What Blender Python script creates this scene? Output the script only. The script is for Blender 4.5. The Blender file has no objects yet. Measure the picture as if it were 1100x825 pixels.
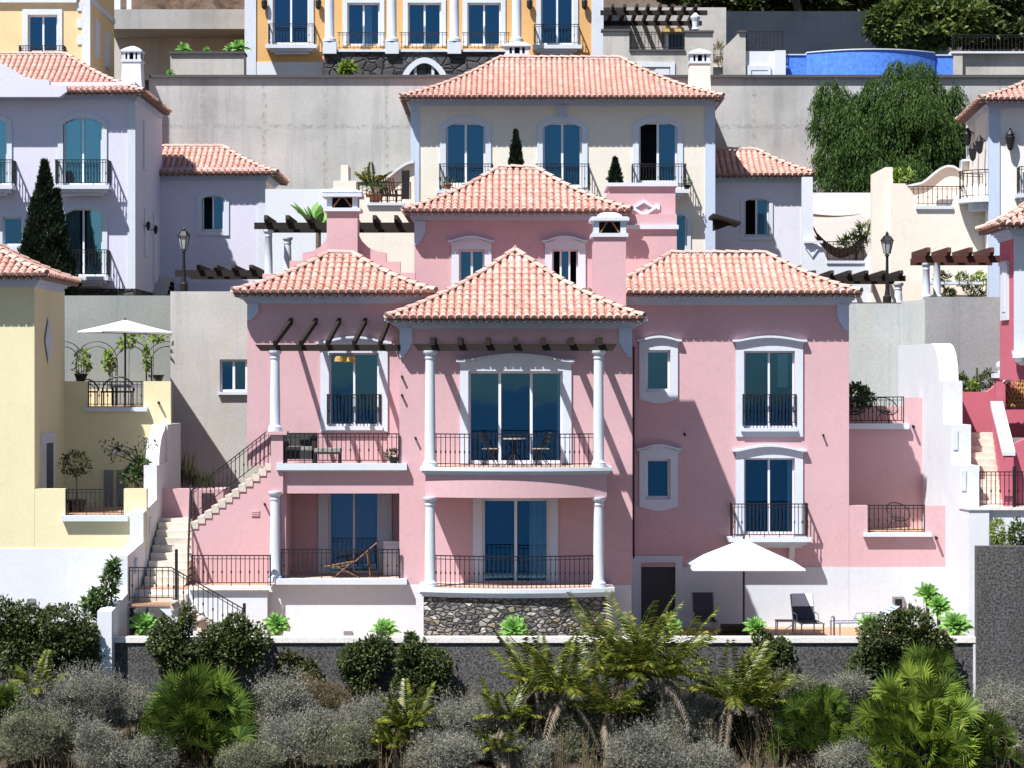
import bpy, bmesh, math, random
import numpy as np
from mathutils import Vector, Matrix
rnd = random.Random(11); NR = np.random.default_rng(5)
scene = bpy.context.scene
COL = scene.collection
# the photograph's focal length measured in photo pixels (1100 wide); the camera is level at the origin looking along +Y
F = 2660.0; CX = 550.0; CY = 412.5
def PX(x, Y): return (x - CX) / F * Y
def PZ(y, Y): return (CY - y) / F * Y
def P(x, y, Y): return Vector((PX(x, Y), Y, PZ(y, Y)))

# ---------------------------------------------------------------- materials
MATS = {}
def newmat(name):
    m = bpy.data.materials.new(name); m.use_nodes = True
    nt = m.node_tree; b = nt.nodes['Principled BSDF']
    MATS[name] = m
    return m, nt, b
def N(nt, t, **kw):
    n = nt.nodes.new(t)
    for k, v in kw.items():
        if k.startswith('_'): setattr(n, k[1:], v)
        else: n.inputs[k.replace('__', ' ')].default_value = v
    return n
def L(nt, a, b): nt.links.new(a, b)
def ramp(nt, stops, interp='LINEAR'):
    r = nt.nodes.new('ShaderNodeValToRGB'); cr = r.color_ramp; cr.interpolation = interp
    while len(cr.elements) < len(stops): cr.elements.new(0.5)
    for e, (p, c) in zip(cr.elements, stops):
        e.position = p; e.color = (c[0], c[1], c[2], 1)
    return r
def objco(nt, scale=(1, 1, 1)):
    tc = nt.nodes.new('ShaderNodeTexCoord'); mp = nt.nodes.new('ShaderNodeMapping')
    mp.inputs['Scale'].default_value = scale
    L(nt, tc.outputs['Object'], mp.inputs['Vector'])
    return mp.outputs['Vector']
def mul(c, k): return tuple(min(1, x * k) for x in c)
def stucco(name, c, var=0.10, dirt=0.12, bump=0.15, fine=60, rough=0.9):
    m, nt, b = newmat(name)
    big = N(nt, 'ShaderNodeTexNoise', Scale=0.55, Detail=6.0, Roughness=0.6); L(nt, objco(nt), big.inputs['Vector'])
    stk = N(nt, 'ShaderNodeTexNoise', Scale=1.0, Detail=7.0, Roughness=0.65); L(nt, objco(nt, (3.2, 3.2, 0.28)), stk.inputs['Vector'])
    sp = N(nt, 'ShaderNodeTexNoise', Scale=9.0, Detail=5.0, Roughness=0.7); L(nt, objco(nt), sp.inputs['Vector'])
    r1 = ramp(nt, [(0.3, mul(c, 1 - var)), (0.7, mul(c, 1 + var * 0.5))]); L(nt, big.outputs['Fac'], r1.inputs['Fac'])
    r2 = ramp(nt, [(0.52, (0, 0, 0)), (0.78, (1, 1, 1))]); L(nt, stk.outputs['Fac'], r2.inputs['Fac'])
    ms = nt.nodes.new('ShaderNodeMath'); ms.operation = 'MULTIPLY'; ms.inputs[1].default_value = dirt * 2.2
    L(nt, r2.outputs['Color'], ms.inputs[0])
    mx = nt.nodes.new('ShaderNodeMixRGB'); mx.blend_type = 'MULTIPLY'; mx.inputs['Color2'].default_value = (0.62, 0.58, 0.54, 1)
    L(nt, ms.outputs[0], mx.inputs['Fac']); L(nt, r1.outputs['Color'], mx.inputs['Color1'])
    r3 = ramp(nt, [(0.3, (0.93, 0.93, 0.93)), (0.62, (1, 1, 1))]); L(nt, sp.outputs['Fac'], r3.inputs['Fac'])
    m2 = nt.nodes.new('ShaderNodeMixRGB'); m2.blend_type = 'MULTIPLY'; m2.inputs['Fac'].default_value = 1
    L(nt, mx.outputs['Color'], m2.inputs['Color1']); L(nt, r3.outputs['Color'], m2.inputs['Color2'])
    L(nt, m2.outputs['Color'], b.inputs['Base Color'])
    fn = N(nt, 'ShaderNodeTexNoise', Scale=float(fine), Detail=3.0); L(nt, objco(nt), fn.inputs['Vector'])
    # hairline cracks
    cv = N(nt, 'ShaderNodeTexVoronoi', Scale=0.42); cv.feature = 'DISTANCE_TO_EDGE'
    wn = N(nt, 'ShaderNodeTexNoise', Scale=2.2, Detail=5.0); L(nt, objco(nt), wn.inputs['Vector'])
    wa = nt.nodes.new('ShaderNodeMixRGB'); wa.blend_type = 'ADD'; wa.inputs['Fac'].default_value = 0.7
    L(nt, objco(nt), wa.inputs['Color1']); L(nt, wn.outputs['Color'], wa.inputs['Color2']); L(nt, wa.outputs['Color'], cv.inputs['Vector'])
    cr = ramp(nt, [(0.002, (0.80, 0.77, 0.76)), (0.006, (1, 1, 1))]); L(nt, cv.outputs['Distance'], cr.inputs['Fac'])
    m3 = nt.nodes.new('ShaderNodeMixRGB'); m3.blend_type = 'MULTIPLY'; m3.inputs['Fac'].default_value = 0.32
    L(nt, m2.outputs['Color'], m3.inputs['Color1']); L(nt, cr.outputs['Color'], m3.inputs['Color2']); L(nt, m3.outputs['Color'], b.inputs['Base Color'])
    bp = N(nt, 'ShaderNodeBump', Strength=bump, Distance=0.02); L(nt, fn.outputs['Fac'], bp.inputs['Height'])
    L(nt, bp.outputs['Normal'], b.inputs['Normal'])
    b.inputs['Roughness'].default_value = rough; b.inputs['Specular IOR Level'].default_value = 0.2
    return m
def plain(name, c, rough=0.6, metal=0.0, spec=0.3, var=0.25, scale=14, bump=0.0):
    m, nt, b = newmat(name)
    n = N(nt, 'ShaderNodeTexNoise', Scale=float(scale), Detail=5.0, Roughness=0.65); L(nt, objco(nt), n.inputs['Vector'])
    r = ramp(nt, [(0.3, mul(c, 1 - var)), (0.7, mul(c, 1 + var * 0.6))]); L(nt, n.outputs['Fac'], r.inputs['Fac'])
    L(nt, r.outputs['Color'], b.inputs['Base Color'])
    b.inputs['Roughness'].default_value = rough; b.inputs['Metallic'].default_value = metal; b.inputs['Specular IOR Level'].default_value = spec
    if bump:
        bp = N(nt, 'ShaderNodeBump', Strength=bump, Distance=0.02); L(nt, n.outputs['Fac'], bp.inputs['Height']); L(nt, bp.outputs['Normal'], b.inputs['Normal'])
    return m
def concrete(name, c, seam=True, dark=0.75):
    m, nt, b = newmat(name)
    co = objco(nt)
    a = N(nt, 'ShaderNodeTexNoise', Scale=0.35, Detail=8.0, Roughness=0.62); L(nt, co, a.inputs['Vector'])
    s = N(nt, 'ShaderNodeTexNoise', Scale=1.0, Detail=8.0, Roughness=0.7); L(nt, objco(nt, (1.6, 1.6, 0.12)), s.inputs['Vector'])
    f = N(nt, 'ShaderNodeTexNoise', Scale=12.0, Detail=6.0, Roughness=0.75); L(nt, co, f.inputs['Vector'])
    r1 = ramp(nt, [(0.28, mul(c, dark)), (0.5, c), (0.75, mul(c, 1.18))]); L(nt, a.outputs['Fac'], r1.inputs['Fac'])
    r2 = ramp(nt, [(0.3, (0.72, 0.72, 0.74)), (0.5, (1, 1, 1)), (0.72, (1.0, 0.95, 0.86))]); L(nt, s.outputs['Fac'], r2.inputs['Fac'])
    r3 = ramp(nt, [(0.3, (0.84, 0.84, 0.84)), (0.6, (1, 1, 1))]); L(nt, f.outputs['Fac'], r3.inputs['Fac'])
    m1 = nt.nodes.new('ShaderNodeMixRGB'); m1.blend_type = 'MULTIPLY'; m1.inputs['Fac'].default_value = 0.8
    L(nt, r1.outputs['Color'], m1.inputs['Color1']); L(nt, r2.outputs['Color'], m1.inputs['Color2'])
    m2 = nt.nodes.new('ShaderNodeMixRGB'); m2.blend_type = 'MULTIPLY'; m2.inputs['Fac'].default_value = 1
    L(nt, m1.outputs['Color'], m2.inputs['Color1']); L(nt, r3.outputs['Color'], m2.inputs['Color2'])
    out = m2.outputs['Color']
    if seam:
        # flaking joints between the concrete lifts
        sx = nt.nodes.new('ShaderNodeSeparateXYZ'); L(nt, co, sx.inputs[0])
        cb = nt.nodes.new('ShaderNodeCombineXYZ'); L(nt, sx.outputs['X'], cb.inputs['X']); L(nt, sx.outputs['Z'], cb.inputs['Y'])
        nz = N(nt, 'ShaderNodeTexNoise', Scale=4.0, Detail=4.0); L(nt, co, nz.inputs['Vector'])
        mxv = nt.nodes.new('ShaderNodeMixRGB'); mxv.blend_type = 'ADD'; mxv.inputs['Fac'].default_value = 0.22
        L(nt, cb.outputs[0], mxv.inputs['Color1']); L(nt, nz.outputs['Color'], mxv.inputs['Color2'])
        br = nt.nodes.new('ShaderNodeTexBrick'); br.offset = 0.0
        br.inputs['Scale'].default_value = 1.0; br.inputs['Brick Width'].default_value = 2.45; br.inputs['Row Height'].default_value = 2.6
        br.inputs['Mortar Size'].default_value = 0.12; br.inputs['Mortar Smooth'].default_value = 0.5
        L(nt, mxv.outputs['Color'], br.inputs['Vector'])
        brk = N(nt, 'ShaderNodeTexNoise', Scale=5.0, Detail=6.0, Roughness=0.8); L(nt, co, brk.inputs['Vector'])
        rb = ramp(nt, [(0.47, (0, 0, 0)), (0.6, (1, 1, 1))]); L(nt, brk.outputs['Fac'], rb.inputs['Fac'])
        mm = nt.nodes.new('ShaderNodeMath'); mm.operation = 'MULTIPLY'; L(nt, br.outputs['Fac'], mm.inputs[0]); L(nt, rb.outputs['Color'], mm.inputs[1])
        m3 = nt.nodes.new('ShaderNodeMixRGB'); m3.inputs['Color2'].default_value = (*mul(c, 0.62), 1)
        L(nt, mm.outputs[0], m3.inputs['Fac']); L(nt, out, m3.inputs['Color1']); out = m3.outputs['Color']
    L(nt, out, b.inputs['Base Color']); b.inputs['Roughness'].default_value = 0.9; b.inputs['Specular IOR Level'].default_value = 0.2
    bp = N(nt, 'ShaderNodeBump', Strength=0.25, Distance=0.03); L(nt, f.outputs['Fac'], bp.inputs['Height']); L(nt, bp.outputs['Normal'], b.inputs['Normal'])
    return m
def tilemat(name, cols, dirt=0.5):
    m, nt, b = newmat(name)
    g = nt.nodes.new('ShaderNodeNewGeometry')
    r = ramp(nt, [(i / (len(cols) - 1), c) for i, c in enumerate(cols)]); L(nt, g.outputs['Random Per Island'], r.inputs['Fac'])
    n = N(nt, 'ShaderNodeTexNoise', Scale=1.6, Detail=8.0, Roughness=0.75); L(nt, objco(nt), n.inputs['Vector'])
    r2 = ramp(nt, [(0.32, (0.62, 0.56, 0.52)), (0.5, (1, 1, 1))]); L(nt, n.outputs['Fac'], r2.inputs['Fac'])
    mx = nt.nodes.new('ShaderNodeMixRGB'); mx.blend_type = 'MULTIPLY'; mx.inputs['Fac'].default_value = dirt
    L(nt, r.outputs['Color'], mx.inputs['Color1']); L(nt, r2.outputs['Color'], mx.inputs['Color2'])
    n2 = N(nt, 'ShaderNodeTexNoise', Scale=22.0, Detail=5.0, Roughness=0.7); L(nt, objco(nt), n2.inputs['Vector'])
    r3 = ramp(nt, [(0.33, (0.72, 0.72, 0.72)), (0.58, (1, 1, 1))]); L(nt, n2.outputs['Fac'], r3.inputs['Fac'])
    m2 = nt.nodes.new('ShaderNodeMixRGB'); m2.blend_type = 'MULTIPLY'; m2.inputs['Fac'].default_value = 0.7
    L(nt, mx.outputs['Color'], m2.inputs['Color1']); L(nt, r3.outputs['Color'], m2.inputs['Color2'])
    L(nt, m2.outputs['Color'], b.inputs['Base Color']); b.inputs['Roughness'].default_value = 0.85; b.inputs['Specular IOR Level'].default_value = 0.2
    return m
def leafmat(name, cols, rough=0.5, spec=0.35, trans=0.25, patch=0.35):
    m, nt, b = newmat(name)
    g = nt.nodes.new('ShaderNodeNewGeometry')
    r = ramp(nt, [(i / (len(cols) - 1), c) for i, c in enumerate(cols)]); L(nt, g.outputs['Random Per Island'], r.inputs['Fac'])
    n = N(nt, 'ShaderNodeTexNoise', Scale=1.7, Detail=3.0); L(nt, objco(nt), n.inputs['Vector'])
    r2 = ramp(nt, [(0.35, (1 - patch, 1 - patch, 1 - patch)), (0.65, (1.0, 1.0, 0.9))]); L(nt, n.outputs['Fac'], r2.inputs['Fac'])
    mx = nt.nodes.new('ShaderNodeMixRGB'); mx.blend_type = 'MULTIPLY'; mx.inputs['Fac'].default_value = 1
    L(nt, r.outputs['Color'], mx.inputs['Color1']); L(nt, r2.outputs['Color'], mx.inputs['Color2'])
    L(nt, mx.outputs['Color'], b.inputs['Base Color'])
    b.inputs['Roughness'].default_value = rough; b.inputs['Specular IOR Level'].default_value = spec
    if trans:
        t = nt.nodes.new('ShaderNodeBsdfTranslucent'); ms = nt.nodes.new('ShaderNodeMixShader'); ms.inputs['Fac'].default_value = trans
        L(nt, mx.outputs['Color'], t.inputs['Color']); L(nt, b.outputs[0], ms.inputs[1]); L(nt, t.outputs[0], ms.inputs[2])
        L(nt, ms.outputs[0], nt.nodes['Material Output'].inputs['Surface'])
    return m
def stonemat(name, cols, scale=4.5, mortar=(0.02, 0.02, 0.022), squash=1.4, edge=0.05):
    m, nt, b = newmat(name)
    co = objco(nt, (1, 1, squash))
    nz = N(nt, 'ShaderNodeTexNoise', Scale=3.0, Detail=3.0); L(nt, co, nz.inputs['Vector'])
    ad = nt.nodes.new('ShaderNodeMixRGB'); ad.blend_type = 'ADD'; ad.inputs['Fac'].default_value = 0.16
    L(nt, co, ad.inputs['Color1']); L(nt, nz.outputs['Color'], ad.inputs['Color2'])
    v1 = N(nt, 'ShaderNodeTexVoronoi', Scale=float(scale)); v1.feature = 'F1'; L(nt, ad.outputs['Color'], v1.inputs['Vector'])
    v2 = N(nt, 'ShaderNodeTexVoronoi', Scale=float(scale)); v2.feature = 'DISTANCE_TO_EDGE'; L(nt, ad.outputs['Color'], v2.inputs['Vector'])
    sp = nt.nodes.new('ShaderNodeSeparateXYZ'); L(nt, v1.outputs['Color'], sp.inputs[0])
    r = ramp(nt, [(i / (len(cols) - 1), c) for i, c in enumerate(cols)]); L(nt, sp.outputs['X'], r.inputs['Fac'])
    f = N(nt, 'ShaderNodeTexNoise', Scale=18.0, Detail=6.0, Roughness=0.75); L(nt, objco(nt), f.inputs['Vector'])
    r3 = ramp(nt, [(0.3, (0.55, 0.55, 0.55)), (0.65, (1.1, 1.1, 1.1))]); L(nt, f.outputs['Fac'], r3.inputs['Fac'])
    m2 = nt.nodes.new('ShaderNodeMixRGB'); m2.blend_type = 'MULTIPLY'; m2.inputs['Fac'].default_value = 1
    L(nt, r.outputs['Color'], m2.inputs['Color1']); L(nt, r3.outputs['Color'], m2.inputs['Color2'])
    re = ramp(nt, [(edge * 0.4, (0, 0, 0)), (edge, (1, 1, 1))]); L(nt, v2.outputs['Distance'], re.inputs['Fac'])
    m3 = nt.nodes.new('ShaderNodeMixRGB'); m3.inputs['Color1'].default_value = (*mortar, 1)
    L(nt, re.outputs['Color'], m3.inputs['Fac']); L(nt, m2.outputs['Color'], m3.inputs['Color2'])
    L(nt, m3.outputs['Color'], b.inputs['Base Color']); b.inputs['Roughness'].default_value = 0.9
    rh = ramp(nt, [(0, (0, 0, 0)), (edge * 2.5, (1, 1, 1))]); L(nt, v2.outputs['Distance'], rh.inputs['Fac'])
    bp = N(nt, 'ShaderNodeBump', Strength=0.9, Distance=0.08); L(nt, rh.outputs['Color'], bp.inputs['Height']); L(nt, bp.outputs['Normal'], b.inputs['Normal'])
    return m
def glassmat(name, tint, clear=0.5, refl=(0.16, 0.42, 0.72)):
    m, nt, b = newmat(name)
    nt.nodes.remove(b)
    tr = nt.nodes.new('ShaderNodeBsdfTransparent'); tr.inputs['Color'].default_value = (*tint, 1)
    gl = nt.nodes.new('ShaderNodeBsdfGlossy'); gl.inputs['Roughness'].default_value = 0.03; gl.inputs['Color'].default_value = (*refl, 1)
    n = N(nt, 'ShaderNodeTexNoise', Scale=0.9, Detail=2.0); L(nt, objco(nt), n.inputs['Vector'])
    bp = N(nt, 'ShaderNodeBump', Strength=0.02, Distance=0.1); L(nt, n.outputs['Fac'], bp.inputs['Height']); L(nt, bp.outputs['Normal'], gl.inputs['Normal'])
    fr = nt.nodes.new('ShaderNodeLayerWeight'); fr.inputs['Blend'].default_value = 0.35
    ad = nt.nodes.new('ShaderNodeMath'); ad.operation = 'ADD'; ad.use_clamp = True; ad.inputs[1].default_value = 1 - clear
    L(nt, fr.outputs['Fresnel'], ad.inputs[0])
    ms = nt.nodes.new('ShaderNodeMixShader'); L(nt, ad.outputs[0], ms.inputs['Fac']); L(nt, tr.outputs[0], ms.inputs[1]); L(nt, gl.outputs[0], ms.inputs[2])
    L(nt, ms.outputs[0], nt.nodes['Material Output'].inputs['Surface'])
    return m
stucco('pink', (0.63, 0.405, 0.435), dirt=0.04, var=0.06)
stucco('pink_deep', (0.60, 0.29, 0.31))
stucco('red', (0.56, 0.15, 0.205), dirt=0.03, var=0.06)
stucco('white', (0.69, 0.725, 0.78), dirt=0.05, var=0.05)
stucco('offwhite', (0.63, 0.675, 0.735), dirt=0.06, var=0.06)
stucco('lilac', (0.68, 0.67, 0.80), dirt=0.03, var=0.05)
stucco('lilac_pale', (0.71, 0.71, 0.81), dirt=0.04, var=0.05)
stucco('beige', (0.78, 0.74, 0.65), dirt=0.04, var=0.05)
stucco('ivory', (0.80, 0.78, 0.75), dirt=0.04, var=0.04)
stucco('cream', (0.83, 0.76, 0.67), dirt=0.05, var=0.05)
stucco('yellow', (0.77, 0.71, 0.46), dirt=0.03, var=0.05)
stucco('orange', (0.72, 0.43, 0.18), dirt=0.05)
stucco('orange_pale', (0.79, 0.60, 0.33), dirt=0.05)
stucco('trim', (0.64, 0.69, 0.77), var=0.04, dirt=0.04)
stucco('trim_blue', (0.52, 0.61, 0.77), var=0.04, dirt=0.05)
stucco('white_frame', (0.76, 0.80, 0.86), var=0.03, dirt=0.02, bump=0.02, rough=0.45)
concrete('concrete', (0.47, 0.475, 0.47))
concrete('concrete_band', (0.40, 0.40, 0.40), seam=False, dark=0.7)
concrete('concrete_smooth', (0.52, 0.505, 0.48), seam=False, dark=0.9)
concrete('concrete_grey', (0.36, 0.36, 0.37), seam=False, dark=0.9)
concrete('concrete_pale', (0.50, 0.53, 0.525), seam=False, dark=0.93)
concrete('concrete_green', (0.30, 0.325, 0.32), seam=False, dark=0.92)
concrete('concrete_stain', (0.52, 0.50, 0.47), seam=False, dark=0.6)
concrete('stair_stone', (0.68, 0.62, 0.54), seam=False, dark=0.9)
plain('coping', (0.09, 0.09, 0.095), rough=0.9)
plain('kerb', (0.78, 0.75, 0.72), rough=0.9, var=0.2)
plain('terrace_tile', (0.46, 0.28, 0.18), rough=0.8)
plain('iron', (0.012, 0.012, 0.014), rough=0.5, spec=0.4)
plain('wood_dark', (0.024, 0.017, 0.014), rough=0.75, scale=30)
plain('wood_red', (0.085, 0.03, 0.022), rough=0.7, scale=30)
plain('seat_slat', (0.42, 0.37, 0.31), rough=0.7)
plain('balcony_tile', (0.56, 0.41, 0.34), rough=0.8)
plain('wood_chair', (0.20, 0.11, 0.055), rough=0.6)
plain('door_dark', (0.045, 0.047, 0.062), rough=0.5)
plain('soot', (0.015, 0.014, 0.013), rough=1)
plain('terracotta', (0.42, 0.17, 0.09), rough=0.85)
plain('wicker', (0.035, 0.034, 0.036), rough=0.8, scale=60)
plain('cushion', (0.32, 0.31, 0.28), rough=0.95)
plain('mesh_fabric', (0.05, 0.055, 0.085), rough=0.8)
plain('blue_fabric', (0.10, 0.19, 0.45), rough=0.9)
plain('alu', (0.35, 0.35, 0.37), rough=0.4, metal=0.6)
plain('grille', (0.24, 0.24, 0.26), rough=0.6)
plain('pot_black', (0.012, 0.012, 0.013), rough=0.5)
plain('pot_green', (0.012, 0.05, 0.025), rough=0.3)
plain('canvas', (0.72, 0.73, 0.76), rough=0.95, var=0.04)
plain('curtain', (0.66, 0.74, 0.79), rough=0.95, var=0.08)
plain('blind', (0.66, 0.72, 0.66), rough=0.9, var=0.05)
plain('room', (0.010, 0.036, 0.058), rough=0.9)  # darkness of an unlit interior put into the base colour
plain('room_black', (0.006, 0.006, 0.007), rough=0.9)  # near-black colour stands for unlit interiors behind open leaves
plain('gold', (0.62, 0.42, 0.14), rough=0.45)
plain('lamp_glass', (0.45, 0.47, 0.48), rough=0.2)
plain('rock', (0.42, 0.38, 0.34), rough=0.95, var=0.4, scale=5, bump=0.5)
plain('shade_sail', (0.50, 0.40, 0.28), rough=0.95)
plain('net', (0.05, 0.035, 0.03), rough=0.95)
plain('bark', (0.16, 0.13, 0.10), rough=0.95, var=0.4, scale=20, bump=0.5)
plain('petiole', (0.05, 0.07, 0.02), rough=0.7)
plain('palm_trunk', (0.27, 0.22, 0.16), rough=0.95, var=0.4, scale=24, bump=0.5)
plain('sea', (0.015, 0.065, 0.10), rough=0.35, spec=0.4)
plain('blue_pool', (0.09, 0.25, 0.80), rough=0.75, var=0.35, scale=6)
plain('red_clay', (0.55, 0.09, 0.03), rough=0.8)
plain('brown_hill', (0.10, 0.065, 0.045), rough=1, var=0.6, scale=1.5, bump=0.6)
plain('water_dark', (0.02, 0.05, 0.09), rough=0.4)
plain('flower_red', (0.5, 0.04, 0.04), rough=0.8)
tilemat('tile', [(0.58, 0.31, 0.26), (0.65, 0.375, 0.315), (0.66, 0.40, 0.34), (0.61, 0.335, 0.28), (0.71, 0.47, 0.41), (0.64, 0.36, 0.30), (0.67, 0.41, 0.345)])
tilemat('ridge', [(0.58, 0.38, 0.32), (0.64, 0.45, 0.39), (0.52, 0.33, 0.27)])
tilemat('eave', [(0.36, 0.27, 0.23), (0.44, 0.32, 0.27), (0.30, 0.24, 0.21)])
plain('tile_end', (0.30, 0.25, 0.22), rough=0.95, var=0.4, scale=12)
plain('tile_gap', (0.46, 0.20, 0.15), rough=0.95, var=0.3, scale=5)
stonemat('rubble', [(0.06, 0.06, 0.065), (0.26, 0.25, 0.25), (0.07, 0.07, 0.075), (0.17, 0.165, 0.165), (0.58, 0.54, 0.51), (0.06, 0.06, 0.065), (0.30, 0.26, 0.17), (0.13, 0.13, 0.135), (0.44, 0.42, 0.41), (0.08, 0.08, 0.085)], scale=5.4, edge=0.08, squash=1.7, mortar=(.035, .034, .034))
stonemat('basalt', [(0.045, 0.045, 0.05), (0.10, 0.10, 0.105), (0.07, 0.07, 0.075)], scale=2.2)
def darkwall(name, c0, c1, sc=30.0):
    m, nt, b = newmat(name)
    n = N(nt, 'ShaderNodeTexNoise', Scale=sc, Detail=4.0, Roughness=0.8); L(nt, objco(nt), n.inputs['Vector'])
    g = N(nt, 'ShaderNodeTexNoise', Scale=0.8, Detail=6.0, Roughness=0.7); L(nt, objco(nt, (1, 1, 0.3)), g.inputs['Vector'])
    r = ramp(nt, [(0.38, c0), (0.62, c1)]); L(nt, n.outputs['Fac'], r.inputs['Fac'])
    r2 = ramp(nt, [(0.3, (0.7, 0.7, 0.7)), (0.7, (1.2, 1.2, 1.2))]); L(nt, g.outputs['Fac'], r2.inputs['Fac'])
    mx = nt.nodes.new('ShaderNodeMixRGB'); mx.blend_type = 'MULTIPLY'; mx.inputs['Fac'].default_value = 1
    L(nt, r.outputs['Color'], mx.inputs['Color1']); L(nt, r2.outputs['Color'], mx.inputs['Color2'])
    L(nt, mx.outputs['Color'], b.inputs['Base Color']); b.inputs['Roughness'].default_value = 0.95
    bp = N(nt, 'ShaderNodeBump', Strength=0.8, Distance=0.04); L(nt, n.outputs['Fac'], bp.inputs['Height']); L(nt, bp.outputs['Normal'], b.inputs['Normal'])
darkwall('pebbledash', (0.018, 0.018, 0.02), (0.17, 0.165, 0.165), 17.0)
darkwall('earth', (0.045, 0.033, 0.025), (0.17, 0.125, 0.095))
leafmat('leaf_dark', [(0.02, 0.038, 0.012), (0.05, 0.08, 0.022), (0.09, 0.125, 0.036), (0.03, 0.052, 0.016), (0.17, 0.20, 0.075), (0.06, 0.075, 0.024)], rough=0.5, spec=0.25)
leafmat('leaf_olive', [(0.03, 0.04, 0.012), (0.06, 0.075, 0.02), (0.10, 0.11, 0.035), (0.045, 0.055, 0.02)], rough=0.5)
leafmat('leaf_bush', [(0.04, 0.065, 0.016), (0.09, 0.13, 0.03), (0.17, 0.22, 0.05), (0.06, 0.09, 0.022)], rough=0.5, spec=0.2)
leafmat('leaf_mid', [(0.03, 0.07, 0.015), (0.07, 0.13, 0.03), (0.11, 0.18, 0.045)], rough=0.45)
leafmat('leaf_lime', [(0.14, 0.24, 0.03), (0.24, 0.36, 0.06), (0.32, 0.42, 0.07)], trans=0.35)
leafmat('agave', [(0.14, 0.32, 0.06), (0.22, 0.44, 0.11), (0.32, 0.54, 0.18)], trans=0.3, patch=0.1)
leafmat('fanpalm', [(0.025, 0.055, 0.008), (0.07, 0.13, 0.018), (0.18, 0.26, 0.04), (0.03, 0.065, 0.012)], rough=0.38, spec=0.5)
leafmat('fanpalm_yellow', [(0.055, 0.11, 0.014), (0.14, 0.23, 0.025), (0.34, 0.44, 0.065), (0.03, 0.07, 0.012)], rough=0.4, spec=0.5)
leafmat('feather', [(0.035, 0.06, 0.010), (0.08, 0.12, 0.018), (0.17, 0.22, 0.03), (0.40, 0.38, 0.06), (0.05, 0.08, 0.012), (0.12, 0.16, 0.022)], rough=0.4, spec=0.4)
leafmat('deadfrond', [(0.20, 0.15, 0.11), (0.32, 0.27, 0.24), (0.26, 0.17, 0.09)], rough=0.9, trans=0.1)
leafmat('greyshrub', [(0.17, 0.17, 0.145), (0.29, 0.29, 0.255), (0.43, 0.425, 0.385), (0.23, 0.23, 0.185)], rough=0.9, spec=0.1, trans=0.15, patch=0.4)
leafmat('greenshrub', [(0.13, 0.14, 0.085), (0.24, 0.25, 0.17), (0.38, 0.385, 0.29), (0.18, 0.19, 0.12)], rough=0.9, spec=0.1, trans=0.15, patch=0.4)
leafmat('drygrass', [(0.20, 0.15, 0.09), (0.30, 0.235, 0.16), (0.15, 0.13, 0.07)], rough=0.95, spec=0.05, trans=0.2)
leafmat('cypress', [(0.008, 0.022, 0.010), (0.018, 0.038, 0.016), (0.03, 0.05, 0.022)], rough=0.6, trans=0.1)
leafmat('pepper', [(0.022, 0.055, 0.014), (0.055, 0.115, 0.03), (0.11, 0.19, 0.05), (0.035, 0.08, 0.02)], spec=0.12, rough=0.6, trans=0.25)
glassmat('glass', (0.60, 0.78, 0.86), clear=0.80, refl=(0.15, 0.44, 0.82))
glassmat('glass_pale', (0.70, 0.85, 0.92), clear=0.62, refl=(0.25, 0.62, 0.85))

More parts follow.
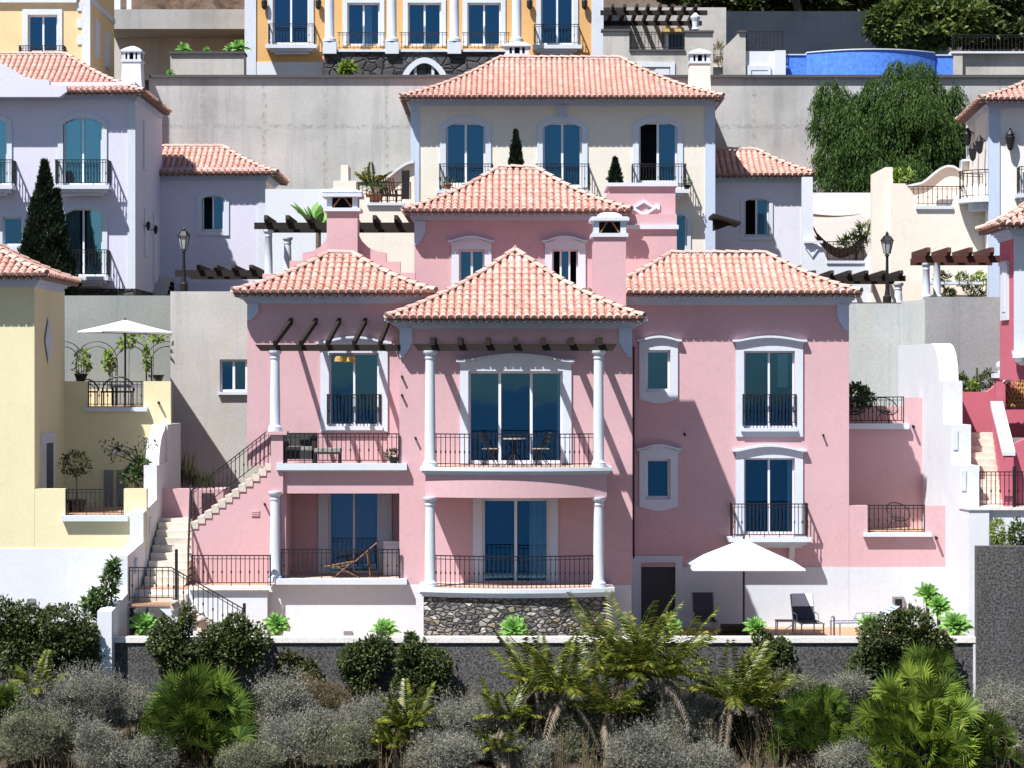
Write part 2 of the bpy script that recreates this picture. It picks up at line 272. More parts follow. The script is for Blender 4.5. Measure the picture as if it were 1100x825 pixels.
# ---------------------------------------------------------------- mesh collector
class MB:
    def __init__(s): s.v = []; s.f = []; s.m = []
    def face(s, pts, mi=0):
        i = len(s.v); s.v.extend([tuple(p) for p in pts]); s.f.append(tuple(range(i, i + len(pts)))); s.m.append(mi)
    def box(s, x0, x1, y0, y1, z0, z1, mi=0):
        if x0 > x1: x0, x1 = x1, x0
        if y0 > y1: y0, y1 = y1, y0
        if z0 > z1: z0, z1 = z1, z0
        c = [(x0,y0,z0),(x1,y0,z0),(x1,y1,z0),(x0,y1,z0),(x0,y0,z1),(x1,y0,z1),(x1,y1,z1),(x0,y1,z1)]
        for q in ((0,1,5,4),(1,2,6,5),(2,3,7,6),(3,0,4,7),(4,5,6,7),(3,2,1,0)): s.face([c[k] for k in q], mi)
    def pbox(s, x0, x1, y0, y1, Y0, d, mi=0):   # a box whose front face, at distance Y0, measures x0..x1, y0..y1 in photo pixels
        s.box(PX(x0, Y0), PX(x1, Y0), Y0, Y0 + d, PZ(y1, Y0), PZ(y0, Y0), mi)
    def prism(s, pts, y0, y1, mi=0):            # polygon of (x, z) extruded along y
        n = len(pts); a = [(p[0], y0, p[1]) for p in pts]; b = [(p[0], y1, p[1]) for p in pts]
        s.face(a, mi); s.face(b[::-1], mi)
        for i in range(n):
            j = (i + 1) % n; s.face([a[j], a[i], b[i], b[j]], mi)
    def pprism(s, pts, Y0, d, mi=0): s.prism([(PX(x, Y0), PZ(y, Y0)) for x, y in pts], Y0, Y0 + d, mi)
    def xprism(s, pts, x0, x1, mi=0):           # polygon of (y, z) extruded along x
        n = len(pts); a = [(x0, p[0], p[1]) for p in pts]; b = [(x1, p[0], p[1]) for p in pts]
        s.face(a[::-1], mi); s.face(b, mi)
        for i in range(n):
            j = (i + 1) % n; s.face([a[i], a[j], b[j], b[i]], mi)
    def zprism(s, pts, z0, z1, mi=0):           # polygon of (x, y) extruded upwards
        n = len(pts); a = [(p[0], p[1], z0) for p in pts]; b = [(p[0], p[1], z1) for p in pts]
        s.face(a[::-1], mi); s.face(b, mi)
        for i in range(n):
            j = (i + 1) % n; s.face([a[i], a[j], b[j], b[i]], mi)
    def bar(s, a, b, w, h=None, mi=0):          # square bar between two points
        a = Vector(a); b = Vector(b); h = h or w; d = (b - a)
        if d.length < 1e-6: return
        d.normalize(); up = Vector((0, 0, 1)) if abs(d.z) < 0.95 else Vector((0, 1, 0))
        sd = d.cross(up).normalized(); u2 = sd.cross(d).normalized()
        A = [a + sd * (w / 2) * i + u2 * (h / 2) * j for i, j in ((-1,-1),(1,-1),(1,1),(-1,1))]
        B = [p + (b - a) for p in A]
        for i in range(4):
            j = (i + 1) % 4; s.face([A[i], A[j], B[j], B[i]], mi)
        s.face(A[::-1], mi); s.face(B, mi)
    def tube(s, pts, r, n=6, mi=0, r1=None, cap=True):
        pts = [Vector(p) for p in pts]; rings = []
        for i, p in enumerate(pts):
            d = (pts[min(i + 1, len(pts) - 1)] - pts[max(i - 1, 0)]).normalized()
            up = Vector((0, 0, 1)) if abs(d.z) < 0.9 else Vector((1, 0, 0))
            a = d.cross(up).normalized(); b = a.cross(d)
            rr = r if r1 is None else r + (r1 - r) * i / max(1, len(pts) - 1)
            rings.append([p + (a * math.cos(2 * math.pi * k / n) + b * math.sin(2 * math.pi * k / n)) * rr for k in range(n)])
        for i in range(len(rings) - 1):
            for k in range(n):
                l = (k + 1) % n; s.face([rings[i][k], rings[i][l], rings[i + 1][l], rings[i + 1][k]], mi)
        if cap: s.face(rings[0][::-1], mi); s.face(rings[-1], mi)
    def lathe(s, prof, c, n=16, mi=0):          # profile of (r, z) round a vertical axis at c
        cx, cy, cz = c; R_ = []
        for r, z in prof: R_.append([(cx + r * math.cos(2 * math.pi * k / n), cy + r * math.sin(2 * math.pi * k / n), cz + z) for k in range(n)])
        for i in range(len(R_) - 1):
            for k in range(n):
                l = (k + 1) % n; s.face([R_[i][k], R_[i][l], R_[i + 1][l], R_[i + 1][k]], mi)
        s.face(R_[0][::-1], mi); s.face(R_[-1], mi)
    def ring(s, outer, inner, y0, y1, closed=True, mi=0):   # band between two (x, z) outlines, extruded along y
        n = len(outer)
        for i in range(n if closed else n - 1):
            j = (i + 1) % n; o0, o1, i0, i1 = outer[i], outer[j], inner[i], inner[j]
            f = lambda p, y: (p[0], y, p[1])
            s.face([f(o0,y0), f(o1,y0), f(i1,y0), f(i0,y0)], mi)
            s.face([f(o0,y0), f(o0,y1), f(o1,y1), f(o1,y0)], mi)
            s.face([f(i0,y0), f(i1,y0), f(i1,y1), f(i0,y1)], mi)
        if not closed:
            for k in (0, n - 1):
                o, i_ = outer[k], inner[k]; s.face([(o[0],y0,o[1]), (i_[0],y0,i_[1]), (i_[0],y1,i_[1]), (o[0],y1,o[1])], mi)
    def grid(s, fn, nu, nv, mi=0):
        p = [[fn(i / nu, j / nv) for j in range(nv + 1)] for i in range(nu + 1)]
        for i in range(nu):
            for j in range(nv): s.face([p[i][j], p[i + 1][j], p[i + 1][j + 1], p[i][j + 1]], mi)
    def build(s, name, mats, parent=None, smooth=False, weld=True, local=False):
        me = bpy.data.meshes.new(name); me.from_pydata(s.v, [], s.f)
        if isinstance(mats, str): mats = [mats]
        for m in mats: me.materials.append(MATS[m])
        if len(mats) > 1: me.polygons.foreach_set('material_index', s.m)
        if weld:
            bm = bmesh.new(); bm.from_mesh(me); bmesh.ops.remove_doubles(bm, verts=bm.verts, dist=2e-4)
            bmesh.ops.recalc_face_normals(bm, faces=bm.faces); bm.to_mesh(me); bm.free()
        if smooth:
            me.polygons.foreach_set('use_smooth', [True] * len(me.polygons))
            if smooth != 'full': me.set_sharp_from_angle(angle=math.radians(40))
        me.update()
        o = bpy.data.objects.new(name, me); COL.objects.link(o)
        if parent is not None:
            o.parent = parent
            if parent.type == 'EMPTY' and not local: o.matrix_parent_inverse = Matrix.Translation(-parent.location)
        return o
def npmesh(name, verts, faces4, mats, parent=None, local=False):
    me = bpy.data.meshes.new(name); nv = len(verts); nf = len(faces4)
    me.vertices.add(nv); me.vertices.foreach_set('co', np.asarray(verts, np.float32).ravel())
    me.loops.add(nf * 4); me.loops.foreach_set('vertex_index', np.asarray(faces4, np.int32).ravel())
    me.polygons.add(nf); me.polygons.foreach_set('loop_start', np.arange(0, nf * 4, 4, dtype=np.int32))
    me.polygons.foreach_set('loop_total', np.full(nf, 4, np.int32))
    if isinstance(mats, str): mats = [mats]
    for m in mats: me.materials.append(MATS[m])
    me.update(calc_edges=True); me.validate()
    o = bpy.data.objects.new(name, me); COL.objects.link(o)
    if parent is not None:
        o.parent = parent
        if parent.type == 'EMPTY' and not local: o.matrix_parent_inverse = Matrix.Translation(-parent.location)
    return o
def tag(o, label=None, cat=None, group=None, kind=None):
    if label: o['label'] = label
    if cat: o['category'] = cat
    if group: o['group'] = group
    if kind: o['kind'] = kind
    return o
def thing(name, label, cat, loc, group=None, rz=0):
    o = bpy.data.objects.new(name, None); COL.objects.link(o); o.location = loc; o.rotation_euler = (0, 0, rz)
    o.empty_display_size = 0.3
    return tag(o, label, cat, group)
def dup(root, loc, rz=None, label=None, group=None, sc=None):
    r = root.copy(); COL.objects.link(r); r.location = loc
    if rz is not None: r.rotation_euler = (0, 0, rz)
    if sc: r.scale = (sc, sc, sc)
    if label: r['label'] = label
    if group: r['group'] = group
    for ch in list(root.children):
        c = ch.copy(); COL.objects.link(c); c.parent = r
        for g in ch.children:
            d = g.copy(); COL.objects.link(d); d.parent = c
    return r
def structure(o): return tag(o, kind='structure')

# ---------------------------------------------------------------- building pieces
def archpts(x0, x1, yb, ys, yc, n=14):
    pts = [(x0, yb)]
    for i in range(n + 1):
        t = i / n; pts.append((x0 + (x1 - x0) * t, ys - (ys - yc) * (1 - (2 * t - 1) ** 2)))
    return pts + [(x1, yb)]
def wp(pts, Y): return [(PX(x, Y), PZ(y, Y)) for x, y in pts]
def railing(a, b, h, parent, sp=0.125, posts=True, name='railing', mat='iron', knobs=True, curve=None, mb=None, bw=0.02):
    """balusters between two floor points (or along a polyline)"""
    own = mb is None; mb = mb or MB()
    pts = [Vector(p) for p in (curve or (a, b))]
    up = Vector((0, 0, h))
    for p, q in zip(pts[:-1], pts[1:]):
        mb.bar(p + up, q + up, 0.04, 0.028); mb.bar(p + Vector((0, 0, h - 0.09)), q + Vector((0, 0, h - 0.09)), 0.018)
        mb.bar(p + Vector((0, 0, 0.09)), q + Vector((0, 0, 0.09)), 0.022)
        n = max(1, round((q - p).length / sp))
        for i in range(n):
            c = p.lerp(q, (i + 0.5) / n); mb.bar(c + Vector((0, 0, 0.09 if i % 4 else 0)), c + up, bw)
            if knobs and i % 2 == 0: mb.bar(c + Vector((0, 0, h * 0.42)), c + Vector((0, 0, h * 0.5)), 0.04)
    if posts:
        for p in (pts[0], pts[-1]): mb.bar(p, p + Vector((0, 0, h + 0.02)), 0.035)
    return mb.build(name, mat, parent) if own else None
def facade(parent, mat, Y, x0, x1, y0, y1, depth, holes=(), name='wall', rev=0.22):
    """box of a wall block whose front, measured in photo pixels, has real openings"""
    mb = MB(); X0, X1, Z0, Z1 = PX(x0, Y), PX(x1, Y), PZ(y1, Y), PZ(y0, Y)
    H = [(PX(a, Y), PX(b, Y), PZ(d, Y), PZ(c, Y)) for a, b, c, d in holes]
    xs = sorted({X0, X1, *[h[0] for h in H], *[h[1] for h in H]}); zs = sorted({Z0, Z1, *[h[2] for h in H], *[h[3] for h in H]})
    xs = [x for x in xs if X0 - 1e-6 <= x <= X1 + 1e-6]; zs = [z for z in zs if Z0 - 1e-6 <= z <= Z1 + 1e-6]
    for i in range(len(xs) - 1):
        for j in range(len(zs) - 1):
            cx, cz = (xs[i] + xs[i + 1]) / 2, (zs[j] + zs[j + 1]) / 2
            if any(h[0] < cx < h[1] and h[2] < cz < h[3] for h in H): continue
            mb.face([(xs[i], Y, zs[j]), (xs[i + 1], Y, zs[j]), (xs[i + 1], Y, zs[j + 1]), (xs[i], Y, zs[j + 1])])
    for a, b, c, d in H:
        y2 = Y + rev
        mb.face([(a,Y,c),(a,y2,c),(a,y2,d),(a,Y,d)]); mb.face([(b,Y,c),(b,Y,d),(b,y2,d),(b,y2,c)])
        mb.face([(a,Y,d),(a,y2,d),(b,y2,d),(b,Y,d)]); mb.face([(a,Y,c),(b,Y,c),(b,y2,c),(a,y2,c)])
    Yb = Y + depth
    mb.face([(X0,Y,Z0),(X0,Y,Z1),(X0,Yb,Z1),(X0,Yb,Z0)]); mb.face([(X1,Y,Z0),(X1,Yb,Z0),(X1,Yb,Z1),(X1,Y,Z1)])
    mb.face([(X0,Y,Z1),(X1,Y,Z1),(X1,Yb,Z1),(X0,Yb,Z1)]); mb.face([(X0,Yb,Z0),(X0,Yb,Z1),(X1,Yb,Z1),(X1,Yb,Z0)])
    o = mb.build(name, mat, parent)
    return o
def window(parent, Y, x0, x1, y0, y1, leaves=2, arch=0, kind='window', sur=None, sill=None, hood=None, bulge=0, curtain=None,
           rail=None, frame='white_frame', trim='trim', glass='glass', rec=0.14, open_leaf=None, fw=2.0, transom=None, label=None, blind=None, surback=0.0, back='room'):
    """a window or glazed door in an opening x0..x1, y0..y1 (photo pixels); sur = margins left, right, top, bottom of its painted surround"""
    Yp = Y + rec; k = Y / F
    X0, X1, Z0, Z1 = PX(x0, Y), PX(x1, Y), PZ(y1, Y), PZ(y0, Y)
    t = fw * k; mb = MB()
    mb.box(X0, X0 + t, Yp - 0.03, Yp + 0.03, Z0, Z1); mb.box(X1 - t, X1, Yp - 0.03, Yp + 0.03, Z0, Z1)
    mb.box(X0 + t, X1 - t, Yp - 0.03, Yp + 0.03, Z1 - t, Z1); mb.box(X0 + t, X1 - t, Yp - 0.03, Yp + 0.03, Z0, Z0 + t * 1.3)
    for i in range(1, leaves):
        xm = X0 + (X1 - X0) * i / leaves; mb.box(xm - t * 0.55, xm + t * 0.55, Yp - 0.035, Yp + 0.035, Z0 + t, Z1 - t)
    if transom:
        zt = PZ(transom, Y); mb.box(X0 + t, X1 - t, Yp - 0.03, Yp + 0.03, zt - t / 2, zt + t / 2)
    w = mb.build(kind, frame, parent)
    if label: w['label'] = label
    gm = MB()
    for i in range(leaves):
        a = X0 + (X1 - X0) * i / leaves + t * 0.6; b = X0 + (X1 - X0) * (i + 1) / leaves - t * 0.6
        if open_leaf == i or (isinstance(open_leaf, tuple) and i in open_leaf): continue
        u_, v_ = rnd.uniform(-.006, .006), rnd.uniform(-.008, .008)      # no two leaves hang quite true
        gm.face([(a, Yp - u_, Z0 + t), (b, Yp + u_, Z0 + t), (b, Yp + u_ + v_, Z1 - t), (a, Yp - u_ + v_, Z1 - t)], 0)
    gm.build('pane', glass, w, weld=False)
    rm = MB(); yb = Yp + 0.55   # shallow box behind the glass, coloured dark to stand for an unlit room
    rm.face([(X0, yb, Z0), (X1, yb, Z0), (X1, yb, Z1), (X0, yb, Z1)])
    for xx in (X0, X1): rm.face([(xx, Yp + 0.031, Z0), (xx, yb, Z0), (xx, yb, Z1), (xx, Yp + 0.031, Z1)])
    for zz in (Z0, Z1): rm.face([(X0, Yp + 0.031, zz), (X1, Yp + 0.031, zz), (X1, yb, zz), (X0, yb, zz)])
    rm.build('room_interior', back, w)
    if curtain:
        for s0, s1 in curtain:     # spans as fractions of the opening
            a, b = X0 + (X1 - X0) * s0, X0 + (X1 - X0) * s1; cm = MB(); n = max(6, int((b - a) / 0.035)); ph = rnd.random() * 6
            cm.grid(lambda u, v: (a + (b - a) * u, Yp + 0.10 + 0.035 * math.sin(u * (b - a) * 42 + ph + 0.3 * math.sin(v * 4)), Z0 + 0.03 + (Z1 - Z0 - 0.05) * v), n * 2, 2)
            cm.build('curtain', 'curtain', w, smooth='full')
    if blind:
        bm_ = MB(); a0, a1, b0, b1 = blind; bm_.box(PX(a0, Y), PX(a1, Y), Yp + 0.05, Yp + 0.07, PZ(b1, Y), PZ(b0, Y)); bm_.build('blind', 'blind', w)
    if sur:
        l, r, tp, bt = sur; sm = MB()
        if arch:
            outer = archpts(x0 - l, x1 + r, y1 + bt, y0 + arch - tp * 0.4, y0 - tp); inner = archpts(x0, x1, y1, y0 + arch, y0)
        elif bulge:
            n = 14; xa, xb = x0 - l, x1 + r
            outer = [(xa, y1 + bt)] + [(xa + (xb - xa) * i / n, y0 - tp - bulge * math.sin(math.pi * i / n) ** 1.5) for i in range(n + 1)] + [(xb, y1 + bt)]
            inner = [(x0, y1)] + [(x0 + (x1 - x0) * i / n, y0) for i in range(n + 1)] + [(x1, y1)]
            lo = [(xb + (xa - xb) * i / n, y1 + bt + bulge * 1.1 * math.sin(math.pi * i / n) ** 1.5) for i in range(1, n)]; li = [(x1 + (x0 - x1) * i / n, y1) for i in range(1, n)]
            outer += lo; inner += li
        else:
            outer = [(x0 - l, y1 + bt), (x0 - l, y0 - tp), (x1 + r, y0 - tp), (x1 + r, y1 + bt)]; inner = [(x0, y1), (x0, y0), (x1, y0), (x1, y1)]
        sm.ring(wp(outer, Y), wp(inner, Y), Y - 0.06, Y + (rec - 0.02 if arch else 0.0), closed=bt > 0)
        sm.build('surround', trim, w, smooth=True)
    if hood:   # moulded cap over the surround, straight ends with a curved rise
        hx0, hx1, ye, yc, th = hood; n = 18; hm = MB()
        top = []; e = 0.085
        for i in range(n + 1):
            u = i / n; v = 0 if u < e or u > 1 - e else math.sin(math.pi * (u - e) / (1 - 2 * e)) ** 1.0
            top.append((hx0 + (hx1 - hx0) * u, ye - (ye - yc) * v))
        bot = [(x, y + th) for x, y in top]
        hm.ring(wp(top, Y), wp(bot, Y), Y - 0.17, Y + 0.05, closed=False)
        bot2 = [(hx0 + 3 + (x - hx0) * (hx1 - hx0 - 6) / (hx1 - hx0), y + th * 1.9) for x, y in top]
        hm.ring(wp([(hx0 + 3 + (x - hx0) * (hx1 - hx0 - 6) / (hx1 - hx0), y) for x, y in bot], Y), wp(bot2, Y), Y - 0.115, Y + 0.05, closed=False)
        yl = max(y for x, y in bot2); hm.pprism([(x, y - .3) for x, y in bot2] + [(bot2[-1][0], yl + .4), (bot2[0][0], yl + .4)], Y - .062, .06)
        hm.build('hood', trim, w, smooth=True)
    if sill:
        sx0, sx1, sy0, sy1, pr = sill; q = MB(); q.pbox(sx0, sx1, sy0, sy1, Y - pr, pr); q.build('sill', trim, w)
    if rail:
        rx0, rx1, ry0, ry1 = rail
        railing((PX(rx0, Y), Y - 0.075, PZ(ry1, Y)), (PX(rx1, Y), Y - 0.075, PZ(ry1, Y)), (ry1 - ry0) * k, w, sp=0.1, posts=True)
    return w
def juliet(parent, Y, x0, x1, ytop, ybot, slab, pr=0.62, sp=0.11, name='balcony', bracket=None, trim='trim', pot=None):
    """small balcony: moulded slab (px x0,x1,y0,y1 at the wall front) with an iron railing round three sides"""
    sx0, sx1, sy0, sy1 = slab; Yf = Y - pr; k = Yf / F; mb = MB()
    h = (sy1 - sy0)
    for a, b, c, d in ((0, 0.42, 0, 0), (0.42, 0.72, 5, 0.1), (0.72, 1.0, 9, 0.22)):
        mb.box(PX(sx0 + c, Yf), PX(sx1 - c, Yf), Yf + d, Y + 0.05, PZ(sy0 + h * b, Yf), PZ(sy0 + h * a, Yf))
    o = mb.build(name, trim, parent)
    zf = PZ(sy0, Yf); e = 0.05
    A, B = (PX(x0, Yf), Yf + e, zf), (PX(x1, Yf), Yf + e, zf)
    railing(None, None, (ybot - ytop) * k, o, sp=sp, curve=[(A[0], Y, zf), A, B, (B[0], Y, zf)])
    if bracket:
        b = MB()
        for bx in bracket: b.xprism([(Y, zf - h * k), (Yf + 0.3, zf - h * k), (Y, zf - h * k - 0.45)], PX(bx, Y) - 0.08, PX(bx, Y) + 0.08)
        b.build('bracket', trim, o)
    return o
def column(parent, x, y0, y1, Y, r, mat='trim', name='column'):
    c = P(x, y1, Y); h = (y1 - y0) / F * Y
    pr = [(r * 1.42, 0), (r * 1.42, 0.07), (r * 1.3, 0.075), (r * 1.35, 0.12), (r * 1.12, 0.15), (r * 1.05, 0.19), (r, 0.22), (r * 1.0, h * 0.35), (r * 0.86, h - 0.24),
          (r * 0.98, h - 0.22), (r * 0.98, h - 0.18), (r * 0.88, h - 0.17), (r * 0.9, h - 0.12), (r * 1.25, h - 0.07), (r * 1.3, h - 0.06), (r * 1.3, h)]
    m = MB(); m.lathe(pr, c, 18); return m.build(name, mat, parent, smooth=True)
def hip_roof(parent, X0, X1, Yf, Yb, Ze, rise, sp=0.205, cs=0.31, b=0.4, faces='flr', tmat='tile', name='roof', cap='ridge', jit=0.006, eave=True, clip=None):
    run = min((Yb - Yf) / 2, (X1 - X0) / 2)
    def h(t): q = t / run; return rise * ((1 - b) * q + b * q * q)
    def dh(t): q = t / run; return rise / run * ((1 - b) + 2 * b * q)
    base = MB(); n = 8
    rg = []
    for i in range(n + 1):
        t = run * i / n; z = Ze + h(t); rg.append([(X0 + t, Yf + t, z), (X1 - t, Yf + t, z), (X1 - t, Yb - t, z), (X0 + t, Yb - t, z)])
    for i in range(n):
        for k in range(4):
            l = (k + 1) % 4; base.face([rg[i][k], rg[i][l], rg[i + 1][l], rg[i + 1][k]])
    base.face([(X0, Yf, Ze - 0.03), (X1, Yf, Ze - 0.03), (X1, Yb, Ze - 0.03), (X0, Yb, Ze - 0.03)])
    for k in range(4):
        l = (k + 1) % 4; p, q = rg[0][k], rg[0][l]; base.face([(p[0], p[1], p[2] - 0.03), (q[0], q[1], q[2] - 0.03), q, p])
    ro = base.build(name, 'tile_gap', parent)
    tm = MB(); em = MB(); seg = 5
    angs = [math.pi * k / seg for k in range(seg + 1)]
    def tile(mb, o, al, sd, nm, ln, r0, r1, l0, l1, endcap, mi=0):
        A = [o + sd * (r0 * math.cos(a)) + nm * (l0 + r0 * 0.92 * math.sin(a)) for a in angs]
        e = o + al * ln; B = [e + sd * (r1 * math.cos(a)) + nm * (l1 + r1 * 0.92 * math.sin(a)) for a in angs]
        base_i = len(mb.v); mb.v.extend([tuple(p) for p in A + B]); s1 = seg + 1
        for k in range(seg):
            mb.f.append((base_i + k, base_i + k + 1, base_i + s1 + k + 1, base_i + s1 + k)); mb.m.append(mi)
        if endcap: mb.f.append(tuple(base_i + k for k in range(s1))); mb.m.append(1)
    for fc in faces:
        lo, hi = (X0, X1) if fc in 'fb' else (Yf, Yb)
        nc = max(2, round((hi - lo) / sp)); w = (hi - lo) / nc
        for c in range(nc):
            u = lo + w * (c + 0.5); tmax = min(u - lo, hi - u, run)
            t = -0.05; k = 0
            while t < tmax - 0.04:
                tc = max(t, 0); sl = math.atan(dh(min(tc + 0.15, run)))
                z = Ze + (h(tc) if t >= 0 else t * dh(0))
                if fc == 'f': o = Vector((u, Yf + t, z)); al = Vector((0, math.cos(sl), math.sin(sl))); sd = Vector((1, 0, 0)); nm = Vector((0, -math.sin(sl), math.cos(sl)))
                elif fc == 'b': o = Vector((u, Yb - t, z)); al = Vector((0, -math.cos(sl), math.sin(sl))); sd = Vector((-1, 0, 0)); nm = Vector((0, math.sin(sl), math.cos(sl)))
                elif fc == 'l': o = Vector((X0 + t, u, z)); al = Vector((math.cos(sl), 0, math.sin(sl))); sd = Vector((0, -1, 0)); nm = Vector((-math.sin(sl), 0, math.cos(sl)))
                else: o = Vector((X1 - t, u, z)); al = Vector((-math.cos(sl), 0, math.sin(sl))); sd = Vector((0, 1, 0)); nm = Vector((math.sin(sl), 0, math.cos(sl)))
                ln = cs * 1.12
                if (t + cs * math.cos(sl)) > tmax: ln = max(0.08, (tmax - t) / math.cos(sl))
                j = rnd.uniform(-jit, jit)
                tile(tm, o + sd * j, al, (sd + al * rnd.uniform(-.04, .04)), nm, ln, w * 0.45, w * 0.39, 0.016 + j, 0.006, k == 0)
                t += cs * math.cos(sl); k += 1
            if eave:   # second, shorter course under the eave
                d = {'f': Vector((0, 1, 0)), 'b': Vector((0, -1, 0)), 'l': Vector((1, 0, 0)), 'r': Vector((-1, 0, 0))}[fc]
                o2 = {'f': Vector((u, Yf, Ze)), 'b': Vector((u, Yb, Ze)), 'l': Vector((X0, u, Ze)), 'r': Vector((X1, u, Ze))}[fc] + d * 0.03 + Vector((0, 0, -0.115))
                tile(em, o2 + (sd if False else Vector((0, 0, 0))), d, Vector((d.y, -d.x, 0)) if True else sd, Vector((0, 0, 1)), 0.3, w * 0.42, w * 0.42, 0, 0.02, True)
    tm.build('roof_tiles', [tmat, 'tile_end'], ro, weld=False, smooth=True)
    if eave:
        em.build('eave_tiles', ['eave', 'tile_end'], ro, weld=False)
    cm = MB()   # hip and ridge caps bedded in mortar
    def capline(a, bfun, nseg):
        pts = [bfun(i / nseg) for i in range(nseg + 1)]
        for p, q in zip(pts[:-1], pts[1:]):
            d = (q - p); ln = d.length; d.normalize(); sd = d.cross(Vector((0, 0, 1))).normalized(); nm = sd.cross(d).normalized()
            tile(cm, p, d, sd, nm, ln * 1.06, 0.088, 0.075, 0.05, 0.025, True)
    ns = max(5, int(run * 1.45 / 0.36))
    corners = [((X0, Yf), (1, 1)), ((X1, Yf), (-1, 1)), ((X1, Yb), (-1, -1)), ((X0, Yb), (1, -1))]
    for (cx, cy), (sx, sy) in corners:
        capline(None, lambda q: Vector((cx + sx * run * q, cy + sy * run * q, Ze + h(run * q) + 0.03)), ns)
    rl = (X1 - X0) - 2 * run
    if rl > 0.2: capline(None, lambda q: Vector((X0 + run + rl * q, Yf + run, Ze + rise + 0.04)), max(1, int(rl / 0.38)))
    cm.build('ridge_tiles', [cap, 'tile_end'], ro, weld=False, smooth=True)
    return ro
def cornice(parent, X0, X1, Y0, Y1, ztop, h, proj, mat='trim_blue', n=5, name='cornice'):
    """coved moulding as stacked courses wrapping a block"""
    mb = MB()
    for i in range(n):
        a, b = i / n, (i + 1) / n; p = 0.03 + (proj - 0.03) * (1 - math.cos(b * math.pi / 2)) if i < n - 1 else proj
        mb.box(X0 - p, X1 + p, Y0 - p, Y1 + p, ztop - h + h * a, ztop - h + h * b)
    return mb.build(name, mat, parent)
def corbel(parent, x0, x1, y0, y1, Y, flip=False, mat='trim_blue', name='corbel'):
    """stepped scroll bracket under the corner of a cornice"""
    prof = [(0, 0), (1, 0), (1, 0.5), (0.86, 0.56), (0.86, 0.64), (0.72, 0.7), (0.62, 0.8), (0.5, 0.84), (0.3, 1.0), (0.0, 1.0)]
    if flip: prof = [(1 - a, b) for a, b in prof]
    m = MB(); m.pprism([(x0 + (x1 - x0) * a, y0 + (y1 - y0) * b) for a, b in prof], Y - 0.07, 0.07); return m.build(name, mat, parent)
def chimney(parent, x0, x1, ytop, ybot, Y, d, mat, cap='trim', taper=0.0, style='dome', name='chimney', capw=3, caph=20):
    """rendered shaft with a vented head; ytop is the underside of the head"""
    k = Y / F; X0, X1, Zb, Zt = PX(x0, Y), PX(x1, Y), PZ(ybot, Y), PZ(ytop, Y); m = MB(); tp = taper * k
    a = [(X0, Y, Zb), (X1, Y, Zb), (X1, Y + d, Zb), (X0, Y + d, Zb)]; b = [(X0 + tp, Y + tp, Zt), (X1 - tp, Y + tp, Zt), (X1 - tp, Y + d - tp, Zt), (X0 + tp, Y + d - tp, Zt)]
    for i in range(4):
        j = (i + 1) % 4; m.face([a[i], a[j], b[j], b[i]])
    m.face(b); o = m.build(name, mat, parent)
    c = MB(); e = capw * k; H = caph * k; x0_, x1_, y0_, y1_ = X0 + tp, X1 - tp, Y + tp, Y + d - tp
    c.box(x0_ - e * .7, x1_ + e * .7, y0_ - e * .7, y1_ + e * .7, Zt, Zt + H * 0.14)
    w = (x1_ - x0_) * 0.17; z0, z1 = Zt + H * 0.14, Zt + H * 0.6
    for xx in (x0_, x1_ - w):
        for yy in (y0_, y1_ - w): c.box(xx, xx + w, yy, yy + w, z0, z1)
    if style == 'vents':
        for i in (1, 2): xm = x0_ + (x1_ - x0_) * i / 3; c.box(xm - w * .3, xm + w * .3, y0_, y0_ + w, z0, z1)
    c.box(x0_ - e, x1_ + e, y0_ - e, y1_ + e, z1, z1 + H * 0.12)
    xm, ym = (x0_ + x1_) / 2, (y0_ + y1_) / 2; zz = z1 + H * 0.12
    prof = [(1.0, 0), (1.0, 0.03), (0.72, 0.04), (0.66, 0.12), (0.45, 0.20), (0.2, 0.24), (0.04, 0.25)] if style == 'dome' else ([(1.02, 0), (0.6, 0.16), (0.3, 0.24), (0.05, 0.3)] if style == 'vents' else [(1.08, 0), (1.12, 0.08), (0.85, 0.17), (0.5, 0.25), (0.1, 0.30)])
    hx, hy = (x1_ - x0_) / 2 + e * .5, (y1_ - y0_) / 2 + e * .5; pr = None
    for s_, q in prof:
        r = [(xm - hx * s_, ym - hy * s_, zz + q * H), (xm + hx * s_, ym - hy * s_, zz + q * H), (xm + hx * s_, ym + hy * s_, zz + q * H), (xm - hx * s_, ym + hy * s_, zz + q * H)]
        if pr:
            for i in range(4):
                j = (i + 1) % 4; c.face([pr[i], pr[j], r[j], r[i]])
        pr = r
    c.face(pr); c.build('chimney_cap', cap, o)
    f = MB(); f.box(x0_ + w * .6, x1_ - w * .6, y0_ + d * 0.42, y0_ + d * 0.5, z0, z1); f.build('flue', 'soot', o)
    if style in ('dome', 'flat'):
        for s_ in (-1, 1): f = MB(); f.bar((xm + s_ * hx * .55, y0_ + 0.08, z0), (xm + s_ * hx * .1, y0_ + 0.08, z1), 0.1, 0.03); f.build('flue_tile', 'terracotta', o)
    return o
# ---------------------------------------------------------------- foliage
def leaf_quads(c, d, nrm, ln, wd, bend=0.0):
    """arrays of centres, directions, normals -> four-cornered leaves"""
    n = len(c); d = d / (np.linalg.norm(d, axis=1, keepdims=True) + 1e-9)
    s = np.cross(d, nrm); s /= (np.linalg.norm(s, axis=1, keepdims=True) + 1e-9)
    ln = np.broadcast_to(ln, (n,))[:, None]; wd = np.broadcast_to(wd, (n,))[:, None]
    v = np.empty((n, 4, 3)); up = np.cross(s, d)
    v[:, 0] = c; v[:, 1] = c + d * ln * 0.45 + s * wd * 0.5; v[:, 2] = c + d * ln - up * ln * bend; v[:, 3] = c + d * ln * 0.45 - s * wd * 0.5
    return v.reshape(-1, 3), np.arange(n * 4).reshape(n, 4)
def rdir(n):
    v = NR.normal(size=(n, 3)); return v / np.linalg.norm(v, axis=1, keepdims=True)
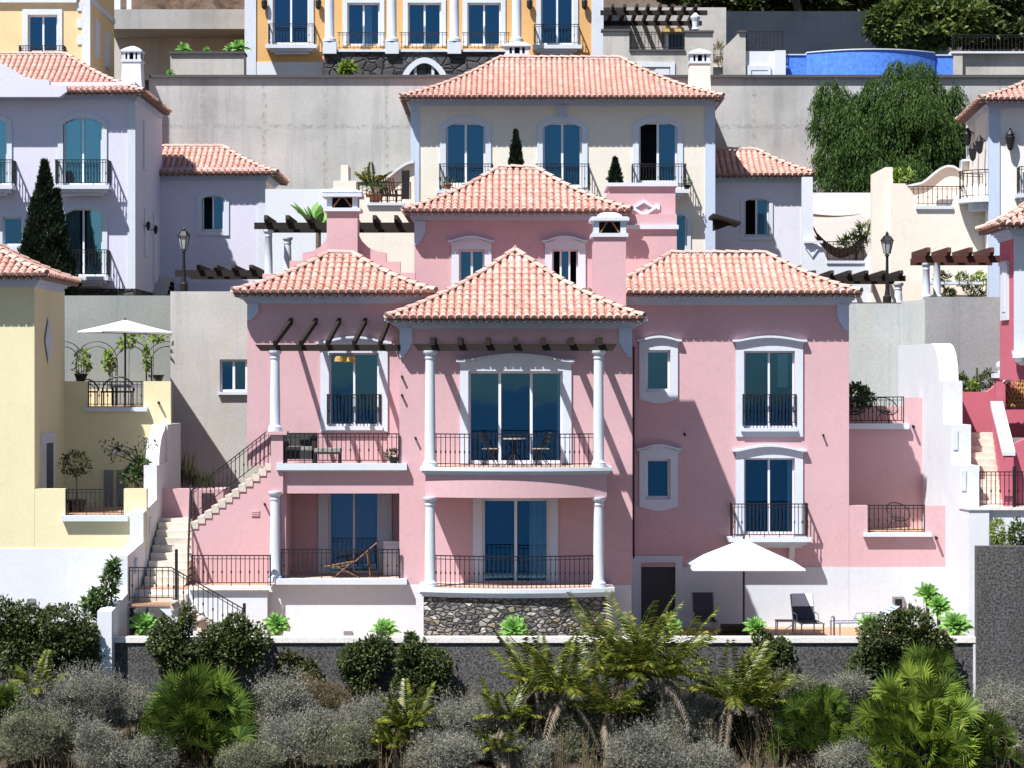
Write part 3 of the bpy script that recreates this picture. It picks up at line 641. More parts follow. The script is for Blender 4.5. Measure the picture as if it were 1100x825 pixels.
def bush(blobs, n, mat, parent=None, ln=0.13, wd=0.07, name='foliage', shell=0.55, up=0.25, local=False, gaps=0.0, droop=0.0):
    """leaves spread through overlapping blobs (x, y, z, rx, ry, rz), denser to the outside, ragged edge"""
    w = np.array([b[3] * b[5] for b in blobs]); w = w / w.sum(); V = []; FC = []; off = 0
    for b, k in zip(blobs, w):
        m = int(n * k); d = rdir(m)
        # lumpy radius: a few random bumps on each blob
        bumps = rdir(9); amp = NR.uniform(0.05, 0.30, 9); rad = np.ones(m) * 0.86
        for q, a in zip(bumps, amp): rad += a * np.maximum(0, (d @ q) - 0.72) / 0.28
        for q in rdir(5): rad -= 0.35 * np.maximum(0, (d @ q) - 0.8) / 0.2 * (1 if gaps else 0.5)
        r = rad * (1 - shell * NR.random(m) ** 2.0) ; c = np.array(b[:3]) + d * r[:, None] * np.array(b[3:])
        stray = NR.random(m) < 0.05; c[stray] += d[stray] * NR.uniform(0.02, 0.28, (stray.sum(), 1)) * np.array(b[3:])
        ld = d * 0.7 + rdir(m) * 0.8 + np.array([0, 0, up - droop]); nn = rdir(m) * 0.7 + np.array([-0.2, -0.35, 0.75])
        v, f = leaf_quads(c, ld, nn, ln * NR.uniform(0.6, 1.3, m), wd * NR.uniform(0.7, 1.3, m), 0.12); V.append(v); FC.append(f + off); off += len(v)
    return npmesh(name, np.vstack(V), np.vstack(FC), mat, parent, local)
def stems(pts, r, parent, mat='bark', name='stem', local=False, n=6):
    m = MB()
    for p in pts: m.tube(p, r, n, r1=r * 0.45)
    return m.build(name, mat, parent, local=local)
def shrub(px, py, Y, blobs_px, n, mat, label, cat='bush', name='shrub', group=None, ln=0.13, wd=0.07, **kw):
    """px, py: where it stands (photo px at Y); blobs_px: (x, y, rx, ry, dy) in photo px and metres of depth offset"""
    base = P(px, py, Y); root = thing(name, label, cat, base, group); k = Y / F
    bl = [(PX(b[0], Y), Y + (b[4] if len(b) > 4 else 0), PZ(b[1], Y), b[2] * k, (b[2] + b[3]) * 0.5 * k * 0.9, b[3] * k) for b in blobs_px]
    bush(bl, n, mat, root, ln, wd, **kw)
    st = []
    for b in bl[:5]:
        top = Vector((b[0], b[1], b[2])); mid = base.lerp(top, 0.5) + Vector((rnd.uniform(-.1, .1), 0, 0.05)); st.append([base + Vector((rnd.uniform(-.1, .1), rnd.uniform(-.1, .1), -0.15)), mid, top])
    stems(st, 0.035, root)
    return root
def agave(loc, r, label, parent_name='agave_plant', group='pale green rosette agaves along the terrace edge', stem=0.25, n=40):
    root = thing(parent_name, label, 'agave', loc, group); V = []; FC = []; off = 0
    tl = math.radians(rnd.uniform(42, 62)); tz = rnd.uniform(-.35, .2); Rm = np.array(Matrix.Rotation(tz, 3, 'Z') @ Matrix.Rotation(tl, 3, 'X'))   # the head leans out to the light
    for i in range(n):
        a = i * 2.399963 + rnd.uniform(-.1, .1); q = i / n; el = math.radians(-8 + 90 * q ** 0.85); L_ = r * 1.1 * (1.0 - 0.32 * q) * rnd.uniform(0.88, 1.08); w = L_ * 0.34
        d = np.array([math.cos(a) * math.cos(el), math.sin(a) * math.cos(el), math.sin(el)]); s = np.array([-math.sin(a), math.cos(a), 0.0])
        prof = [(0.04, 0.35), (0.35, 0.8), (0.62, 1.0), (0.85, 0.55), (1.0, 0.04)]; row = []
        c0 = np.array(loc) + np.array([0, 0, stem]); zz = np.array([0, 0, 1.0])
        for t, ww in prof:
            c = d * L_ * t + zz * (L_ * 0.10 * math.sin(t * 3.0)) - zz * L_ * 0.08 * t * t; f = zz * .02
            row.append(tuple(c0 + Rm @ p for p in (c - s * w * ww * 0.5 + f, c, c + s * w * ww * 0.5 + f)))
        for (a0, b0, c_0), (a1, b1, c_1) in zip(row[:-1], row[1:]):
            V += [a0, b0, b1, a1, b0, c_0, c_1, b1]; FC += [[off, off + 1, off + 2, off + 3], [off + 4, off + 5, off + 6, off + 7]]; off += 8
    npmesh('leaf_rosette', np.array(V), np.array(FC), 'agave', root)
    m = MB(); m.tube([Vector(loc) + Vector((0.02, 0, -0.6)), Vector(loc) + Vector((0, 0, stem))], 0.05, 7); m.build('stem', 'bark', root)
    return root
def fan_palm(px, py, Y, rx, ry, nl, mat, label, leaf=0.55, seg=19, name='fan_palm', group=None, heads=1, spread=1.0, mat2=None):
    """clump of fan leaves: petioles radiating from heads inside an ellipse (photo px), each ending in a pleated fan"""
    k = Y / F; base = P(px, py, Y); root = thing(name, label, 'palm', base, group); V = []; FC = []; off = 0; pm = MB(); V2 = []
    for i in range(nl):
        a = rnd.uniform(0, 2 * math.pi); el = math.asin(min(1, max(-0.35, rnd.uniform(-0.15, 1.0))))
        q = rnd.uniform(0.45, 1.0) ** 0.7
        c = base + Vector((math.cos(a) * math.cos(el) * rx * k * q, math.sin(a) * math.cos(el) * rx * k * 0.8 * q, (math.sin(el) * ry * k) * q))
        d = Vector((math.cos(a) * math.cos(el), math.sin(a) * math.cos(el) * 0.9, math.sin(el) * 0.9 + 0.12)).normalized()
        root_pt = base + Vector((c - base)) * 0.12
        pm.tube([root_pt, root_pt.lerp(c, 0.6) + Vector((0, 0, 0.05)), c], 0.012, 4)
        out = d.copy(); d = (out * 0.75 + Vector((rnd.uniform(-.35, .35), rnd.uniform(-.35, .1), rnd.uniform(.25, .9)))).normalized()
        nrm = (out * .5 + Vector((-.3, -.75, .45)) + Vector((rnd.gauss(0, .45), rnd.gauss(0, .45), rnd.gauss(0, .45)))).normalized()
        s = d.cross(nrm); s = s.normalized() if s.length > .05 else Vector((1, 0, 0)); nrm = s.cross(d).normalized()
        R_ = leaf * rnd.uniform(0.75, 1.15)
        for j in range(seg):
            an = (j / (seg - 1) - 0.5) * math.radians(190); dd = d * math.cos(an) + s * math.sin(an); ln = R_ * (1 - 0.25 * abs(an) / 1.9) * rnd.uniform(0.9, 1.05)
            sd = dd.cross(nrm).normalized() * (R_ * 0.042); tipd = Vector((0, 0, -1)) * ln * rnd.uniform(0.02, 0.22)
            p0 = c; p1 = c + dd * ln * 0.55 + nrm * R_ * 0.03; p2 = c + dd * ln + tipd
            V += [p0, p1 + sd, p2, p1 - sd]; FC.append([off, off + 1, off + 2, off + 3]); off += 4
    npmesh('fan_leaves', np.array([tuple(v) for v in V]), np.array(FC), mat, root)
    pm.build('petioles', 'petiole', root, weld=False)
    return root
def frond(V, FC, base, az, L_, rise, droop, nl=24, leafl=0.34, w=0.06, twist=0.3, curl=0.2):
    """one feather frond as arched rachis with leaflets"""
    off = len(V); h = Vector((math.cos(az), math.sin(az), 0)); prev = None; pts = []
    for i in range(nl + 1):
        t = i / nl; pts.append(base + h * (L_ * t * (1 - 0.12 * t)) + Vector((0, 0, rise * t - droop * t * t)))
    side = Vector((-math.sin(az), math.cos(az), 0))
    for i in range(nl):
        p, q = pts[i], pts[i + 1]; d = (q - p).normalized(); n_ = side.cross(d).normalized(); o = len(V)
        ww = 0.014 * (1 - i / nl) + 0.004; V += [p - n_ * ww, q - n_ * ww, q + n_ * ww, p + n_ * ww]; FC.append([o, o + 1, o + 2, o + 3])
        if i < 2: continue
        t = i / nl; l = leafl * (0.45 + 0.55 * math.sin(math.pi * min(1, t * 1.05) ** 0.8)) * rnd.uniform(0.85, 1.1)
        for sg in (-1, 1):
            dd = (d * 0.75 + side * sg * 0.85 + n_ * rnd.uniform(0.05, twist)).normalized(); tip = p + dd * l - Vector((0, 0, l * curl * rnd.uniform(0.6, 1.3))); mid = p + dd * l * 0.5
            s = d * w * 0.5; o = len(V); V += [p, mid + s, tip, mid - s]; FC.append([o, o + 1, o + 2, o + 3])
def feather_palm(px, py, Y, trunk_top, nf, L_, mat, label, trunk_r=0.07, name='feather_palm', group=None, dead=3, up=0.8, crownshaft=True, azs=None, leafl=0.40):
    base = P(px, py, Y); top = P(trunk_top[0], trunk_top[1], Y); root = thing(name, label, 'palm', base, group)
    m = MB(); mid = base.lerp(top, 0.5) + Vector((0.06, 0, 0)); m.tube([base - Vector((0, 0, .25)), mid, top], trunk_r, 8, r1=trunk_r * 0.7); m.build('trunk', 'palm_trunk', root)
    V = []; FC = []
    for i in range(nf):
        az = azs[i] if azs else i * 2.4 + rnd.uniform(-.3, .3); q = i / max(1, nf - 1)
        frond(V, FC, top - Vector((0, 0, 0.06)), az, L_ * rnd.uniform(0.75, 1.1), L_ * (0.45 + up * q) * rnd.uniform(.8, 1.15), L_ * (0.62 - 0.25 * q) * rnd.uniform(.5, 1.15), leafl=leafl)
    npmesh('fronds', np.array([tuple(v) for v in V]), np.array(FC), mat, root)
    if dead:
        V = []; FC = []
        for i in range(dead): frond(V, FC, top - Vector((0, 0, 0.12)), rnd.uniform(0, 6.28), L_ * 0.7, L_ * 0.1, L_ * rnd.uniform(0.8, 1.2), leafl=leafl * 0.6, curl=0.6)
        npmesh('dead_fronds', np.array([tuple(v) for v in V]), np.array(FC), 'deadfrond', root)
    return root
def grey_shrub(px, py, Y, rx, ry, n, label, mat='greyshrub', name='grey_shrub', group='grey-green scrub mounds on the garden slope', ln=0.26, wd=0.013):
    k = Y / F; base = P(px, py + ry * 0.55, Y); root = thing(name, label, 'shrub', base, group)
    lobes = [(NR.uniform(-.75, .75), NR.uniform(-.5, .5), NR.uniform(-0.15, 0.6), NR.uniform(0.16, 0.42)) for _ in range(17)] + [(NR.uniform(-.5, .5), NR.uniform(-.3, .3), NR.uniform(-.2, .1), NR.uniform(.4, .65)) for _ in range(3)]
    V = []; FC = []; off = 0; sz = np.array([l[3] for l in lobes]) ** 2; sz = sz / sz.sum()
    for (lx, ly, lz, lr), q in zip(lobes, sz):
        m = int(n * q / 6) + 1; d = rdir(m); d[:, 2] = np.abs(d[:, 2]) - 0.1; r = NR.uniform(0.3, 1.12, m) ** 0.6
        c0 = np.array([PX(px, Y), Y, PZ(py + ry * 0.45, Y)]) + np.stack([(lx + d[:, 0] * lr * r) * rx * k, (ly + d[:, 1] * lr * r) * rx * k * 0.8, (lz + d[:, 2] * lr * r) * ry * k * 1.3], 1)
        far = NR.random(m) < 0.22; c0[far] += (d[far] * np.array([.5, .4, .6]) + np.array([0, 0, .35])) * NR.uniform(0.05, 0.55, (far.sum(), 1)) * (ry * k)
        ax = d * 0.8 + np.array([0, 0, 0.7]) + rdir(m) * 0.55; ax /= np.linalg.norm(ax, axis=1, keepdims=True)
        for t in range(6):      # each twig carries a spray of small narrow leaves
            c = c0 + ax * (t * ln * 0.14); ld = ax * 0.55 + rdir(m) * 0.8
            v, f = leaf_quads(c, ld, rdir(m), ln * 0.30 * NR.uniform(0.5, 1.5, m), wd * NR.uniform(0.6, 1.3, m), 0.05); V.append(v); FC.append(f + off); off += len(v)
    npmesh('twigs', np.vstack(V), np.vstack(FC), mat, root)
    stems([[base - Vector((0, 0, 0.1)), base + Vector((rnd.uniform(-.3, .3) * rx * k, 0, ry * k * 0.8))] for _ in range(5)], 0.02, root)
    return root
def cypress(px, yb, yt, Y, rpx, label, n=9000, cat='cypress', lobes=1, ln=0.16):
    base = P(px, yb, Y); k = Y / F; H = (yb - yt) * k; root = thing('cypress_tree', label, cat, base, None)
    V = []; FC = []; off = 0
    tips = [(0, 1.0), (0, 0.97)] + [(-.34, .74), (.38, .80), (-.5, .5), (.55, .52), (.15, .9)][:lobes - 1]
    for tx, th in tips:
        m = n // len(tips); t = NR.random(m) ** 0.8; a = NR.uniform(0, 2 * np.pi, m)
        rr = rpx * k * np.minimum(1, (1 - t) * 1.35 + 0.03) * np.minimum(1, t * 5 + 0.55) * (0.82 + 0.16 * np.sin(a * 5 + t * 23) + 0.10 * np.sin(a * 3 - t * 41)) / (1 if tx == 0 else 1.7)
        q = np.sqrt(NR.uniform(0.35, 1, m))
        c = np.stack([base.x + tx * rpx * k + np.cos(a) * rr * q, base.y + np.sin(a) * rr * q, base.z + t * H * th * 0.95], 1)
        ld = np.stack([np.cos(a) * .6, np.sin(a) * .6, np.ones(m) * 1.0], 1) + rdir(m) * 0.4
        v, f = leaf_quads(c, ld, rdir(m), ln * NR.uniform(.6, 1.3, m), 0.06, 0.1); V.append(v); FC.append(f + off); off += len(v)
    npmesh('crown', np.vstack(V), np.vstack(FC), 'cypress', root)
    m_ = MB(); m_.tube([base - Vector((0, 0, .3)), base + Vector((0, 0, H * 0.85))], rpx * k * 0.14, 8, r1=0.03); m_.build('trunk', 'bark', root)
    return root
def tree(px, yb, Y, blobs_px, n, mat, label, trunk_r=0.2, ln=0.2, wd=0.1, droop=0.0, name='tree', hang=0, shell=0.6, group=None, depthk=0.9):
    base = P(px, yb, Y); k = Y / F; root = thing(name, label, 'tree', base, group)
    bl = [(PX(b[0], Y), Y + (b[4] if len(b) > 4 else 0), PZ(b[1], Y), b[2] * k, b[2] * k * depthk, b[3] * k) for b in blobs_px]
    ms = MB(); cen = Vector((sum(b[0] for b in bl) / len(bl), Y, sum(b[2] for b in bl) / len(bl)))
    fork = base.lerp(cen, 0.45); ms.tube([base - Vector((0, 0, .4)), base.lerp(fork, .5) + Vector((.08, 0, 0)), fork], trunk_r, 9, r1=trunk_r * .75)
    for b in bl: ms.tube([fork, fork.lerp(Vector(b[:3]), .5) + Vector((0, 0, .2)), Vector(b[:3]) + Vector((0, 0, b[5] * .5))], trunk_r * .5, 6, r1=0.03)
    ms.build('trunk', 'bark', root)
    if not hang: bush(bl, n, mat, root, ln, wd, name='crown', shell=shell, gaps=1, droop=droop)
    else:
        V = []; FC = []; off = 0; w = np.array([b[3] * b[5] for b in bl]); w = w / w.sum()
        for b, q in zip(bl, w):
            ns = int(n * q / hang); d = rdir(ns); d[:, 2] = d[:, 2] * 0.9 + 0.2; r = NR.uniform(.5, 1, ns) ** .5 * (1 + 0.12 * np.sin(d[:, 0] * 9) + 0.10 * np.sin(d[:, 2] * 11 + d[:, 1] * 7))
            s0 = np.array(b[:3]) + d * r[:, None] * np.array(b[3:]); sway = NR.normal(size=(ns, 3)) * 0.10; LN = NR.uniform(.35, 1.0, ns)
            for j in range(hang):
                t = j / hang; c = s0 + np.stack([d[:, 0] * .35 * t + sway[:, 0] * t, d[:, 1] * .35 * t + sway[:, 1] * t, -LN * t], 1)
                ld = np.stack([d[:, 0] * .3, d[:, 1] * .3, -np.ones(ns)], 1) + rdir(ns) * 0.55
                v, f = leaf_quads(c, ld, rdir(ns), ln * NR.uniform(.7, 1.3, ns), wd, .05); V.append(v); FC.append(f + off); off += len(v)
        npmesh('crown', np.vstack(V), np.vstack(FC), mat, root)
    return root
def tuft(V, FC, base, n, h, spread, w=0.012):
    for _ in range(n):
        a = rnd.uniform(0, 6.28); l = h * rnd.uniform(.5, 1.1); s = rnd.uniform(.1, spread)
        tip = base + Vector((math.cos(a) * s * l, math.sin(a) * s * l, l)); mid = base.lerp(tip, .5) + Vector((0, 0, l * .12)); sd = Vector((-math.sin(a), math.cos(a), 0)) * w
        o = len(V); V += [base, mid + sd, tip, mid - sd]; FC.append([o, o + 1, o + 2, o + 3])
# ================================================================ the pink villa
villa = thing('villa', 'large pink villa in the centre with tiled pyramid roofs, white columns and bowed balconies', 'house', P(640, 690, 68))
V_ = villa
# right wing
YW = 71.4
hs = [(693.6, 720, 376, 421), (693.6, 720, 492.7, 536.4), (799, 853.6, 377, 460), (799, 853.6, 492, 574)]
facade(V_, 'pink', YW, 620, 912, 320, 609, 2.4, hs)
for (h, hd) in ((hs[0], (684, 732, 364.5, 360.5, 2.4)), (hs[1], (684, 732, 481.5, 477, 2.4))):
    window(V_, YW, *h, leaves=1, fw=2.6, sur=(7, 8, 8.5, 8), bulge=4, hood=hd, rec=0.13)
window(V_, YW, *hs[2], sur=(8.6, 8.8, 11, 9), hood=(786.7, 866.4, 364.8, 360.5, 2.4), sill=(796, 857, 460, 463.5, 0.15), rail=(798, 854.5, 424, 457), kind='french_window', blind=(836, 847, 380, 416))
window(V_, YW, *hs[3], sur=(8.6, 8.8, 10, 0), hood=(786.7, 866.4, 482.6, 477.3, 2.4), kind='french_window', curtain=[(0.88, 0.98)])
juliet(V_, YW, 787, 868, 541, 577, (782, 872, 577.5, 589), bracket=(850,))
hip_roof(V_, PX(634, 70.8), PX(925, 70.8), 70.8, 75.7, PZ(314.5, 70.8), PZ(274, 73.25) - PZ(314.5, 70.8))
cornice(V_, PX(640, YW), PX(911.5, YW), YW, 73.8, PZ(315.5, YW), 12 * YW / F, 0.34)
corbel(V_, 899.5, 911.5, 327, 355, YW - 0.006, flip=True)
m = MB(); m.pbox(680, 681.6, 372, 600, YW - 0.08, 0.07); m.build('downpipe', 'wood_dark', V_)
# white basement of the right wing, with the basement door
dh = [(688.5, 725.5, 604, 680)]
facade(V_, 'offwhite', YW - 0.02, 600, 912, 609.2, 700, 0.5, dh, name='plinth')
d = MB(); d.pbox(688.6, 725.4, 604, 680, YW + 0.1, 0.06)
for i in range(16): d.pbox(691, 723, 608 + i * 4.4, 609.3 + i * 4.4, YW + 0.085, 0.015)
d = d.build('door', 'door_dark', V_); m = MB(); m.tube([P(722.5, 640, YW + .03), P(720, 640, YW + .03)], 0.02); m.build('handle', 'alu', d)
m = MB(); m.ring(wp([(679, 680), (679, 597), (733, 597), (733, 680)], YW), wp([(688.5, 680), (688.5, 604), (725.5, 604), (725.5, 680)], YW), YW - 0.07, YW - 0.02, closed=False); m.build('surround', 'trim', d)
m = MB(); m.pbox(959, 971.5, 641, 656, YW - 0.12, 0.12); g = m.build('vent', 'grille', V_); m = MB(); m.pbox(961.5, 969, 643.5, 653.5, YW - 0.13, 0.02); m.build('grille', 'soot', g)
# terraces at the right end
YT = 73.9
m = MB(); m.pbox(912.2, 1016, 573, 609, YW, 0.25); m.pbox(912.2, 932, 543, 573, YW, 0.25); m.pbox(994, 1016, 543, 573, YW, 0.25)
m.build('parapet', 'pink', V_)
m = MB(); m.pbox(912.2, 1040, 609.2, 700, YW - 0.02, 0.5); m.build('plinth', 'offwhite', V_)
m = MB(); m.pbox(928, 1001, 572.6, 576.6, YW - 0.18, 0.42); s_ = m.build('balcony_slab', 'trim', V_)
railing((PX(932.5, YW), YW + 0.1, PZ(572.5, YW)), (PX(993.5, YW), YW + 0.1, PZ(572.5, YW)), 29.5 * YW / F, s_)
m = MB(); m.box(PX(900, YW), PX(1018, YW), YW + 0.25, YT, PZ(571.5, YW) - .2, PZ(571.5, YW)); m.build('terrace_floor', 'terrace_tile', V_)
m = MB(); m.pbox(880, 991, 459.5, 590, YT, 0.3); m.pbox(971.5, 991, 427, 459.5, YT, 0.3)
m.build('parapet', 'pink', V_)
m = MB(); m.pbox(880, 977, 455, 461, YT - 0.17, 0.45); s_ = m.build('balcony_slab', 'trim', V_)
railing((PX(900, YT), YT + 0.12, PZ(455, YT)), (PX(971.3, YT), YT + 0.12, PZ(455, YT)), 28.5 * YT / F, s_)
m = MB(); m.box(PX(880, YT), PX(991, YT), YT + 0.3, 76.4, PZ(455.5, YT) - .2, PZ(455.5, YT)); m.build('terrace_floor', 'terrace_tile', V_)
m = MB(); m.pbox(880, 976, 436, 462, 75.6, 0.3); m.build('parapet', 'pink', V_)
for x, y, Y in ((980.5, 457.5, YT), (1005, 577, YW), (701, 413, YW), ):
    if x > 900:
        m = MB(); m.bar(P(x, y, Y), P(x + 1.5, y + 1.5, Y - 0.25), 0.06); m.build('spout', 'soot', V_)
# left wing
YL, YF_ = 68.6, 66.8
hl = [(353.5, 407, 379, 458)]
facade(V_, 'pink', YL, 265.5, 460, 322, 500.5, 3.5, hl)
w = window(V_, YL, *hl[0], sur=(9, 9.5, 13, 5.5), hood=(340, 421, 367, 361, 2.4), sill=(350, 411, 458, 462, 0.14), rail=(352, 409, 424, 456), kind='french_window')
m = MB()
for cx in (363.8, 377): m.lathe([(0.06, 0.02), (0.14, 0.03), (0.14, 0.17), (0.06, 0.2)], (PX(cx, YL), YL + 0.1, PZ(389.5, YL)), 10)
m.pbox(363, 378, 383, 389, YL + 0.06, 0.05); m.build('hanging_ornament', 'gold', w)
hip_roof(V_, PX(250, 68), PX(468, 68), 68.0, 72.86, PZ(314, 68), PZ(274, 70.43) - PZ(314, 68))
cornice(V_, PX(265.8, YL), PX(452, YL), YL, 72, PZ(315, YL), 11 * YL / F, 0.36)
corbel(V_, 265.8, 277.5, 326, 344, YL - 0.006)
m = MB(); m.pbox(301, 428.9, 504, 530, YF_, YL - YF_ + .6); m.build('wall', 'pink', V_)
m = MB(); m.pbox(297, 437, 498, 505, YF_ - 0.2, 0.3); m.pbox(301, 433, 505, 506.5, YF_ - 0.1, 0.1); s_ = m.build('balcony', 'trim', V_)
railing((PX(305, YF_), YF_ - .05, PZ(498, YF_)), (PX(428.5, YF_), YF_ - .05, PZ(498, YF_)), 32 * YF_ / F, s_)
m = MB(); m.box(PX(296, YF_), PX(429, YF_), YF_ + .1, YL + .2, PZ(499, YF_) - .12, PZ(499, YF_)); m.build('balcony_floor', 'balcony_tile', V_)
m = MB(); m.pbox(291, 304, 467, 530, YF_ - .12, 0.36); m.pbox(286, 308, 463.5, 467, YF_ - .2, 0.6, 0); m.build('pier', 'pink', V_)
column(V_, 295.5, 376.5, 463.5, YF_, 0.14); column(V_, 295.5, 528, 624, YF_ - .05, 0.145)
m = MB(); m.pbox(301.5, 307, 530, 624, YF_ + .05, 2.1); m.build('wall', 'pink', V_)
YD = 69.0; hd_ = [(353, 407, 527, 616)]
facade(V_, 'pink', YD, 296, 440, 500.6, 640, 0.6, hd_)
window(V_, YD, *hd_[0], sur=(11, 14, 0, 0), kind='french_window')
m = MB(); m.pbox(429, 436, 528, 624, YF_ + .3, 2.2); m.build('wall', 'pink', V_)
m = MB(); m.pbox(295, 437, 622, 628, YF_ - 0.28, 0.4); s_ = m.build('balcony', 'trim', V_)
railing((PX(303, YF_), YF_ - .1, PZ(622, YF_)), (PX(429, YF_), YF_ - .1, PZ(622, YF_)), 32 * YF_ / F, s_)
m = MB(); m.box(PX(296, YF_), PX(429, YF_), YF_ + .12, YD + .1, PZ(622.5, YF_) - .15, PZ(622.5, YF_)); m.build('balcony_floor', 'balcony_tile', V_)
m = MB(); m.pbox(287, 455, 628, 700, YF_ - .01, 0.4); m.build('plinth', 'white', V_)
m = MB(); m.pbox(369, 378.5, 678, 682.5, YF_ - .05, 0.05); m.build('vent', 'grille', V_)
# pergola over the left balcony
pg = MB(); pg.pprism([(274, 370.2), (430, 370.2), (430, 377), (280, 377)], YF_ - .1, 0.12); pb = pg.build('pergola_beam', 'wood_dark', V_)
for a, b in zip((295, 323, 351.5, 380, 408), (313.5, 340, 365, 393, 418)):
    m = MB(); m.bar(P(a, 369, YF_ - .25), P(b, 344, YL + .05), 0.09, 0.15); m.build('rafter', 'wood_dark', pb)
# bay
YB = 66.8
hb = [(503, 604.5, 398.5, 498), (518, 590, 535.5, 628)]
facade(V_, 'pink', YB, 429, 679.3, 347, 628.5, 4.8, hb)
m = MB(); m.pbox(455, 678.5, 628.5, 700, YB - .01, 4.5); m.build('plinth', 'white', V_)
window(V_, YB, *hb[0], leaves=3, fw=2.6, sur=(8.7, 9.3, 8, 0), hood=(490, 618, 386.5, 379.5, 2.4), kind='french_window', curtain=[(0.94, 0.99)], transom=None)
window(V_, YB, *hb[1], leaves=2, fw=2.8, sur=(10, 9.5, 2, 0), kind='french_window', curtain=[(0.70, 0.97)])
bw = PX(692, 66.15) - PX(415, 66.15)
hip_roof(V_, PX(415, 66.15), PX(692, 66.15), 66.15, 66.15 + bw, PZ(341.5, 66.15), PZ(270, 66.15 + bw / 2) - PZ(341.5, 66.15))
m = MB(); c = P(553.5, 268.5, 66.15 + bw / 2); m.lathe([(.1, -.1), (.1, .02), (.05, .1), (.02, .14)], c, 8); m.build('finial', 'tile_end', V_)
cornice(V_, PX(429.5, YB), PX(679, YB), YB, 71, PZ(343, YB), 10 * YB / F, 0.4)
corbel(V_, 429.3, 443, 352, 384, YB - .006); corbel(V_, 665, 679, 352, 384, YB - .006, flip=True)
def bow(xa, xb, Yback, Yend, sag, n=22, off=0.0):
    """plan outline of a bowed balcony; returns (outline, front curve)"""
    a, b = PX(xa, Yend) + off * -1, PX(xb, Yend) + off; cv = []
    for i in range(n + 1):
        t = i / n; cv.append((a + (b - a) * t, Yend - off - sag * (1 - (2 * t - 1) ** 2)))
    return [(a, Yback)] + cv + [(b, Yback)], cv
for (yt, hs_, x0, x1, yr0, ys0, ye, soffit) in ((502, 7.5, 456, 653, 466.5, 510, 534, True), (631, 9.5, 454, 655, 597, 0, 0, False)):
    Ye = 65.1; k = Ye / F; zt = PZ(yt, Ye); mb = MB()
    for a, b, of in ((0, .45, .12), (.45, .75, .07), (.75, 1, .02)):
        o_, cv = bow(x0, x1, YB - .003, Ye, 0.55, off=of); mb.zprism(o_, zt - hs_ * k * b, zt - hs_ * k * a)
    bl = mb.build('balcony', 'trim', V_)
    o_, cv = bow(x0, x1, YB - .003, Ye, 0.55, off=.04); mb = MB(); mb.zprism(o_, zt + .001, zt + .015); mb.build('floor_tiles', 'balcony_tile', bl)
    o_, cv = bow(466, 640, YB, Ye, 0.48, n=34, off=0)
    railing(None, None, (yt - yr0) * k, bl, sp=0.125, curve=[(x, y, zt + .01) for x, y in cv], posts=True)
    if soffit:
        o_, cv = bow(x0 + 1, x1 - 1, YB - .003, Ye, 0.55, off=0.0); mb = MB(); mb.zprism(o_, PZ(ye, Ye), zt - hs_ * k); mb.build('fascia', 'pink', V_)
    else:
        o_, cv = bow(x0 + 1, x1 - 1, YB - .003, Ye, 0.52, off=0.0); mb = MB(); mb.zprism(o_, PZ(700, Ye), zt - hs_ * k); mb.build('stone_base', 'rubble', V_)
for x in (462, 643):
    column(V_, x, 376.5, 502, 65.1, 0.142); column(V_, x, 534, 631, 65.1, 0.142)
m = MB(); m.pprism([(444, 369.3), (663, 369.3), (658, 376.8), (449, 376.8)], 65.02, 0.14); pb = m.build('pergola_beam', 'wood_dark', V_)
for x in (464.5, 494, 524, 553.5, 584, 614, 645):
    m = MB(); m.box(PX(x, 64.7) - .06, PX(x, 64.7) + .06, 64.6, YB, PZ(369.3, 65.02) - .04, PZ(362.5, 65.02)); m.build('rafter', 'wood_dark', pb)
# middle block, its parapet with the diamond, the chimneys
YM = 74.0
hm = [(493, 520.5, 268, 318), (593, 621, 268, 318)]
facade(V_, 'pink', YM, 445, 727, 230, 345, 4.0, hm)
window(V_, YM, *hm[0], sur=(8, 7.5, 9, 0), hood=(481, 531, 258.3, 253.5, 2.4), fw=2.2, open_leaf=None)
window(V_, YM, *hm[1], leaves=3, sur=(7.5, 8, 9, 0), hood=(582, 631.5, 258.3, 253.5, 2.4), fw=1.8, open_leaf=(0, 2), back='room_black', label='small window with its outer leaves open')
hip_roof(V_, PX(433, 73.4), PX(678, 73.4), 73.4, 79.0, PZ(226.5, 73.4), PZ(182, 76.2) - PZ(226.5, 73.4))
cornice(V_, PX(445.5, YM), PX(660, YM), YM, 77.5, PZ(227.5, YM), 9 * YM / F, 0.3)
corbel(V_, 445.3, 457, 237, 263, YM - .006)
m = MB(); m.pprism([(640, 250), (649, 216), (656, 200), (725.5, 200), (725.5, 250)], 74.5, 2.5); dp = m.build('parapet', 'pink', V_)
m = MB(); m.pbox(652, 728, 196.2, 200, 74.4, 2.7); m.build('coping', 'trim', dp)
m = MB(); m.pbox(668, 729, 241.5, 246, 73.9, 0.7); m.build('string_course', 'trim', dp)
m = MB(); m.ring(wp([(677.5, 223.5), (691.5, 214.5), (705.5, 223.5), (691.5, 233)], 74.5), wp([(682.5, 223.5), (691.5, 218), (700.5, 223.5), (691.5, 229)], 74.5), 74.42, 74.5); m.pbox(703.5, 709, 219, 225, 74.45, .05); m.build('diamond_moulding', 'trim', dp)
chimney(V_, 637.5, 672.5, 254.5, 345, 67.75, 1.2, 'pink', caph=29, capw=3.4)
chimney(V_, 351, 384, 227, 300, 71.2, 0.9, 'pink', caph=26, capw=5, style='flat')
m = MB(); m.pprism([(282, 305), (282, 294), (311, 294), (311, 280), (325, 280), (325, 271.5), (335, 270), (344, 265), (349, 259), (351.5, 255), (384, 250), (388, 258), (396, 266), (405, 270), (415, 271.5), (415, 281), (430, 281), (430, 293), (446, 293), (446, 315), (282, 315)], 71.6, 0.35); m.build('parapet', 'pink', V_)

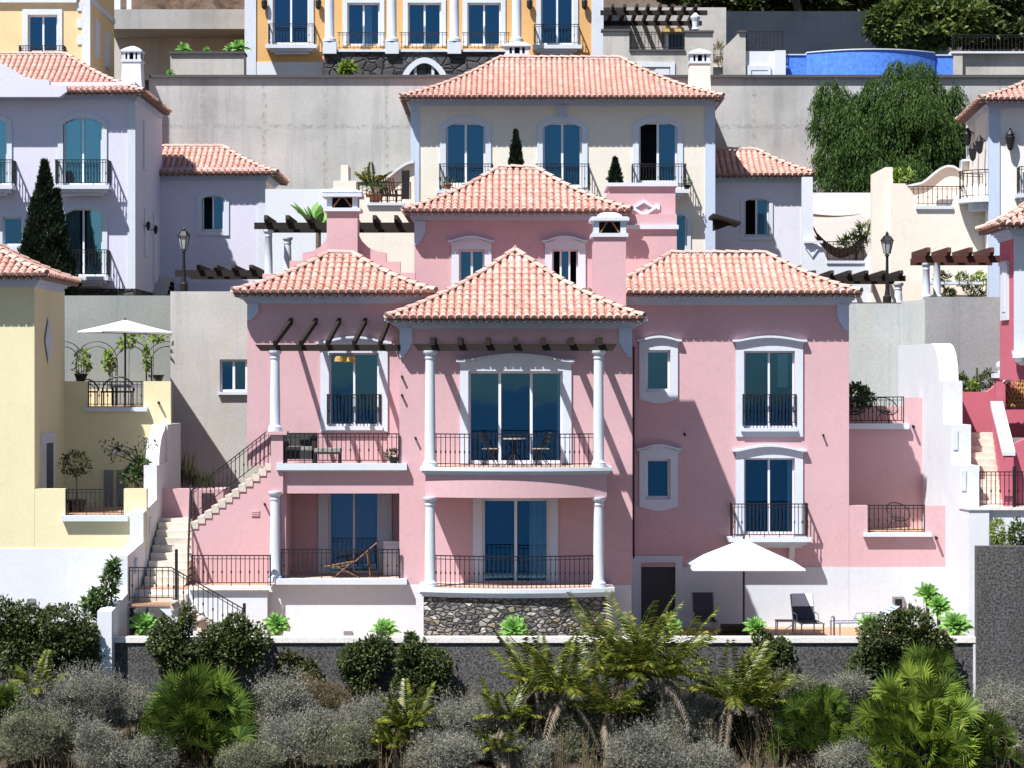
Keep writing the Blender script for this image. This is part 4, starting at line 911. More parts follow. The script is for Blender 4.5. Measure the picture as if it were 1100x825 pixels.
# ---- left terrace and its stairs (belong to the villa)
YS = 68.4
m = MB(); m.pprism([(205.5, 700), (205.5, 566), (300, 488), (300, 700)], YS, 0.35); m.build('stair_wall', 'pink', V_)
st = MB(); n = 13
for i in range(n):
    xa = 205 + 95 * i / n; xb = 205 + 95 * (i + 1) / n; yy = 566 - 74 * i / n; st.pbox(xa, xb + .6, yy - 5.6, yy + 2, YS - .03, 1.3)
so = st.build('stair', 'stair_stone', V_)
railing(P(206, 557, YS + .1), P(291, 490, YS + .1), 30 * YS / F, so, sp=0.15)
m = MB(); m.box(PX(140, 66.4), PX(285, 66.4), 66.4, YS, PZ(632, 66.4) - .05, PZ(632, 66.4)); m.build('terrace_floor', 'terrace_tile', V_)
m = MB(); m.pbox(141, 287, 633.5, 700, 66.35, 0.3); m.build('terrace_wall', 'white', V_)
m = MB(); m.box(PX(150, 66), PX(200, 66), 66.0, 66.34, PZ(649, 65.3) - .02, PZ(649, 65.3) + .19); m.build('landing_step', 'stair_stone', V_)
m = MB(); m.pbox(203, 291, 630, 634, 66.25, 0.45); s_ = m.build('terrace_edge', 'kerb', V_)
railing((PX(206, 66.3), 66.4, PZ(630, 66.3)), (PX(290, 66.3), 66.4, PZ(630, 66.3)), 33 * 66.3 / F, s_)
st = MB()   # flight climbing away from the viewer
for i in range(9):
    Ya = 66.9 + i * 0.36; z0 = PZ(636, 66.9); st.box(PX(161, 68.2), PX(204.5, 68.2), Ya, 70.6, z0 + i * 0.19 - .05, z0 + (i + 1) * 0.19)
so = st.build('stair', 'stair_stone', V_)
zb, zt_ = PZ(632, 66.9), PZ(632, 66.9) + 9 * .19
railing((PX(202, 67.0), 67.0, zb + .05), (PX(204.5, 70), 70.0, zt_), 0.95, so, sp=0.16)
m = MB(); m.pbox(158, 206, 525, 640, 70.7, 0.3); m.build('wall', 'pink', V_)
m = MB(); m.box(PX(160, 70.5), PX(206, 70.5), 70.2, 70.75, zt_ - .15, zt_ + .005); m.build('stair_landing', 'stair_stone', V_)
# lower landing with the garden steps
YG = 65.3
m = MB(); m.box(PX(137, YG), PX(186, YG), YG, 66.5, PZ(649, YG) - .06, PZ(649, YG)); lf = m.build('stair_landing', 'terrace_tile', V_)
m = MB(); m.pprism([(137, 649.2), (187, 649.2), (200, 660), (240, 690), (137, 690)], YG + .03, 0.25); m.build('landing_wall', 'white', V_)
m = MB(); m.pprism([(139, 653), (170, 653), (192, 672), (200, 684), (139, 684)], YG - .02, 0.06); m.build('stone_panel', 'basalt', V_)
st = MB()
for i in range(6): st.pbox(183 + i * 9.5, 194 + i * 9.5, 646 + i * 7.5, 656 + i * 7.5, YG - .05, 1.2)
so = st.build('garden_steps', 'stair_stone', V_)
railing(None, None, 36 * YG / F, so, sp=0.15, curve=[P(139, 645.5, YG), P(184, 645.5, YG), P(263, 691, YG)])
m = MB(); m.bar(P(189.5, 650, YG), P(189.5, 590, YG), 0.075); m.bar(P(262.5, 690, YG), P(262.5, 648, YG), 0.075); m.build('railing_post', 'iron', so)
def rock(x, y, Y, rx, rz_, label, group=None, seed=0):
    r_ = random.Random(seed); bm = bmesh.new(); bmesh.ops.create_icosphere(bm, subdivisions=3, radius=1.0); c = P(x, y, Y)
    dirs = [Vector((r_.gauss(0, 1), r_.gauss(0, 1), r_.gauss(0, 1))).normalized() for _ in range(9)]
    for v in bm.verts:
        d = v.co.normalized(); k = 1.0
        for q in dirs:
            t = d.dot(q)
            if t > 0.72: k = min(k, 0.72 / t + 0.03)    # broken facets
        v.co = Vector((d.x * rx * k, d.y * rx * .9 * k, d.z * rz_ * k)) + c
    me = bpy.data.meshes.new('rock'); bm.to_mesh(me); bm.free(); me.materials.append(MATS['rock']); me.polygons.foreach_set('use_smooth', [True] * len(me.polygons)); me.set_sharp_from_angle(angle=math.radians(25))
    o = bpy.data.objects.new('rock', me); COL.objects.link(o); return tag(o, label, 'rock', group)
for i, (x, y, w_, lb) in enumerate(((188, 648, .13, 'uppermost boulder at the top of the garden steps beside the railing post'), (207, 658, .14, 'second boulder from the top along the garden steps'), (216.5, 665, .15, 'third boulder down along the garden steps'), (229, 673, .15, 'lowest boulder along the garden steps'))): rock(x, y, YG - .12, w_, w_ * .8, lb, 'boulders along the garden steps', i + 3)
rock(177, 676, 64.75, .34, .22, 'large smooth pale boulder beside the bright agave below the landing', None, 77)

# small fittings on the pink walls
for x, y, Y in ((431.5, 404, YF_), (431.5, 424, YF_), (284, 541, YS), (884, 467, YW), (735, 466, YW), (446, 470, YF_)):
    m = MB(); m.bar(P(x, y, Y), P(x + 1, y + 1.5, Y - .14), .045); m.build('spout', 'soot', V_)
m = MB(); m.pbox(270, 279, 548, 555, YS - .02, .04)
for i in range(3): m.pbox(270.6, 278.4, 549.2 + i * 2, 550.2 + i * 2, YS - .035, .02)
m.build('vent', 'pink', V_)
# ================================================================ ground
def sheet(name, prof, mat, x0=-400, x1=400, nx=1):
    m = MB()
    for (ya, za), (yb, zb) in zip(prof[:-1], prof[1:]):
        for i in range(nx):
            xa, xb = x0 + (x1 - x0) * i / nx, x0 + (x1 - x0) * (i + 1) / nx
            m.face([(xa, ya, za), (xb, ya, za), (xb, yb, zb), (xa, yb, zb)])
    return structure(m.build(name, mat, None))
ZT1, ZT2, ZT3 = -7.02, 2.62, 12.2
sheet('hillside', [(-60, -34), (20, -22), (45, -14.2), (57, -10.6), (63.5, -8.5), (63.85, -8.4), (63.9, ZT1), (79.4, ZT1), (79.5, ZT2), (99.3, ZT2), (99.4, ZT3), (121, ZT3), (128, 17), (150, 34), (300, 120), (900, 300)], 'earth')
structure_sea = sheet('sea', [(-6000, -34.5), (-50, -34.5)], 'sea', -8000, 8000)
# rough garden slope in front of the wall, a lumpy skin over the hillside sheet
m = MB()
def gfn(u, v):
    x = -17 + 34 * u; y = 57 + 6.55 * v; z = -10.6 + (y - 57) * (2.1 / 6.9)
    return (x, y, z + 0.10 + 0.10 * math.sin(x * 1.7 + y) * math.sin(y * 2.3 - x * .6) + 0.05 * math.sin(x * 5.1 + y * 3) + rnd.uniform(-.03, .03))
m.grid(gfn, 130, 40); structure(m.build('garden_soil', 'earth', None, smooth='full'))
m = MB(); m.box(PX(80, 64), PX(1049, 64), 63.88, 71.5, ZT1 - .05, ZT1 + .02); structure(m.build('terrace_paving', 'terrace_tile', None))

# ================================================================ walls
def wall_thing(name, mats, label, build, cat='wall', cap=None):
    m = MB(); build(m); o = m.build(name, mats, None); tag(o, label, cat); return o
YK = 63.6
w = wall_thing('garden_wall', 'pebbledash', 'long low dark pebbledash wall below the pink villa terrace', lambda m: m.pbox(108, 1049.5, 690, 790, YK, 0.3))
m = MB(); m.pbox(106, 1049.7, 684.5, 690.5, YK - .05, 0.36); m.build('coping', 'kerb', w)
m = MB(); m.pbox(1045.5, 1049.3, 686, 760, YK - .03, .1); m.build('edge_strip', 'white', w)
wall_thing('garden_wall', 'pebbledash', 'tall dark pebbledash wall at the right edge under the red house steps', lambda m: m.pbox(1050, 1180, 587, 800, YK - .3, 0.4))
w = wall_thing('garden_wall', 'pebbledash', 'short dark pebbledash wall at the left below the yellow house', lambda m: m.pbox(-60, 107, 672, 780, YK - .1, 0.3))
m = MB(); m.pbox(-60, 107.5, 670, 673, YK - .15, 0.4); m.build('coping', 'coping', w)
# right stepped boundary wall: constant X, steps climbing the hill
SHY, SHK = 71.4, 0.10      # the wall runs slightly askew: X falls 0.10 m per metre of depth
X0 = 12.5; X1 = X0 + 0.56
class SkewMB(MB):
    def build(s, *a, **k):
        s.v = [(x - SHK * (y - SHY), y, z) for x, y, z in s.v]; return MB.build(s, *a, **k)
def scroll(Ya, za, zb, n=8):   # rounded shoulder between two heights, seen in section (y, z)
    return [(Ya + (1 - math.cos(math.pi / 2 * i / n)) * 0.9, za + (zb - za) * math.sin(math.pi / 2 * i / n)) for i in range(n + 1)]
def stepwall(m, X0, X1, segs, Yend, zbot):
    prof = [(segs[0][0], zbot)]
    for i, (Ya, z, sc) in enumerate(segs):
        if sc: prof += scroll(Ya, prof[-1][1] if i else zbot, z)
        else: prof.append((Ya, z))
        prof.append((segs[i + 1][0] if i + 1 < len(segs) else Yend, z))
    prof.append((Yend, zbot)); m.xprism(prof, X0, X1)
Yr = lambda px: 52242.0 / (px - 284)
segR = [(Yr(1041), PZ(548, Yr(1041)), False), (Yr(1031), PZ(500, Yr(1031)), False), (Yr(1022), PZ(456, Yr(1022)), False), (Yr(1013), PZ(409, Yr(1013)), False), (Yr(1009), PZ(369, Yr(1000)), True)]
m = SkewMB(); stepwall(m, X0, X1, segR, 76.7, -8.2); wr = tag(m.build('boundary_wall', 'white', None), 'white stepped boundary wall between the pink villa and the red house stairs', 'wall')
m = MB()
for (xa, y0, y1, Y) in ((1024, 462, 483, Yr(1022)), (1033, 505, 527, Yr(1031))): m.pbox(xa, xa + 5, y0, y1, Y - .03, .05)
m.build('vent_tile', 'trim', wr, weld=False)
m = SkewMB(); m.box(X0 - .03, X1 + .03, segR[0][0] - .04, segR[1][0] - .002, segR[0][1] + .002, segR[0][1] + .05); m.build('coping', 'white', wr)
# left stepped boundary wall
XL1 = PX(120, 62.6) 
def leftpts():
    # (px of the front face's right edge, y of its top, distance)
    return [(120, 657, 63.2), (137, 597, 65.3), (154, 551, 67.6), (168.5, 500, 69.8), (180, 456, 71.6)]
def leftwall(m):
    L_ = leftpts(); zb = -8.2
    for i, (px, py, Y) in enumerate(L_):
        Yn = L_[i + 1][2] if i + 1 < len(L_) else 74.0; pn = L_[i + 1][0] if i + 1 < len(L_) else 194
        xa, xb = PX(px, Y), PX(pn, Yn); z = PZ(py, Y); zn = PZ(L_[i + 1][1], L_[i + 1][2]) if i + 1 < len(L_) else z
        w_ = 0.37
        bot = [(xa - w_, Y, zb), (xa, Y, zb), (xb, Yn, zb), (xb - w_, Yn, zb)]
        # the top climbs gently along each panel
        zr = z + (zn - z) * (0.22 if i < 3 else 0.05); top = [(xa - w_, Y, z), (xa, Y, z), (xb, Yn, zr), (xb - w_, Yn, zr)]
        for q in range(4):
            r = (q + 1) % 4; m.face([bot[q], bot[r], top[r], top[q]])
        m.face(top)
wl = wall_thing('boundary_wall', 'white', 'white stepped boundary wall between the yellow house and the pink villa stairs', leftwall)
m = MB()
L5 = leftpts()[3]; L6 = leftpts()[4]
xa = PX(L6[0], L6[2]); n = 8
pr = [(L6[2] - .02, PZ(456, L6[2]))] + [(L6[2] - 1.3 * math.sin(math.pi / 2 * i / n), PZ(456, L6[2]) - .15 - (PZ(456, L6[2]) - PZ(498, L5[2]) - .1) * (1 - math.cos(math.pi / 2 * i / n))) for i in range(1, n + 1)] + [(L6[2] - .02, PZ(500, L5[2]))]
m.xprism(pr, xa - .44, xa - .06); m.build('scroll', 'white', wl)
m = MB()
for (px, Y, y0, y1) in ((160.5, 68.7, 556, 573), (146, 66.4, 600, 616)):
    m.box(PX(px, Y) - .02, PX(px, Y) + .05, Y - .2, Y + .25, PZ(y1, Y), PZ(y0, Y))
m.build('vent_tile', 'trim', wl)
# retaining walls behind the villa
w = wall_thing('retaining_wall', 'concrete_smooth', 'pale concrete retaining wall with a small window left of the pink villa', lambda m: [m.pbox(183, 236, 313, 620, 77, 0.4), m.pbox(265.5, 470, 313, 620, 77, 0.4), m.pbox(236, 265.5, 313, 386, 77, 0.4), m.pbox(236, 265.5, 421.5, 620, 77, 0.4)])
window(w, 77, 236, 265.5, 386, 421.5, sill=(234, 267, 421, 424, .12), frame='white_frame', fw=2.4)
wall_thing('retaining_wall', 'concrete_green', 'grey-green wall behind the parasol and trellis arches of the yellow house', lambda m: m.pbox(-60, 183.5, 317.5, 620, 78.5, 0.4))
wall_thing('retaining_wall', 'concrete_pale', 'pale grey-green retaining wall at the right end of the pink villa roof', lambda m: m.pbox(700, 969, 326, 600, 78.4, 0.3))
def angled(m):
    a, b = (PX(968.5, 78.4), 78.4), (PX(993.5, 76.8), 76.8)
    m.zprism([a, b, (b[0] + .1, b[1] + .4), (a[0] + .1, a[1] + .5)], -7, PZ(323, 77.6))
wall_thing('retaining_wall', 'concrete_pale', 'narrow pale angled wall joining the two retaining walls behind the white stepped wall', angled)
wall_thing('retaining_wall', 'concrete_grey', 'smooth grey wall behind the red house stairs, under the red pergola', lambda m: m.pbox(993.5, 1200, 319, 620, 76.8, 0.4))
w = wall_thing('retaining_wall', 'concrete', 'huge weathered concrete retaining wall across the hillside behind the beige house', lambda m: m.pbox(160, 1600, 83, 420, 99, 0.6))
m = MB(); m.pbox(160, 1600, 80.3, 83.2, 98.85, 0.9); m.build('coping', 'coping', w)

# ================================================================ yellow house
yh = thing('house', 'yellow house at the left edge with a tiled roof and two terraces', 'house', P(60, 650, 70))
YY = 68.0; XC = PX(37, YY)
m = MB(); m.box(PX(-120, YY), XC, YY, 72.6, PZ(592, YY), PZ(306, YY)); m.build('wall', 'yellow', yh)
m = MB(); m.pbox(-120, 158, 589.5, 720, YY - .03, 0.35); m.build('plinth', 'white', yh)
hip_roof(yh, PX(-160, 67.4), PX(50, 67.4), 67.4, 72.5, PZ(295.5, 67.4), 1.35)
cornice(yh, PX(-120, YY), XC, YY, 72, PZ(296.5, YY), 12 * YY / F, 0.33)
m = MB()
m.pbox(37.2, 70, 525, 589.3, YY, 0.25); m.pbox(133, 157.5, 525, 589.3, YY, 0.25); m.pbox(70, 133, 556, 589.3, YY, 0.25); m.build('parapet', 'yellow', yh)
m = MB(); m.pbox(66, 137, 554, 560, YY - .18, 0.44); s_ = m.build('balcony_slab', 'trim', yh)
railing((PX(70.5, YY), YY + .1, PZ(554, YY)), (PX(132.5, YY), YY + .1, PZ(554, YY)), 28 * YY / F, s_)
YZ = 72.6
m = MB(); m.box(XC - .5, PX(147, YY), YY + .25, YZ, PZ(553, YY) - .2, PZ(553, YY)); m.build('terrace_floor', 'terrace_tile', yh)
m = MB(); m.pbox(40, 183.3, 441, 600, YZ, 0.3); m.pbox(40, 94, 409.5, 441, YZ, 0.3); m.pbox(154, 183.3, 409.5, 441, YZ, 0.3); m.build('terrace_wall', 'yellow', yh)
m = MB(); m.pbox(90, 158, 437.5, 442, YZ - .18, 0.5); s_ = m.build('balcony_slab', 'trim', yh)
railing((PX(94.5, YZ), YZ + .1, PZ(437.5, YZ)), (PX(153.5, YZ), YZ + .1, PZ(437.5, YZ)), 27.5 * YZ / F, s_)
m = MB(); m.box(PX(40, YZ), PX(182, 78), YZ + .3, 78.4, PZ(437, YZ) - .2, PZ(437, YZ)); m.build('terrace_floor', 'terrace_tile', yh)
m = MB(); m.pbox(60, 120, 418, 445, 75.5, .3); m.build('terrace_wall', 'yellow', yh)
# window and diamond on the side wall facing right
m = MB(); za, zb = PZ(525, 70.2), PZ(465, 70.2); m.box(XC - .02, XC + .05, 68.9, 70.9, za, zb); g = m.build('window', 'trim', yh)
m = MB(); m.box(XC + .05, XC + .058, 69.5, 70.5, za, zb - .28); m.build('pane', 'water_dark', g)
m = MB(); cz, cy = PZ(366, 69.9), 69.9
for s0, xx in ((1.0, .04),): m.face([(XC + xx, cy - .55, cz), (XC + xx, cy, cz + .68), (XC + xx, cy + .55, cz), (XC + xx, cy, cz - .68)]); 
m.face([(XC + .045, cy - .35, cz), (XC + .045, cy, cz + .45), (XC + .045, cy + .35, cz), (XC + .045, cy, cz - .45)]); m.build('diamond_moulding', 'trim', yh)
for x0 in (111.5, 125):
    m = MB(); m.pbox(x0, x0 + 10, 505, 552, YZ - .05, .05); 
    for i in range(10): m.pbox(x0 + 1.5, x0 + 8.5, 508 + i * 4, 510 + i * 4, YZ - .07, .02)
    m.build('louvre_shutter', 'grille', yh)
m = MB(); m.pbox(121.5, 126, 483, 489, YZ - .15, .15); m.build('wall_lamp', 'white', yh)
m = MB(); m.bar(P(170, 432, YZ), P(171, 433, YZ - .2), .05); m.build('spout', 'soot', yh)
m = MB(); m.pbox(29, 38, 643, 647, YY - .06, .03); m.build('vent', 'grille', yh)

# ================================================================ red house and its stairs
rh = thing('house', 'raspberry red house at the right edge with white corner and pink stairs', 'house', P(1095, 540, 70))
YR = 69.4; XR = PX(1089, YR)
m = MB(); m.box(XR, XR + 6, YR, 71.4, PZ(408, YR), PZ(255, YR)); m.build('wall', 'red', rh)
m = MB(); m.box(XR + .001, XR + 1.0, YR - .06, YR + .05, PZ(377, YR), PZ(252, YR)); m.box(XR - .05, XR + 1.0, YR - .12, YR + .05, PZ(381, YR), PZ(376.5, YR)); m.build('pilaster', 'trim', rh)
m = MB(); xx = XR - .0; m.box(xx - .06, xx, 70.05, 71.05, PZ(344, 70.5), PZ(285, 70.5)); m.box(xx - .1, xx, 70.0, 71.1, PZ(285, 70.5), PZ(281, 70.5)); g = m.build('window', 'trim', rh)
m = MB(); m.box(xx - .075, xx - .06, 70.3, 70.75, PZ(335, 70.5), PZ(292, 70.5)); m.build('shutter', 'white', g)
hip_roof(rh, PX(1073, 68.8), PX(1073, 68.8) + 6.5, 68.8, 72.0, PZ(241, 68.8), 1.0)
cornice(rh, XR, XR + 6, YR, 71.4, PZ(242.5, YR), 14 * YR / F, 0.3)
st = MB()
for i in range(13):
    Ya = 69.7 + i * 0.28; z0 = PZ(560, 69.7); st.box(PX(1036, Ya), PX(1081 - 10 * i / 12, Ya), Ya, 73.6, z0 + i * .187 - .3, z0 + (i + 1) * .187)
st.build('stair', 'stair_stone', rh, weld=False)
m = MB(); m.pprism([(1025, 470), (1028, 421), (1060, 421), (1071, 413), (1078, 406), (1120, 400), (1120, 470)], 74.4, .3); m.build('wall', 'red', rh)
def skewslab(name, mat, a, b, ya0, ya1, yb0, yb1, w):   # sloping slab between px a at 69.6 m and px b at 73.2 m
    m = MB(); A, B = PX(a, 69.6), PX(b, 73.2); z = [PZ(ya0, 69.6), PZ(ya1, 69.6), PZ(yb1, 73.2), PZ(yb0, 73.2)]
    L_ = [(A, 69.6, z[0]), (A, 69.6, z[1]), (B, 73.2, z[2]), (B, 73.2, z[3])]; R_ = [(x + w, y, q) for x, y, q in L_]
    m.face(L_); m.face(R_)
    for i in range(4): m.face([L_[i], L_[(i + 1) % 4], R_[(i + 1) % 4], R_[i]])
    return m.build(name, mat, rh)
skewslab('stair_wall', 'red', 1079, 1066, 560, 492, 500, 440, .26)
skewslab('handrail', 'white', 1077, 1064, 489.5, 485, 437.5, 431, .36)
m = MB()
for i in range(8):
    for sg in (-1, 1): m.bar(P(1082 + i * 4, 437, 73.55), P(1082 + i * 4 + sg * 14, 405, 73.55), .03)
m.build('lattice', 'gold', rh, weld=False)
m = MB(); m.pbox(1070, 1080, 405, 450, 73.3, .3); pp = m.build('pier', 'red', rh)
m = MB(); m.pbox(1068, 1081.5, 401, 406, 73.25, .45); c = P(1075, 401, 73.45); m.lathe([(.08, 0), (.1, .06), (.06, .09), (.14, .18), (.15, .25), (.1, .33), (.03, .36)], c, 12); m.build('ball_finial', 'white', pp)
m = MB(); m.pprism([(1083, 600), (1083, 492), (1086, 478), (1200, 430), (1200, 600)], 70.2, .3); m.build('wall', 'red', rh)
m = MB(); m.bar(P(1080, 409, 73.4), P(1105, 387, 72.6), .28, .12); m.build('handrail', 'white', rh)
m = MB(); m.pprism([(1080, 440), (1080, 414), (1105, 392), (1200, 392), (1200, 440)], 73.6, .2); m.build('wall', 'red', rh)
m = MB(); m.lathe([(.05, -.22), (.22, -.12), (.28, 0), (.22, .12), (.05, .22)], P(1098, 384, 69.1), 14); m.build('ornament', 'white', rh)
m = MB(); m.pbox(1052, 1200, 547, 600, 69.2, .3); m.build('terrace_wall', 'white', rh)
m = MB(); m.pbox(1052, 1200, 545, 548, 69.1, 1.2); s_ = m.build('terrace_edge', 'kerb', rh)
railing((PX(1053, 69.2), 69.25, PZ(545, 69.2)), (PX(1130, 69.2), 69.25, PZ(545, 69.2)), 38 * 69.2 / F, s_)
m = MB(); m.bar(P(1089.5, 545, 69.2), P(1089.5, 501, 69.2), .08); m.build('railing_post', 'iron', s_)
# ================================================================ lilac house (upper left)
lh = thing('house', 'lilac house at the upper left with arched balcony doors and a pale chimney', 'house', P(100, 318, 90))
YL2 = 88.0
ho = [(68, 109.5, 126, 199), (68.5, 110, 224, 297), (-30, 7.5, 126, 199), (3, 24, 233, 264)]
facade(lh, 'lilac', YL2, -130, 145, 88, 312, 6.8, ho)
for i, (h, ar) in enumerate(((ho[0], 7), (ho[1], 7), (ho[2], 7))):
    window(lh, YL2, *h, arch=ar, sur=(5.5, 5.5, 5.5, 0), kind='french_window', glass='glass_pale', curtain=[(0.06, 0.40), (0.56, 0.95)], fw=1.8)
window(lh, YL2, *ho[3], leaves=1, sur=(4, 4, 5, 6), fw=1.8)
juliet(lh, YL2, 59, 115, 171, 198, (56, 117, 198.5, 209), pr=.75)
juliet(lh, YL2, 59, 114, 268, 296.5, (56, 116, 296.8, 307), pr=.75)
juliet(lh, YL2, -40, 12, 171, 198, (-44, 13, 198.5, 209), pr=.75)
m = MB(); m.pbox(137, 145.3, 108, 312, YL2 - .05, .3); m.build('pilaster', 'trim', lh)
m = MB(); m.pbox(-130, 146, 310, 320, YL2 - .08, 7); m.build('stone_base', 'basalt', lh)
hip_roof(lh, PX(-150, 87.4), PX(155, 87.4), 87.4, 94.1, PZ(98.5, 87.4), PZ(58, 90.3) - PZ(98.5, 87.4))
cornice(lh, PX(-130, YL2), PX(145, YL2), YL2, 94.2, PZ(99.5, YL2), 8 * YL2 / F, .34)
m = MB(); m.pprism([(-130, 50), (-25, 52), (0, 67.5), (14, 75), (27, 82.5), (38, 85), (52.5, 85.5), (53, 91.5), (71, 92), (72, 98), (64, 104), (-130, 104)], 87.2, .35); m.build('gable_parapet', 'lilac_pale', lh)
chimney(lh, 129, 152.5, 66, 101, 89.8, .9, 'lilac_pale', taper=2, style='vents', caph=18, capw=1.6)
xs_ = PX(145, YL2)
for (Y, y0, y1, nm, w_) in ((90.3, 131, 183, 'window', .5), (90.5, 225, 276, 'window', .5), (93.0, 230, 305, 'door', 1.0)):
    m = MB(); m.box(xs_ - .02, xs_ + .05, Y - w_ / 2 - .12, Y + w_ / 2 + .12, PZ(y1, Y), PZ(y0, Y)); o = m.build(nm, 'trim', lh)
    m = MB(); m.box(xs_ + .05, xs_ + .06, Y - w_ / 2, Y + w_ / 2, PZ(y1 - 3, Y), PZ(y0 + 4, Y)); m.build('pane' if nm == 'window' else 'door_leaf', 'lilac_pale' if nm == 'door' else 'white', o)
for (Y, y) in ((90.0, 243), (91.9, 247)):
    m = MB(); m.bar((xs_, Y, PZ(y, Y)), (xs_ + .16, Y, PZ(y - 1, Y)), .03); m.lathe([(.03, -.16), (.07, -.05), (.08, .1), (.02, .18)], (xs_ + .18, Y, PZ(y, Y)), 8); m.build('wall_lamp', 'iron', lh)
st = MB()
for i in range(5): st.box(xs_, PX(181, 93), 92.2 + i * .3, 94.6, PZ(319, 92.2) + i * .17 - .2, PZ(319, 92.2) + (i + 1) * .17 - .05)
st.build('door_steps', 'concrete_smooth', lh)
# its lower annex
YA = 94.5
ha = [(217, 240.5, 210, 248)]
facade(lh, 'lilac', YA, 165, 285, 180, 330, 3.8, ha)
window(lh, YA, *ha[0], arch=4, sur=(5.5, 5.5, 5.5, 5), fw=1.6, open_leaf=0)
m = MB(); m.pbox(277, 285.4, 195, 322, YA - .04, .2); m.build('pilaster', 'trim', lh)
m = MB(); m.box(PX(285, YA) + .002, PX(285, YA) + .03, YA + .02, 98.4, PZ(330, YA), PZ(190, YA)); m.build('side_wall', 'cream', lh)
hip_roof(lh, PX(60, 94), PX(298, 94), 94, 98.6, PZ(186, 94), PZ(159, 96.3) - PZ(186, 94), sp=.22)
cornice(lh, PX(165, YA), PX(285, YA), YA, 98.2, PZ(187, YA), 7 * YA / F, .3)

# ================================================================ beige house (upper middle)
bh = thing('house', 'beige house behind the pink villa with three tall arched balcony doors', 'house', P(600, 300, 97))
Y2 = 94.0
hbg = [(479, 521.5, 131.5, 199), (583, 625, 131.5, 201), (686, 727.5, 131, 196.5), (722, 738, 230, 275)]
facade(bh, 'beige', Y2, 441.5, 768, 106, 330, 7, hbg)
window(bh, Y2, *hbg[0], arch=6, sur=(6.5, 6, 7, 0), kind='french_window', fw=2.2)
window(bh, Y2, *hbg[1], arch=6, sur=(6, 6, 7, 0), kind='french_window', fw=2.2)
window(bh, Y2, *hbg[2], arch=6, sur=(6, 6, 7, 0), kind='french_window', fw=2.2, open_leaf=0, label='arched balcony door with its left leaf open', back='room_black')
window(bh, Y2, *hbg[3], arch=5, leaves=1, sur=(4, 4, 4, 0), fw=2)
m = MB(); m.pprism([(599, 113), (608.5, 113), (606.5, 127), (601, 127)], Y2 - .12, .14); m.build('keystone', 'trim_blue', bh)
juliet(bh, Y2, 472, 529, 176, 204, (469, 532, 204, 212), pr=.8)
juliet(bh, Y2, 576, 633, 176, 205, (573, 636, 205, 213), pr=.8)
juliet(bh, Y2, 680, 737, 176, 203, (677, 740, 203, 213), pr=.8)
for a, b in ((441.2, 450.5), (757.5, 768.3)):
    m = MB(); m.pbox(a, b, 114, 300, Y2 - .05, .3); m.build('pilaster', 'trim_blue', bh)
hip_roof(bh, PX(430, 93.2), PX(777, 93.2), 93.2, 100.6, PZ(104, 93.2), PZ(63.5, 96.9) - PZ(104, 93.2))
cornice(bh, PX(441.5, Y2), PX(768, Y2), Y2, 100, PZ(105, Y2), 9 * Y2 / F, .35)
chimney(bh, 740, 764, 68, 106, 96.2, .9, 'cream', taper=1.4, style='vents', caph=17, capw=1.8)
chimney(bh, 543, 568, 60, 80, 97.6, .9, 'cream', taper=0, style='vents', caph=17, capw=2)
# right annex of the beige house
Y3 = 96.0
h3 = [(799.5, 826, 213, 254)]
an = thing('house', 'low pale lilac annex with tiled roof right of the beige house', 'house', P(820, 300, 97))
facade(an, 'lilac_pale', Y3, 758, 872, 186, 330, 4, h3)
window(an, Y3, *h3[0], arch=4, sur=(4, 4, 4, 4), fw=1.8, open_leaf=0, back='room_black')
m = MB(); m.pbox(861, 872.3, 192, 320, Y3 - .04, .2); m.build('pilaster', 'trim', an)
hip_roof(an, PX(640, 95.5), PX(882, 95.5), 95.5, 100, PZ(188, 95.5), PZ(162, 97.7) - PZ(188, 95.5), sp=.22)
cornice(an, PX(758, Y3), PX(872, Y3), Y3, 99.8, PZ(189, Y3), 7 * Y3 / F, .3)
m = MB(); m.pprism([(766, 229), (796, 238), (796, 240.5), (766, 232)], 91.2, 2.2); pr_ = m.build('porch_roof', 'wood_dark', an)
m = MB(); m.pprism([(766, 232.2), (790, 239.5), (786, 241), (775, 245), (766, 248)], 92.4, .25); m.build('bracket', 'wood_dark', pr_)

# ================================================================ terrace between lilac and beige houses
tb = thing('terrace_house', 'cream terrace with a curved parapet and railing left of the beige house', 'terrace', P(400, 318, 88))
m = MB(); m.pbox(386, 446, 219.5, 330, 88, .3); m.pbox(384, 397, 212, 219.5, 88, .3); m.pbox(432, 446, 214, 219.5, 88, .3); m.build('wall', 'cream', tb)
m = MB(); m.pbox(394, 434, 217.5, 220.5, 87.9, .45); s_ = m.build('terrace_edge', 'trim', tb)
railing((PX(383, 88), 88.1, PZ(218, 88)), (PX(441, 88), 88.1, PZ(218, 88)), 22 * 88 / F, s_, sp=.14)
m = MB(); m.box(PX(383, 88), PX(446, 88), 88.3, 92.5, PZ(219, 88) - .2, PZ(219, 88)); m.build('terrace_floor', 'terrace_tile', tb)
m = MB(); pts = [(386, 240), (386, 204)] + [(400 + 45 * t, 200 - 26 * (3 * t * t - 2 * t ** 3)) for t in [i / 10 for i in range(11)]] + [(446, 240)]
m.pprism(pts, 92.4, .3); m.build('wall', 'cream', tb)
m = MB(); m.ring(wp([(398 + 47 * t, 198.5 - 26 * (3 * t * t - 2 * t ** 3)) for t in [i / 10 for i in range(11)]], 92.4), wp([(398 + 47 * t, 201.5 - 26 * (3 * t * t - 2 * t ** 3)) for t in [i / 10 for i in range(11)]], 92.4), 92.2, 92.8, closed=False); m.build('coping', 'trim', tb)
m = MB(); m.pbox(366, 374, 177, 215, 89.2, 1.4); m.pbox(358, 384, 194, 215, 89.0, 1.4); m.build('pier', 'cream', tb)
